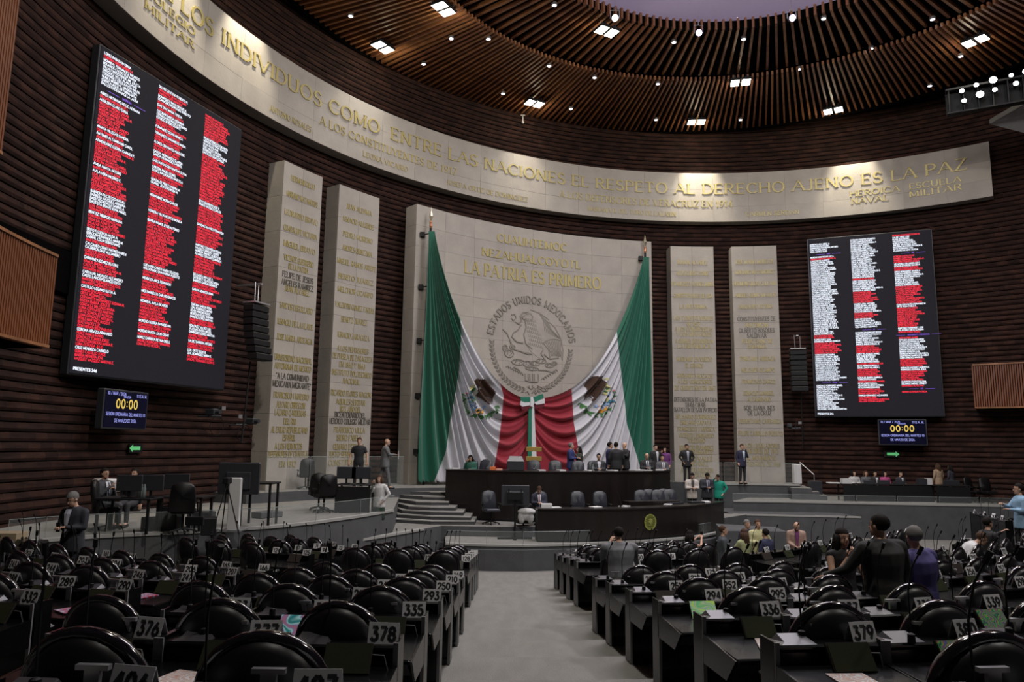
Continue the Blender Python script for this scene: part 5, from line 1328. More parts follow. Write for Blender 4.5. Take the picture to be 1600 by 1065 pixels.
# ================================================================== HEAD TABLE, ROSTRUM
def curved_desk(name, label, line, z0, z1, thick, m, cat, top=.05, lip=.06, seams=True):
    t = thing(name, label, cat)
    V = [Vector(p) for p in line]
    sub = []
    for i in range(len(V) - 1):      # smooth the line
        p0, p1, p2, p3 = V[max(i - 1, 0)], V[i], V[i + 1], V[min(i + 2, len(V) - 1)]
        for k in range(4):
            t_ = k / 4; sub.append(.5 * ((2 * p1) + (-p0 + p2) * t_ + (2 * p0 - 5 * p1 + 4 * p2 - p3) * t_ ** 2 + (-p0 + 3 * p1 - 3 * p2 + p3) * t_ ** 3))
    sub.append(V[-1]); nn = []
    for i in range(len(sub)):
        d = (sub[min(i + 1, len(sub) - 1)] - sub[max(i - 1, 0)]).normalized(); nn.append(Vector((d.y, -d.x)))
    def strip(o0, o1, a, b, i0=0, i1=None):
        mb = MB(); i1 = len(sub) - 1 if i1 is None else i1
        for i in range(i0, i1):
            q = lambda k, o, z: (sub[k].x + nn[k].x * o, sub[k].y + nn[k].y * o, z)
            mb.hexa([q(i, o0, a), q(i + 1, o0, a), q(i + 1, o1, a), q(i, o1, a), q(i, o0, b), q(i + 1, o0, b), q(i + 1, o1, b), q(i, o1, b)])
        return mb
    strip(0, -thick, z0, z1 - top).build('body', M['blackmatt'], t)
    n = len(sub) - 1; st_ = 4
    for k in range(0, n, st_):
        q = strip(.03, 0, z0 + .06, z1 - top - .01, k, min(k + st_, n)).build('front_panel', M[m], t)
    strip(lip, -thick - .02, z1 - top, z1).build('desktop', M[m], t)
    strip(.02, -.1, z0, z0 + .06).build('plinth', M['blackmatt'], t)
    return t, sub, nn
curved_desk('head_table', 'long dark curved presiding desk in front of the flag', DA, ZMID, ZP0 + .74, .75, 'darkwood', 'desk')
PD = [(.85, 22.9), (2.0, 23.0), (3.1, 23.2), (4.2, 23.65), (5.2, 24.3), (6.1, 25.0), (7.0, 26.0), (7.75, 27.0)]
rost, sub_, nn_ = curved_desk('rostrum', 'lower dark curved rostrum with round gold seal, below the presiding desk', PD, ZSTAGE, ZSTAGE + 1.0, .6, 'darkwood', 'desk')
p = at_z(1015, 817, ZSTAGE + .55)
bi = min(range(len(sub_)), key=lambda i: abs(proj((sub_[i].x, sub_[i].y, 1.3))[0] - 1015)); c = sub_[bi]; n_ = nn_[bi]
rz = math.atan2(n_.y, n_.x) + PI / 2
mb = MB(); Rs = .25
def circ(r, k, n, w_=1): return [(r * cos(2 * PI * i / n), r * sin(2 * PI * i / n)) for i in range(n)]
sealm = mat('green_gold_seal', (.34, .36, .10), .5, .3)
def fl(x, z, d=0): return (x, -.045 - d, z)
ring_ = circ(Rs, 0, 28); ring2 = circ(Rs * .86, 0, 28)
mb.poly([fl(*q) for q in ring_], 0)
for i in range(28):
    j = (i + 1) % 28
    mb.hexa([fl(*ring_[i]), fl(*ring_[j]), fl(*ring2[j]), fl(*ring2[i]), fl(*ring_[i], .012), fl(*ring_[j], .012), fl(*ring2[j], .012), fl(*ring2[i], .012)], 1)
for k in range(20):
    a = k * 2 * PI / 20; x, z_ = .19 * cos(a), .19 * sin(a)
    mb.box((x, -.05, z_), (.02, .014, .03), 1)
for (x, z_, w_, h_) in ((0, .03, .06, .16), (.05, .04, .07, .10), (-.05, .02, .05, .05), (0, -.09, .16, .03), (.02, -.05, .10, .02), (-.06, .08, .04, .02)): mb.box((x, -.052, z_), (w_, .014, h_), 1)
q = mb.build('gold_seal', [mat('seal_ground', (.13, .15, .03), .5, .2), sealm], rost); q.location = (c.x, c.y, ZSTAGE + .55); q.rotation_euler = (0, 0, rz); q['label'] = 'round greenish gold seal'

# ------------------------------------------------------------------ chairs of the stage
def exec_chair_parts(m):
    P = {}
    mb = MB(); n = 14
    out = [(-.24, .46), (-.26, .70), (-.24, .92)] + [(.24 * cos(rad(180 - a)), .95 + .14 * sin(rad(a))) for a in range(20, 180, 20)] + [(.24, .92), (.26, .70), (.24, .46)]
    k = len(out); cz = .78
    rings = [(.9, .05), (1.0, .02), (1.0, -.04), (.9, -.07), (.05, -.08)]
    for sc_, y in [(.05, .06)] + rings:
        for (x, z) in out: mb.v.append((x * sc_, y - (z - .4) * .12, cz + (z - cz) * sc_))
    for r_ in range(len(rings)):
        for i in range(k):
            j = (i + 1) % k; mb.f.append((r_ * k + i, r_ * k + j, (r_ + 1) * k + j, (r_ + 1) * k + i)); mb.mi.append(0)
    P['backrest'] = mb.mesh('backrest', m, True)
    mb = MB(); mb.box((0, .24, .46), (.48, .48, .10), 0, 0, .03); P['seat'] = mb.mesh('seat', m)
    for s_ in (-1, 1):
        mb = MB(); mb.box((s_ * .28, .22, .66), (.06, .32, .04), 0, 0, .015); mb.tube([(s_ * .28, .1, .65), (s_ * .29, .2, .45), (s_ * .22, .22, .44)], .018); P['armrest' + str(s_)] = mb.mesh('armrest', M['blackmatt'])
    mb = MB(); mb.tube([(0, .22, .08), (0, .22, .42)], .03)
    for a in range(5): mb.tube([(0, .22, .10), (.28 * cos(a * 1.2566), .22 + .28 * sin(a * 1.2566), .05)], .02); mb.ball((.28 * cos(a * 1.2566), .22 + .28 * sin(a * 1.2566), .03), .03, 6, 4)
    P['star_base'] = mb.mesh('star_base', M['blackmatt'])
    return P
EC = exec_chair_parts(M['greyleather']); OC = exec_chair_parts(M['leather'])
def gp(px, Y): return (px - 800) / F * Y
def exec_chair(px, Y, z, rz, label, kind=EC, grp=None, s_=1.0):
    t = thing('office_chair', label, 'chair', (gp(px, Y), Y, z), rz, grp)
    t.scale = (s_,) * 3
    for k, me in kind.items(): link(k.rstrip('-1'), me, t)
    return t
g1 = 'slate leather chairs behind the presiding desk'
for px, Y, lb in ((762, 27.6, 'slate leather chair at the presiding desk right of the seated woman'), (836, 27.3, 'slate leather chair under the gilt wooden stand'), (869, 27.4, 'slate leather chair just right of the gilt wooden stand'),
                  (904, 27.6, 'slate leather chair in front of the couple talking at the presiding desk'), (929, 28.0, 'slate leather chair of the man seated at the presiding desk'), (740, 27.9, 'slate leather chair of the woman in green')):
    exec_chair(px, Y, ZP0, PI + (px - 880) * .002, lb, EC, g1)
g2 = 'slate leather chairs between rostrum and presiding desk'
for px, Y, lb in ((768, 24.9, 'slate leather chair left of the big stage monitor'), (847, 24.9, 'slate leather chair under the person reading beside the stage monitor'), (904, 25.1, 'left one of two lone slate chairs behind the rostrum'), (938, 25.3, 'right one of two lone slate chairs behind the rostrum'),
                  (1001, 26.3, 'slate chair leftmost of the cluster behind the rostrum'), (1013, 26.9, 'slate chair second from left in the cluster behind the rostrum'), (1027, 26.6, 'slate chair in the middle of the cluster behind the rostrum'), (1036, 27.3, 'slate chair second from right in the cluster behind the rostrum'), (1045, 27.0, 'slate chair rightmost of the cluster behind the rostrum')):
    exec_chair(px, Y, ZMID, PI + .25 - (px - 880) * .001, lb, EC, g2)

# ------------------------------------------------------------------ big monitors on stands
def big_monitor(name, label, px, py0, py1, pxw, Y, zfloor, back=True, rz=0.0):
    a = at_y(px - pxw / 2, (py0 + py1) / 2, Y); b = at_y(px + pxw / 2, (py0 + py1) / 2, Y)
    z1, z0 = at_y(px, py0, Y).z, at_y(px, py1, Y).z
    W, H = (b - a).length, z1 - z0
    c = at_y(px, 700, Y)
    t = thing(name, label, 'monitor', (c.x, Y, zfloor), rz)
    zc = (z0 + z1) / 2 - zfloor
    mb = MB(); mb.box((0, 0, zc), (W, .07, H), bev=.02); mb.box((0, -.05, zc - .05), (W * .6, .06, H * .55), bev=.02); mb.build('screen_casing', M['charcoal'], t)
    mb = MB(); mb.box((0, .04, zc), (W - .06, .01, H - .06)); mb.build('screen', M['voidblack'], t)
    return t, zc, W, H
t, zc, W, H = big_monitor('stage_monitor', 'big black monitor seen from behind on a pole stand at the stage centre', 806, 757.5, 790, 44, 23.6, ZSTAGE)
mb = MB(); mb.tube([(0, -.08, .05), (0, -.08, zc)], .035); mb.box((0, -.12, zc - .02), (.5, .06, .22)); mb.box((-.2, -.12, zc + .02), (.04, .08, .4)); mb.box((.2, -.12, zc + .02), (.04, .08, .4)); mb.build('pole', M['blackmatt'], t)
mb = MB(); mb.box((0, -.08, .03), (1.1, .08, .05), rz=.15); mb.box((0, -.08, .03), (.1, .7, .05)); mb.build('foot', M['blackmatt'], t)
t, zc, W, H = big_monitor('stage_monitor', 'big black monitor seen from behind on the left platform, white stand before it', 377, 722, 772, 64, 16.6, ZLEFT)
mb = MB(); mb.box((0, -.18, zc * .52), (.26, .10, zc * 1.0), bev=.02); mb.build('column', M['white'], t)
mb = MB(); mb.box((0, -.12, .03), (.44, .55, .05), bev=.01); mb.build('foot', M['silver'], t)

# ------------------------------------------------------------------ dais trimmings
def place(name, label, cat, px, Y, z, rz=0.0, grp=None): return thing(name, label, cat, (gp(px, Y), Y, z), rz, grp)
DT = ZP0 + .74
Z = place('gilt_stand', 'gilt two-bar wooden stand at the foot of the flag ribbon', 'stand', 836, 28.3, ZP0)
for k, zz in enumerate((1.48, 1.12)):
    mb = MB(); mb.box((0, 0, zz), (.60, .06, .17), bev=.01); mb.build('bar', mat('gilt_wood' + str(k), (.38, .26, .07), .45, .4), Z)
mb = MB(); mb.box((-.2, .04, .6), (.05, .05, 1.2)); mb.box((.2, .04, .6), (.05, .05, 1.2)); mb.build('post', M['balcony'], Z)
Z = place('lectern', 'grey speaking lectern on the presiding desk beside the gilt stand', 'lectern', 808, 26.15, DT)
mb = MB(); mb.box((0, 0, .16), (.62, .3, .32), bev=.02); mb.build('body', M['charcoal'], Z)
mb = MB(); mb.hexa([(-.30, -.16, .32), (.30, -.16, .32), (.30, .16, .32), (-.30, .16, .32), (-.22, -.02, .46), (.22, -.02, .46), (.22, .12, .50), (-.22, .12, .50)]); mb.build('reading_top', M['grey'], Z)
mb = MB(); mb.tube([(.1, 0, .46), (.12, -.02, .72), (.1, -.08, .8)], .008, 5); mb.build('microphone', M['blackmatt'], Z)
def small_things():
    def bx(name, label, cat, px, Y, z, size, m, rz=0.0, grp=None, bev=.005):
        mb = MB(); mb.box((0, 0, size[2] / 2), size, 0, 0, bev)
        o = mb.build(name, m if not isinstance(m, str) else M[m], None, False, (gp(px, Y), Y, z), rz); tag(o, label, cat, grp); return o
    def lathe_t(name, label, cat, px, Y, z, prof, m, grp=None):
        mb = MB(); mb.lathe(prof, n=10); o = mb.build(name, M[m], None, True, (gp(px, Y), Y, z)); tag(o, label, cat, grp); return o
    bx('orange_folder', 'small orange folder on the presiding desk by the red cloth', 'folder', 773, 26.1, DT, (.2, .15, .12), mat('orange_card', (.7, .16, .03), .6))
    bx('pink_box', 'small pink box on the presiding desk left of the lectern', 'box', 783, 25.95, DT, (.22, .16, .06), mat('pink_card', (.7, .35, .25), .6))
    bx('laptop', 'thin dark laptop on the presiding desk left of the lectern', 'laptop', 791, 26.0, DT, (.30, .22, .03), 'charcoal')
    for k, (px, Y) in enumerate(((716, 26.9), (848, 25.95), (878, 26.0), (921, 26.5), (958, 26.75), (1000, 27.3), (1012, 27.5), (1030, 28.0))):
        bx('paper_stack', 'low stack of white papers on the presiding desk, ' + ['at its far left end', 'under the stand', 'right of the stand', 'left of the seated man in glasses', 'behind the standing trio', 'before the seated bald man', 'right of the seated bald man', 'at its far right end'][k], 'paper', px, Y, DT, (.24, .30, .03 + .01 * (k % 3)), 'paper', .2 * k, 'paper stacks on the presiding desk')
    for k, (px, Y) in enumerate(((927, 26.4), (1015, 27.55))):
        lathe_t('water_bottle', 'clear water bottle on the presiding desk ' + ['beside the man in glasses', 'beside the bald man'][k], 'bottle', px, Y, DT, [(.035, 0), (.035, .14), (.014, .2), (.014, .24)], 'glassedge')
    RT = ZSTAGE + 1.0
    for k, (px, Y) in enumerate(((856, 23.3), (869, 23.35), (931, 23.6), (975, 24.0), (1042, 25.1), (1100, 26.4))):
        bx('paper_stack', 'white papers on the rostrum top, ' + ['a tall loose pile by the reader', 'a flat sheet right of the reader', 'under the right lone chair', 'under the middle microphone', 'below the chair cluster', 'near its right end'][k], 'paper', px, Y, RT, (.34, .26, [.12, .02, .03, .03, .02, .04][k]), 'paper', .3 * k, 'papers on the rostrum')
    for k, (px, Y) in enumerate(((971, 23.95),)):
        Z = place('desk_microphone', 'thin gooseneck microphone rising from the rostrum centre', 'microphone', px, Y, RT)
        mb = MB(); mb.lathe([(.08, 0), (.08, .03), (.02, .04)], n=10); mb.build('base', M['blackmatt'], Z); mb = MB(); mb.tube([(0, 0, .03), (-.08, 0, .3), (-.16, -.02, .5)], .012, 5); mb.build('gooseneck', M['blackmatt'], Z)
    for k, (px, Y) in enumerate(((1052, 25.5), (1085, 26.0))):
        bx('keyboard', ['black keyboard on the rostrum left of the papers', 'black laptop lying on the right rostrum wing'][k], 'keyboard', px, Y, RT, (.6, .25, .06), 'charcoal', .5)
    # low cabinet behind the rostrum under the cluster of chairs
    bx('low_cabinet', 'low dark cabinet between rostrum and chair cluster', 'cabinet', 1016, 25.5, ZMID, (2.0, .5, .78), 'darkwood', .35)
    # left platform clutter
    bx('cardboard_box', 'open cardboard box on the floor at the far left', 'box', 28, 14.0, ZLEFT, (.75, .4, .22), 'cardboard', .1)
    bx('flat_carton', 'flat tan carton behind the open cardboard box', 'box', 15, 14.6, ZLEFT, (.9, .3, .14), 'cardboard', -.1)
    for k, (px, Y, w_, h_) in enumerate(((283, 16.5, .42, .52), (330, 17.2, .55, .34), (342, 15.8, .30, .36), (252, 16.4, .3, .28), (555, 21.6, .5, .3), (430, 19.5, .7, .16))):
        bx('equipment_case', ['black bin standing by the table of the clerks', 'black flight case left of the big monitor', 'black speaker box near the platform edge', 'small black bag under the clerks\' table', 'black flight case behind the crouching crew', 'grey low box on the left platform'][k], 'case', px, Y, ZLEFT, (w_, .4, h_), 'blackmatt' if k < 5 else 'stagewall', .2 * k, 'cases on the left platform', .02)
    bx('printer', 'white office printer behind the man with folded hands', 'printer', 182, 17.6, ZLEFT + .74, (.55, .4, .30), 'white', -.4, None, .03)
    for k, px in enumerate((232, 236, 240)):
        lathe_t('water_bottle', 'clear water bottle on the clerks\' table, ' + ['leftmost', 'middle', 'rightmost'][k] + ' of three', 'bottle', px, 15.9, ZLEFT + .74, [(.035, 0), (.035, .18), (.014, .25), (.014, .28)], 'glassedge', 'bottles on the left table')
    # right platform clutter
    Y0 = 32.4
    for k, (px, w_, h_, m_) in enumerate(((1296, .5, .05, 'paper'), (1316, .4, .22, 'white'), (1432, .35, .26, 'charcoal'), (1443, .2, .28, 'white'), (1478, .6, .20, 'charcoal'), (1374, .45, .16, 'charcoal'), (1398, .4, .14, 'charcoal'), (1352, .4, .14, 'charcoal'))):
        bx('desk_item', ['flat stack of papers at the left end of the long clerks\' table', 'white box file on the long clerks\' table', 'dark screen on the long clerks\' table', 'white paper tray on the long clerks\' table', 'dark mixing desk at the right end of the clerks\' table', 'laptop before the clerk in pink', 'laptop before the rightmost clerk', 'laptop before the clerk in grey'][k], 'desk item', px, Y0, ZRIGHT + .74, (w_, .25, h_), m_, 0, 'things on the right table')
    bx('water_dispenser', 'white water dispenser at the foot of the short stair', 'dispenser', 1241, 34.3, ZP0, (.34, .3, .92), 'white', 0, None, .03)
    bx('photocopier', 'small grey copier beside the short stair rail', 'printer', 1268, 33.6, ZRIGHT, (.5, .45, .8), 'charcoal', 0, None, .03)
small_things()
def table(name, label, px0, px1, Y, z, depth=.7, h=.74, skirt=True, m='blackmatt', rz=0.0):
    x0, x1 = gp(px0, Y), gp(px1, Y); W = x1 - x0
    t = thing(name, label, 'table', ((x0 + x1) / 2, Y, z), rz)
    mb = MB(); mb.box((0, 0, h - .02), (W, depth, .04), bev=.01); mb.build('tabletop', M[m], t)
    for sx in (-1, 1):
        for sy in (-1, 1): mb = MB(); mb.box((sx * (W / 2 - .06), sy * (depth / 2 - .06), (h - .04) / 2), (.05, .05, h - .04)); mb.build('leg', M['blackmatt'], t)
    if skirt: mb = MB(); mb.box((0, -depth / 2 + .03, h / 2 - .02), (W - .04, .02, h - .08)); mb.build('skirt', M[m], t)
    return t
table('clerk_table', 'long black table with five clerks on the right platform', 1306, 1445, 32.6, ZRIGHT)
table('side_table', 'shorter black table on the right platform under a standing pair', 1447, 1500, 32.2, ZRIGHT)
table('clerk_table', 'black table with two monitors and two men on the left platform', 178, 262, 16.0, ZLEFT, skirt=False)
table('side_table', 'long black side table left of the big monitor', 268, 340, 16.6, ZLEFT, skirt=False)
table('side_table', 'narrow black high table right of the big monitor', 392, 442, 17.8, ZLEFT, h=1.0, skirt=False)
table('crew_table', 'black crew table with monitors below the man in a polo shirt', 535, 590, 21.3, ZLEFT, h=.8)
def desk_monitor(px, Y, z, label, w_=.55, h_=.34, rz=0.0):
    t = thing('desk_monitor', label, 'monitor', (gp(px, Y), Y, z), rz, 'monitors on the platforms')
    mb = MB(); mb.box((0, 0, .14 + h_ / 2), (w_, .04, h_), bev=.01); mb.build('screen', M['charcoal'], t)
    mb = MB(); mb.box((0, .03, .1), (.05, .04, .2)); mb.box((0, .03, .01), (.25, .18, .02)); mb.build('stand', M['blackmatt'], t)
for a in ((216, 15.8, ZLEFT + .74, 'left of the two monitors on the clerks\' table'), (249, 16.0, ZLEFT + .74, 'right of the two monitors on the clerks\' table'), (289, 16.6, ZLEFT + .74, 'lone monitor on the long side table, left platform'),
          (548, 21.2, ZLEFT + .8, 'left monitor on the crew table below the man in a polo shirt'), (571, 21.2, ZLEFT + .8, 'right monitor on the crew table below the man in a polo shirt')): desk_monitor(*a)
for k, (px, Y, z, rz, lb) in enumerate(((520, 20.8, ZLEFT, .6, 'black office chair beside the crew table'), (507, 21.6, ZLEFT, .2, 'black office chair behind the first one at the crew table'), (1530, 32.3, ZRIGHT, PI, 'black office chair alone on the right platform'), (1505, 32.5, ZRIGHT, PI + .4, 'black office chair beside the short table, right platform'),
                                   (170, 16.3, ZLEFT, -1.2, 'black office chair of the man with folded hands'), (300, 15.8, ZLEFT, .3, 'black office chair before the lone monitor'), (487, 21.9, ZP0, .4, 'dark chair standing between the two left pillars'))):
    if k == 6: Y, z = 25.8, ZP0
    exec_chair(px, Y, z, rz, lb, OC, 'black office chairs on the platforms')
# camera tripod on the left platform, stair handrail, PA stack
Z = place('camera_tripod', 'black camera tripod standing before the big left monitor', 'tripod', 366, 15.9, ZLEFT)
for a in (0, 2.1, 4.2):
    mb = MB(); mb.tube([(0, 0, 1.05), (.32 * cos(a), .32 * sin(a), 0)], .014, 5); mb.build('leg', M['blackmatt'], Z)
mb = MB(); mb.box((0, 0, 1.12), (.12, .22, .14), bev=.02); mb.tube([(0, 0, 1.1), (-.3, -.1, 1.0)], .01, 5); mb.build('camera', M['blackmatt'], Z)
Z = place('floor_speaker', 'small dark music stand rising from the left seats', 'stand', 320, 12.2, zf(gp(320, 12.2), 12.2))
mb = MB(); mb.tube([(0, 0, 0), (0, 0, 1.35)], .012, 5); mb.build('pole', M['blackmatt'], Z); mb = MB(); mb.box((0, 0, 1.4), (.30, .05, .14), bev=.01); mb.build('plate', M['blackmatt'], Z)
Z = place('handrail', 'metal handrail of the short stair on the right platform', 'handrail', 1255, 34.0, ZRIGHT)
a = at_y(1250, 722, 34.2); b = at_y(1272, 741, 33.6)
mb = MB(); mb.tube([(a.x - Z.location.x, .2, a.z - ZRIGHT), (b.x - Z.location.x, -.4, b.z - ZRIGHT), (b.x - Z.location.x, -.4, 0)], .02, 6); mb.tube([(a.x - Z.location.x, .2, a.z - ZRIGHT), (a.x - Z.location.x, .2, 0)], .02, 6); mb.build('rail', M['silver'], Z)

# ------------------------------------------------------------------ glass balustrades
def railing(name, label, line, z, h, n_each=1, post=True):
    t = thing(name, label, 'railing')
    for i in range(len(line) - 1):
        a, b = Vector(line[i]), Vector(line[i + 1])
        k = max(1, int((b - a).length / 1.5))
        for j in range(k):
            p, q = a.lerp(b, j / k + .01), a.lerp(b, (j + 1) / k - .01)
            d = (q - p).normalized(); n_ = Vector((d.y, -d.x)) * .006
            mb = MB(); mb.hexa([(p.x - n_.x, p.y - n_.y, z), (q.x - n_.x, q.y - n_.y, z), (q.x + n_.x, q.y + n_.y, z), (p.x + n_.x, p.y + n_.y, z), (p.x - n_.x, p.y - n_.y, z + h), (q.x - n_.x, q.y - n_.y, z + h), (q.x + n_.x, q.y + n_.y, z + h), (p.x + n_.x, p.y + n_.y, z + h)])
            g = mb.build('glass_pane', M['glass'], t)
            mb = MB(); mb.tube([(p.x, p.y, z + h), (q.x, q.y, z + h)], .008, 4); mb.tube([(p.x, p.y, z), (p.x, p.y, z + h)], .007, 4); mb.build('edge', M['glassedge'], g)
    return t
inset = lambda L, dy: [(x, y + dy) for x, y in L]
railing('glass_railing', 'low clear glass railing along the front edge of the left platform', inset(LE[:8], .18)[::-1], ZLEFT, .42)
railing('glass_railing', 'tall clear glass railing before the two left pillars', inset(P0E[1:5], .15), ZP0, 1.15)
railing('glass_railing', 'low clear glass railing along the front edge of the right platform', inset(RE, .15)[:5], ZRIGHT, .30)
railing('glass_railing', 'clear glass railing at the foot of the two right pillars', inset(PR, .25), ZP0, .95)
railing('glass_railing', 'low clear glass railing along the curved stage front', inset(SE[:-1], .25), ZSTAGE, .35)

# ================================================================== PEOPLE
def capsule(mb, a, b, ra, rb, n=8, sq=(1, 1)):
    a, b = Vector(a), Vector(b); d = b - a; L = d.length
    if L < 1e-5: mb.ball(a, ra, n, 6); return
    d.normalize(); k = 3; pts, rs_ = [], []
    for i in range(k, 0, -1): g = i / k * PI / 2; pts.append(a - d * ra * sin(g) * .98); rs_.append(max(ra * cos(g), ra * .02))
    pts += [a, b]; rs_ += [ra, rb]
    for i in range(1, k + 1): g = i / k * PI / 2; pts.append(b + d * rb * sin(g) * .98); rs_.append(max(rb * cos(g), rb * .02))
    mb.tube(pts, rs_, n)
def remeshed(name, mb, m, vox, parent, extra=None, smooth_it=2, mats=None):
    me = mb.mesh('tmp', M['skin']); o = bpy.data.objects.new('tmp', me); COL.objects.link(o)
    r = o.modifiers.new('r', 'REMESH'); r.mode = 'VOXEL'; r.voxel_size = vox; r.use_smooth_shade = True
    sm = o.modifiers.new('s', 'SMOOTH'); sm.iterations = smooth_it; sm.factor = .5
    dg = bpy.context.evaluated_depsgraph_get(); ev = o.evaluated_get(dg)
    nm_ = bpy.data.meshes.new_from_object(ev); bpy.data.objects.remove(o)
    nm_.materials.clear(); nm_.materials.append(m); nm_.name = name
    if extra and extra.v:
        bm = bmesh.new(); bm.from_mesh(nm_); em = extra.mesh('e', m, True); bm.from_mesh(em); bm.to_mesh(nm_); bm.free()
    nm_.polygons.foreach_set('use_smooth', [True] * len(nm_.polygons)); nm_.update()
    return link(name, nm_, parent)
def ell_loft(mb, rings, n=14):
    n0 = len(mb.v)
    for (c, rx, ry) in rings:
        for j in range(n):
            g = 2 * PI * j / n; mb.v.append((c[0] + rx * cos(g), c[1] + ry * sin(g), c[2]))
    for i in range(len(rings) - 1):
        for j in range(n):
            q = n0 + i * n + j; q2 = n0 + i * n + (j + 1) % n; mb.f.append((q, q2, q2 + n, q + n)); mb.mi.append(0)
    mb.f.append(tuple(n0 + n - 1 - j for j in range(n))); mb.mi.append(0)
    mb.f.append(tuple(n0 + (len(rings) - 1) * n + j for j in range(n))); mb.mi.append(0)
def add_hand(mb, w_, d, side, k):
    """palm and five separate bent fingers growing along d from the wrist"""
    d = Vector(d).normalized(); up = Vector((0, 0, 1)) if abs(d.z) < .8 else Vector((0, 1, 0))
    s_ = d.cross(up).normalized(); nrm = s_.cross(d).normalized()
    w_ = Vector(w_); p1 = w_ + d * .085 * k
    for o in (-.022, 0, .022): capsule(mb, w_ + s_ * o * .7 * k + d * .01 * k, p1 + s_ * o * k, .015 * k, .014 * k, 6)
    for i, (o, l) in enumerate(((-.030, .062), (-.010, .075), (.010, .070), (.030, .052))):
        b = p1 + s_ * o * k; m_ = b + (d * .8 - nrm * .25).normalized() * l * .55 * k; e = m_ + (d * .45 - nrm * .8).normalized() * l * .5 * k
        mb.tube([b, m_, e], [.0088 * k, .0082 * k, .006 * k], 5)
    b = w_ + d * .025 * k + s_ * side * .03 * k; m_ = b + (d * .6 + s_ * side * .7).normalized() * .035 * k
    mb.tube([b, m_, m_ + (d * .9 - nrm * .3).normalized() * .03 * k], [.011 * k, .010 * k, .007 * k], 5)
def person(label, px, Y, z, face, H=1.74, pose='stand', top=(.05, .05, .06), low=(.03, .03, .035), shirt=None, tie=None, hair='hair', hairlen=0, skin='skin', armL=None, armR=None, lean=0.0, headtilt=0.0, headturn=0.0, build_=1.0, sleeves=True, skirt=None, hold=None, vox=.022, beard=False, x=None, glasses=False, dress=None):
    """face: direction of the look, radians from +Y (0 = away from the camera, PI = toward it)"""
    k = H / 1.74
    X = gp(px, Y) if x is None else x
    t = thing('person', label, 'person', (X, Y, z), face)
    # local frame: +y is where the person faces, +x is the right hand side
    if pose == 'sit': hz, kn, an = .50, (.10, .42, .50), (.11, .42, .09)
    elif pose == 'perch': hz, kn, an = .80, (.11, .30, .48), (.12, .22, .09)
    elif pose == 'walk': hz, kn, an = .90, None, None
    else: hz, kn, an = .92, (.10, .02, .50), (.11, -.01, .09)
    cl, sl = cos(lean), sin(lean)
    def T(x_, y_, z_):      # torso point above the hip, leaned forward
        return Vector((x_ * k, (y_ * cl + z_ * sl) * k, (hz + z_ * cl - y_ * sl) * k))
    b = build_ * (1.1 if sleeves is True and not dress else 1.0)
    sh = {-1: T(-.175 * b, 0, .455), 1: T(.175 * b, 0, .455)}
    dfl = {-1: [(-.235 * b, -.01, .22), (-.225 * b, .09, .0)], 1: [(.235 * b, -.01, .22), (.225 * b, .09, .0)]}
    arms = {}
    for s_, A in ((-1, armL), (1, armR)):
        A = A or dfl[s_]; arms[s_] = [T(*A[0]), T(*A[1])]
    hipj = {s_: Vector((s_ * .09 * k, 0, hz * k)) for s_ in (-1, 1)}
    legs = {}
    for s_ in (-1, 1):
        if pose == 'walk': legs[s_] = (Vector((s_ * .09, .10 * s_, .50)) * k, Vector((s_ * .09, .04 * s_ + (-.28 if s_ < 0 else .12), .12 if s_ < 0 else .09)) * k)
        else: legs[s_] = (Vector((s_ * kn[0], kn[1], kn[2])) * k, Vector((s_ * an[0], an[1], an[2])) * k)
    nk0, nk1 = T(0, .0, .48), T(0, .01 + .04 * headtilt, .59)
    hc = T(0, .025 + .10 * headtilt, .675 - .03 * headtilt)
    body, tp, tr = MB(), MB(), MB()
    def torso(mb, g):
        i0 = len(mb.v)
        ell_loft(mb, [((0, 0, -.12), .10 + g, .08 + g), ((0, 0, -.06), .150 * b + g, .105 * b + g), ((0, 0, .04), .155 * b + g, .11 * b + g), ((0, 0, .16), .140 * b + g, .10 * b + g), ((0, .0, .30), .158 * b + g, .112 * b + g), ((0, 0, .42), .172 * b + g, .108 * b + g), ((0, 0, .49), .165 * b + g, .085 + g), ((0, 0, .535), .09 + g, .065 + g), ((0, 0, .56), .05, .045)])
        mb.xf(lambda v: T(v.x, v.y, v.z), i0)
    torso(body, 0)
    for s_ in (-1, 1):
        e, w_ = arms[s_]
        capsule(body, sh[s_], e, .050 * k, .038 * k); capsule(body, e, w_, .038 * k, .026 * k)
        kn_, an_ = legs[s_]
        capsule(body, hipj[s_], kn_, .078 * k * b, .052 * k); capsule(body, kn_, an_, .050 * k, .034 * k); capsule(body, an_, an_ + Vector((0, .12, -.045)) * k, .04 * k, .032 * k)
    capsule(body, nk0, nk1, .056 * k, .052 * k)
    for s_ in (-1, 1): capsule(body, T(s_ * .02, 0, .50), sh[s_], .045 * k, .045 * k)
    # head with jaw, nose, ears
    hr = Matrix.Rotation(-headturn, 3, 'Z') @ Matrix.Rotation(-headtilt * .8 - lean * .6, 3, 'X')
    def Hd(x_, y_, z_): return hc + hr @ (Vector((x_, y_, z_)) * k)
    def hb(mb, c, r, n=12, kk=9):
        i0 = len(mb.v); mb.ball((0, 0, 0), r, n, kk); mb.xf(lambda v: Hd(c[0] + v.x, c[1] + v.y, c[2] + v.z), i0)
    hb(body, (0, -.008, .035), (.076, .094, .090)); hb(body, (0, .028, -.035), (.056, .062, .078)); hb(body, (0, .098, -.012), (.013, .018, .026), 6, 5); hb(body, (-.078, 0, 0), (.012, .020, .030), 6, 5); hb(body, (.078, 0, 0), (.012, .020, .030), 6, 5)
    hb(body, (0, .075, -.085), (.022, .018, .018), 8, 6)
    hands = MB()
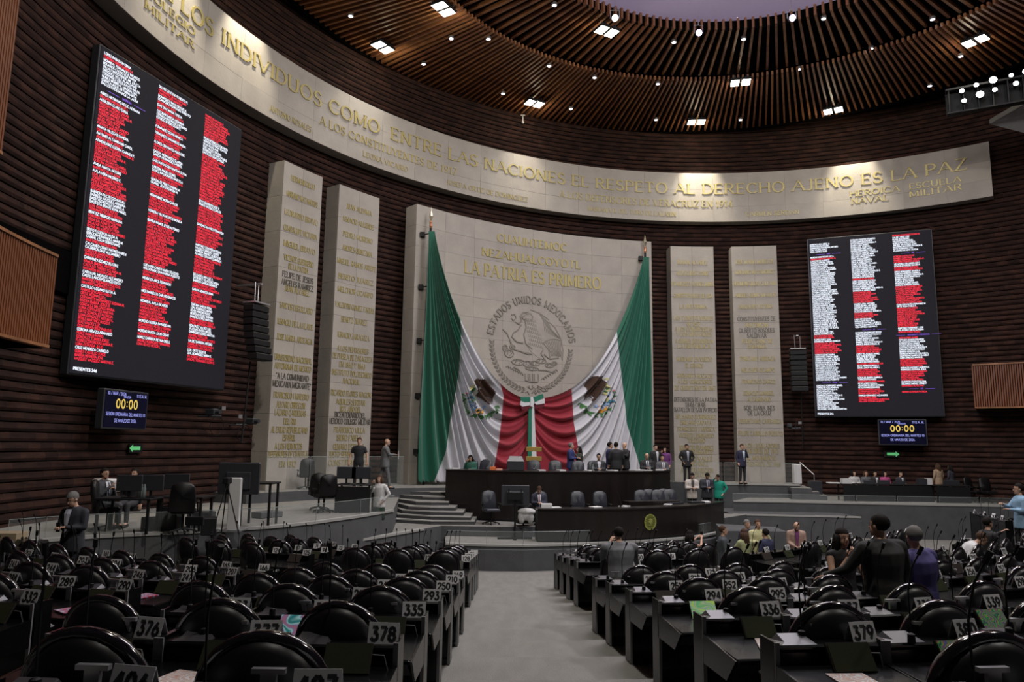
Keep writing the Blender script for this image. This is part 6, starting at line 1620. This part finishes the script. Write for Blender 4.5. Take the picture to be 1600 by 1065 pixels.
    for s_ in (-1, 1):
        e, w_ = arms[s_]; add_hand(hands, w_, (w_ - e), -s_, k)
    sk = M[skin]
    remeshed('body', body, sk, vox * k * .8, t, hands)
    # face details
    fm = MB()
    for s_ in (-1, 1): i0 = len(fm.v); fm.ball((0, 0, 0), (.012, .006, .007), 6, 4); fm.xf(lambda v: Hd(s_ * .032 + v.x, .083 + v.y, .012 + v.z), i0)
    for s_ in (-1, 1): i0 = len(fm.v); fm.box((0, 0, 0), (.034, .006, .006)); fm.xf(lambda v: Hd(s_ * .032 + v.x, .086 + v.y, .036 + v.z), i0)
    if glasses:
        for s_ in (-1, 1): i0 = len(fm.v); fm.tube([(.022 * cos(a), 0, .018 * sin(a)) for a in [q * PI / 4 for q in range(9)]], .003, 4); fm.xf(lambda v: Hd(s_ * .032 + v.x, .098 + v.y, .008 + v.z), i0)
    fm.build('eyes', M['eyes'], t)
    lm = MB(); lm.box((0, 0, 0), (.044, .008, .010)); lm.xf(lambda v: Hd(v.x, .088 + v.y, -.058 + v.z)); lm.build('mouth', mat_lips, t)
    # clothing
    g = .026 if sleeves is True else .016
    torso(tp, g)
    for s_ in (-1, 1):
        e, w_ = arms[s_]
        capsule(tp, T(s_ * .03, 0, .50), sh[s_] + Vector((0, 0, .012)), .058 * k, .056 * k * b)
        if sleeves == 'short': capsule(tp, sh[s_], sh[s_].lerp(e, .62), .066 * k * b, .056 * k)
        elif sleeves: capsule(tp, sh[s_], e, .064 * k * b, .052 * k); capsule(tp, e, e.lerp(w_, .93), .050 * k, .038 * k)
    if sleeves is True and not dress:      # jacket skirt
        i0 = len(tp.v); ell_loft(tp, [((0, 0, -.17), .165 * b + g, .118 * b + g), ((0, 0, -.05), .163 * b + g, .118 * b + g), ((0, 0, .1), .15 * b + g, .108 * b + g)]); tp.xf(lambda v: T(v.x, v.y, v.z), i0)
    if dress:
        i0 = len(tp.v); ell_loft(tp, [((0, 0, -.62), .23, .18), ((0, 0, -.3), .20, .15), ((0, 0, 0), .17, .13)]); tp.xf(lambda v: T(v.x, v.y, v.z), i0)
    remeshed({True: 'jacket', 'short': 'short_sleeved_shirt', False: 'sleeveless_top'}[sleeves] if not dress else 'dress', tp, cloth(top), vox * k, t)
    for s_ in (-1, 1):
        kn_, an_ = legs[s_]
        capsule(tr, hipj[s_] + Vector((0, 0, .02)), kn_, .092 * k * b, .068 * k); capsule(tr, kn_, kn_.lerp(an_, .92), .066 * k, .052 * k)
    tr.ball((0, 0, hz * k), (.165 * k * b, .122 * k * b, .10 * k), 12, 8)
    if skirt:
        tr = MB(); ell_loft(tr, [((0, 0, (hz - .52) * k), .20 * k, .17 * k), ((0, 0, (hz - .2) * k), .19 * k, .15 * k), ((0, 0, (hz + .06) * k), .15 * k, .12 * k)])
    remeshed('skirt' if skirt else 'trousers', tr, cloth(skirt or low), vox * k, t)
    shm = MB()
    for s_ in (-1, 1):
        an_ = legs[s_][1]; capsule(shm, an_ + Vector((0, -.03, -.045)) * k, an_ + Vector((0, .15, -.05)) * k, .046 * k, .036 * k)
    shm.build('shoes', M['black'], t, True)
    if shirt:
        sm = MB(); W_ = .062 * b
        P = lambda x_, z_, o=0: T(x_, .118 * b * sqrt(max(0, 1 - (x_ / (.172 * b)) ** 2)) + g + .012 + o + (-.02 if z_ > .48 else 0), z_)
        rows_ = [(.515, .055, -.01), (.44, .058, 0), (.32, .040, .006), (.20, .022, .004), (.08, .010, .008)]
        for i in range(len(rows_) - 1):
            (za, wa, oa), (zb_, wb, ob) = rows_[i], rows_[i + 1]
            sm.quad(P(-wa, za, oa), P(0, za, oa + .004), P(0, zb_, ob + .004), P(-wb, zb_, ob)); sm.quad(P(0, za, oa + .004), P(wa, za, oa), P(wb, zb_, ob), P(0, zb_, ob + .004))
        sm.build('shirt_front', cloth(shirt), t)
        if tie:
            tm = MB()
            for (za, wa, zb_, wb) in ((.50, .014, .46, .010), (.46, .010, .22, .020), (.22, .020, .17, .003)):
                tm.quad(P(-wa, za, .014), P(wa, za, .014), P(wb, zb_, .014), P(-wb, zb_, .014))
            tm.build('tie', cloth(tie), t)
    if hair:
        hm_ = MB()
        i0 = len(hm_.v); hm_.ball((0, 0, 0), (.086, .103, .094), 14, 10); hm_.xf(lambda v: Hd(v.x * random.uniform(.96, 1.05), (v.y - .018) * random.uniform(.97, 1.05), v.z * random.uniform(.95, 1.05) + .046), i0)
        # cut the face side away
        keep = []
        for f, mi_ in zip(hm_.f, hm_.mi):
            c = sum((Vector(hm_.v[i]) for i in f), Vector()) / len(f); l = hr.transposed() @ (c - hc) / k
            if l.y > .035 and l.z < .085: continue
            if l.z < -.035 and not hairlen: continue
            if l.y > .0 and l.z < .03 : continue
            keep.append(f)
        hm_.f = keep; hm_.mi = [0] * len(keep)
        if hairlen:
            for a in range(7):
                g_2 = rad(-200 + a * 36.7) ; cx_, cy_ = .072 * cos(g_2), .078 * sin(g_2) - .02
                if cy_ > .03: continue
                hm_.tube([Hd(cx_, cy_, .05), Hd(cx_ * 1.2, cy_ * 1.15 - .005, -.06), Hd(cx_ * 1.25, cy_ * 1.2 - .02, -.06 - hairlen * .6), Hd(cx_ * 1.0, cy_ * 1.1 - .02, -.06 - hairlen)], [.035 * k, .038 * k, .036 * k, .016 * k], 7)
        hm_.build('hair', M[hair], t, True)
    if beard:
        bm_ = MB(); i0 = len(bm_.v); bm_.ball((0, 0, 0), (.058, .050, .050), 10, 7); bm_.xf(lambda v: Hd(v.x, .045 + v.y, -.075 + v.z), i0); bm_.build('beard', M['hair' if beard is True else beard], t, True)
    if hold:
        w_ = arms[1][1]; e = arms[1][0]; d = (w_ - e).normalized(); hm2 = MB(); c = w_ + d * .10 * k
        if hold == 'phone': hm2.box(c, (.075, .012, .15), 0, 0, .003)
        elif hold == 'paper': hm2.box(c, (.21, .015, .29), 0, 0, .002)
        elif hold == 'book': hm2.box(c, (.16, .03, .22), 0, 0, .004)
        o = hm2.build({'phone': 'mobile_phone', 'paper': 'sheet_of_paper', 'book': 'red_notebook'}[hold], M[{'phone': 'blackmatt', 'paper': 'paper', 'book': 'red'}[hold]], None, False)
        o.matrix_world = Matrix.Translation((X, Y, z)) @ Matrix.Rotation(face, 4, 'Z')
        tag(o, {'phone': 'dark mobile phone', 'paper': 'white sheet', 'book': 'red notebook'}[hold] + ' held by the ' + ' '.join(label.replace(',', '').split()[:10]), {'phone': 'phone', 'paper': 'paper', 'book': 'book'}[hold])
    return t
mat_lips = mat('lips', (.30, .11, .09), .5)
BL, NV, GY, DG = (.012, .012, .014), (.018, .022, .05), (.16, .165, .18), (.045, .048, .055)
WH = (.55, .56, .60)
up = lambda s_: [(s_ * .24, .08, .25), (s_ * .10, .22, .52)]      # hand at face
fold_ = lambda s_: [(s_ * .23, .04, .22), (s_ * .06, .25, .24)]   # hands together in front
low_ = lambda s_: [(s_ * .22, .03, .20), (s_ * .07, .26, .12)]
hip_ = lambda s_: [(s_ * .33, -.03, .24), (s_ * .20, .10, .04)]
back_ = lambda s_: [(s_ * .26, -.08, .22), (s_ * .10, -.16, .06)]
TWD = PI      # facing the camera
# ---- around the left platform
person('person in dark blazer and white shirt looking down at a phone, standing at far left', 137, 12.4, zf(gp(137, 12.4), 12.4), TWD - .2, 1.76, top=(.02, .022, .03), low=(.02, .022, .03), shirt=(.5, .52, .62), hair='hairgrey', headtilt=.55, armL=fold_(-1), armR=fold_(1), hold='phone', vox=.018)
person('person in grey suit and tie with folded hands, seated at the left table', 176, 16.7, ZLEFT, -PI / 2 - .35, 1.76, 'sit', top=DG, low=DG, shirt=WH, tie=(.02, .02, .05), armL=[(-.2, .16, .18), (-.02, .30, .34)], armR=[(.22, .14, .20), (.04, .28, .42)], vox=.018, glasses=True)
person('person with dark hair half hidden behind the left table monitors', 223, 17.3, ZLEFT, TWD, 1.74, 'sit', top=BL)
person('person in black polo shirt standing with hands at the sides, beside the second pillar', 566, 26.2, ZP0, TWD, 1.84, top=(.012, .013, .016), low=BL, sleeves='short', armL=[(-.27, -.02, .24), (-.30, .05, .0)], armR=[(.28, -.02, .24), (.30, .05, .0)], hair='hairbrown', skin='skin')
person('bald person in grey suit walking with papers toward the flag', 607, 26.6, ZP0, -PI / 2 + .25, 1.84, 'walk', top=(.13, .135, .14), low=(.12, .125, .13), hair=None, beard='hairgrey', armL=fold_(-1), armR=[(.22, .12, .26), (.10, .34, .26)], hold='paper', headtilt=.2)
person('person in white blouse and dark green skirt standing at the left platform edge', 600, 21.6, ZMID + .05, TWD - .4, 1.66, top=(.55, .55, .55), skirt=(.012, .03, .018), hair='hairbrown', hairlen=.10, armL=hip_(-1), armR=up(1))
# ---- presiding desk
person('person in green jacket with long dark hair, seated at the presiding desk left end', 739, 27.7, ZP0 + .02, TWD - .2, 1.64, 'sit', top=(.02, .10, .07), hair='hair', hairlen=.2, armL=fold_(-1), armR=up(1), headtilt=.5)
person('person in blue suit with grey hair, talking beside the person with long hair', 893, 27.9, ZP0, -PI / 2 - .3, 1.76, top=(.018, .03, .12), low=(.018, .03, .12), hair='hairgrey', armR=fold_(1), armL=fold_(-1))
person('person with long dark hair in an olive dress at the presiding desk', 906, 28.1, ZP0, PI / 2 + .2, 1.62, top=(.035, .035, .025), hair='hair', hairlen=.22, armL=up(-1))
person('person in grey suit, glasses and white tie, seated right of the talking couple', 936, 27.9, ZP0 + .03, TWD, 1.76, 'sit', top=DG, shirt=WH, glasses=True, armL=fold_(-1), armR=fold_(1))
person('person in dark blue suit, leftmost of the standing trio at the presiding desk', 953, 28.0, ZP0, -PI / 2, 1.80, top=(.02, .025, .10), low=(.02, .025, .10), armR=fold_(1), hair='hair')
person('person in black suit seen from behind, middle of the standing trio', 963, 27.6, ZP0, .1, 1.80, top=BL, low=BL, build_=1.05)
person('bald person in black suit, rightmost of the standing trio', 977, 28.1, ZP0, PI / 2 + .5, 1.80, top=BL, low=BL, shirt=WH, tie=(.1, .08, .06), hair=None, armL=[(-.24, .1, .3), (-.12, .3, .42)])
person('bald person in dark suit with white shirt, seated at the presiding desk right part', 1010, 28.8, ZP0 + .06, TWD, 1.78, 'sit', top=(.02, .02, .022), shirt=WH, tie=(.02, .02, .07), hair=None, armL=fold_(-1), armR=fold_(1), headtilt=.3)
person('person in grey suit with tie, seated at the right end of the presiding desk', 1034, 29.4, ZP0, TWD + .1, 1.76, 'sit', top=(.09, .09, .10), shirt=WH, tie=(.05, .03, .03), armL=fold_(-1), armR=fold_(1))
person('person in dark suit standing half hidden behind the right end of the desk', 1024, 31.0, ZP0, TWD + .3, 1.74, top=BL, shirt=WH)
person('person in purple top standing behind the right end of the desk', 1039, 31.6, ZP0, TWD - .6, 1.64, top=(.12, .03, .14), hair='hair', hairlen=.15, armR=up(1))
person('person in black suit and grey shirt, hands behind the back, before the third pillar', 1072, 33.2, ZP0, TWD + .1, 1.78, top=BL, low=BL, shirt=(.35, .36, .42), armL=hip_(-1), armR=hip_(1), build_=1.1, skin='skin2')
person('person in navy suit on the phone, before the rightmost pillar', 1157, 33.6, ZP0, TWD + .3, 1.82, top=(.018, .018, .045), low=BL, shirt=(.5, .58, .66), hair='hairbrown', armL=[(-.24, .08, .25), (-.08, .18, .58)], headtilt=.1)
person('person in cream blazer reading a phone, behind the rostrum right end', 1079, 27.4, ZMID, TWD, 1.70, top=(.48, .44, .40), low=BL, shirt=(.05, .04, .04), armL=fold_(-1), armR=fold_(1), headtilt=.5)
person('person in dark suit and tie reading a phone, behind the rostrum right end', 1102, 27.8, ZMID, TWD, 1.70, top=(.02, .022, .03), low=BL, shirt=(.3, .32, .4), tie=(.05, .02, .05), armL=fold_(-1), armR=fold_(1), headtilt=.7, skin='skin2', build_=1.08)
person('person in emerald green jacket with a raised arm, at the right end of the rostrum', 1120, 28.2, ZMID, TWD - .5, 1.62, top=(.0, .22, .15), low=BL, armR=[(.30, .05, .42), (.12, .15, .62)], armL=hip_(-1), headtilt=.6)
person('person in dark blue jacket reading, seated beside the big stage monitor', 844, 24.7, ZMID, TWD + .1, 1.72, 'sit', top=(.025, .028, .05), shirt=WH, tie=(.2, .03, .03), armL=fold_(-1), armR=fold_(1), headtilt=.8, hair='hairbrown')
# ---- front of the hall
person('person in grey suit leaning over the seats with back turned, right of the aisle', 969, 11.1, zf(gp(969, 11.1), 11.1), .15, 1.52, top=(.13, .135, .145), low=(.12, .125, .13), lean=.16, hair='hair', armL=[(-.28, .12, .30), (-.10, .20, .56)], armR=[(.32, .14, .28), (.42, .34, .12)], vox=.016, build_=1.28)
person('person raising a phone to take a picture, dark hair and sleeveless dress', 1074, 18.0, .05, -PI / 2 + .7, 1.64, top=(.03, .02, .025), sleeves=False, hair='hair', hairlen=.10, armL=[(-.2, .2, .40), (-.08, .40, .58)], armR=[(.2, .2, .40), (.06, .42, .60)], hold='phone', vox=.018)
person('person in slate grey suit turned to the right, left of the talking group', 1124, 18.8, .0, -PI / 2 - .2, 1.72, top=(.05, .06, .07), low=(.05, .06, .07), hair='hairbrown', armR=fold_(1), vox=.018)
person('person in pale green dress with long brown hair, centre of the talking group', 1157, 18.9, .0, .4, 1.64, top=(.30, .33, .17), dress=True, hair='hairbrown', hairlen=.26, armL=[(-.25, .12, .25), (-.22, .34, .20)], armR=fold_(1), vox=.018)
person('grey haired person in navy shirt behind the person in pale green', 1161, 20.3, .0, TWD + .4, 1.74, top=(.02, .02, .05), hair='hairgrey')
person('person in pale yellow shirt facing the camera in the talking group', 1178, 20.0, .0, TWD, 1.78, top=(.46, .44, .24), low=BL, hair='hairbrown', armL=hip_(-1), armR=fold_(1))
person('person in navy suit with back turned, right of the talking group', 1190, 18.8, .0, .5, 1.66, top=(.018, .02, .06), low=NV, hair='hair')
w1 = person('bald bearded person in beige jacket and purple scarf, looking down at a hat', 1236, 20.5, .0, TWD - .2, 1.72, top=(.30, .20, .16), low=(.25, .18, .15), shirt=(.14, .03, .12), hair=None, beard=True, armL=low_(-1), armR=low_(1), headtilt=.9, vox=.018)
mb = MB(); mb.lathe([(.20, 0), (.19, .015), (.10, .03), (.095, .11), (.06, .13), (.005, .125)], n=18); o = mb.build('straw_hat', mat('white_straw', (.62, .58, .50), .8), None, True, (gp(1251, 20.1), 20.05, .98)); o.rotation_euler = (.5, .35, 0); tag(o, 'white straw hat held by the bald bearded person', 'hat')
person('person in black sleeveless top with long dark hair, hand at the chin, facing the camera', 1305, 8.5, zf(3.8, 8.5), TWD + .15, 1.50, 'perch', top=(.012, .012, .013), low=BL, sleeves=False, hair='hair', hairlen=.24, armR=[(.24, .14, .16), (.06, .22, .46)], armL=[(-.25, .08, .2), (-.16, .32, .06)], vox=.015, skin='skin')
person('broad person in black shirt seen from behind, talking to the person in sleeveless top', 1365, 7.3, zf(3.63, 7.3), .35, 1.60, 'perch', top=(.010, .010, .010), low=BL, hair='hair', armL=[(-.36, .12, .24), (-.46, .34, .14)], build_=1.25, vox=.014, headturn=-.3)
person('person in violet blue shirt with greying short hair, seen from behind', 1418, 7.9, zf(4.3, 7.9), .55, 1.60, 'perch', top=(.045, .035, .14), low=BL, hair='hairgrey', build_=1.28, vox=.014, headturn=.5, skin='skin')
person('person in light blue shirt with a camera and shoulder strap at far right', 1582, 16.6, zf(gp(1582, 16.6), 16.6), PI / 2 - .2, 1.74, top=(.20, .33, .46), low=BL, hair='hair', glasses=True, armL=fold_(-1), armR=[(.22, .16, .26), (.05, .34, .34)], vox=.018)
person('person in red jacket with lowered head, at the right end of the platform', 1573, 21.0, zf(gp(1573, 21), 21) + .02, PI / 2 + .5, 1.74, top=(.50, .012, .02), low=BL, headtilt=.8, armL=fold_(-1), armR=low_(1), hold='book')
person('person in dark jacket pointing a camera, seated among the far right seats', 1528, 15.2, zf(gp(1528, 15.2), 15.2), -PI / 2 + .1, 1.66, 'sit', top=(.014, .014, .015), hair='hair', armL=[(-.2, .2, .34), (-.05, .36, .5)], armR=fold_(1))
person('person in white shirt bent over a desk among the right seats', 1478, 14.2, zf(gp(1478, 14.2), 14.2), -PI / 2 - .4, 1.66, 'sit', top=(.5, .5, .5), hair='hairbrown', lean=.7, armL=fold_(-1), armR=fold_(1))
# ---- clerks on the right platform
for k_, (px, lb, kw) in enumerate(((1329, 'person in white blouse, leftmost clerk at the long right table', dict(top=(.45, .45, .45), hair='hair', hairlen=.14)), (1347, 'person in grey blazer with light brown hair at the long right table', dict(top=(.10, .10, .11), hair='hairbrown', hairlen=.08)),
        (1361, 'person in black suit, middle clerk at the long right table', dict(top=BL, shirt=WH)), (1376, 'person in pink jacket at the long right table', dict(top=(.42, .06, .20), hair='hair', hairlen=.12)), (1400, 'person in dark suit, rightmost clerk at the long right table', dict(top=(.02, .02, .03), shirt=WH, tie=(.02, .02, .04))))):
    person(lb, px, 33.3, ZRIGHT, TWD + .05 * k_, 1.70, 'sit', armL=fold_(-1), armR=fold_(1), **kw)
person('person in tan top with long hair, back turned, by the short right table', 1459, 33.1, ZRIGHT, .3, 1.66, top=(.34, .24, .16), hair='hairbrown', hairlen=.22)
person('person in dark top standing right of the person in tan', 1478, 33.2, ZRIGHT, .6, 1.60, top=(.03, .03, .04), hair='hair', hairlen=.12)
# jacket hung over a chair beside the stage monitor
mb = MB(); mb.ball((0, 0, 0), (.30, .14, .12), 12, 8); mb.ball((-.16, -.02, -.16), (.13, .08, .22), 8, 6); mb.ball((.12, -.02, -.18), (.12, .08, .2), 8, 6); mb.ball((0, -.05, -.12), (.2, .06, .16), 8, 6)
p = at_y(823, 799, 23.8); o = remeshed('white_jacket', mb, cloth((.5, .5, .5)), .02, None); o.location = p; tag(o, 'white jacket hung over a chair right of the stage monitor', 'jacket')
exec_chair(823, 24.15, ZSTAGE, .2, 'dark chair carrying a white jacket, right of the stage monitor', OC, None)
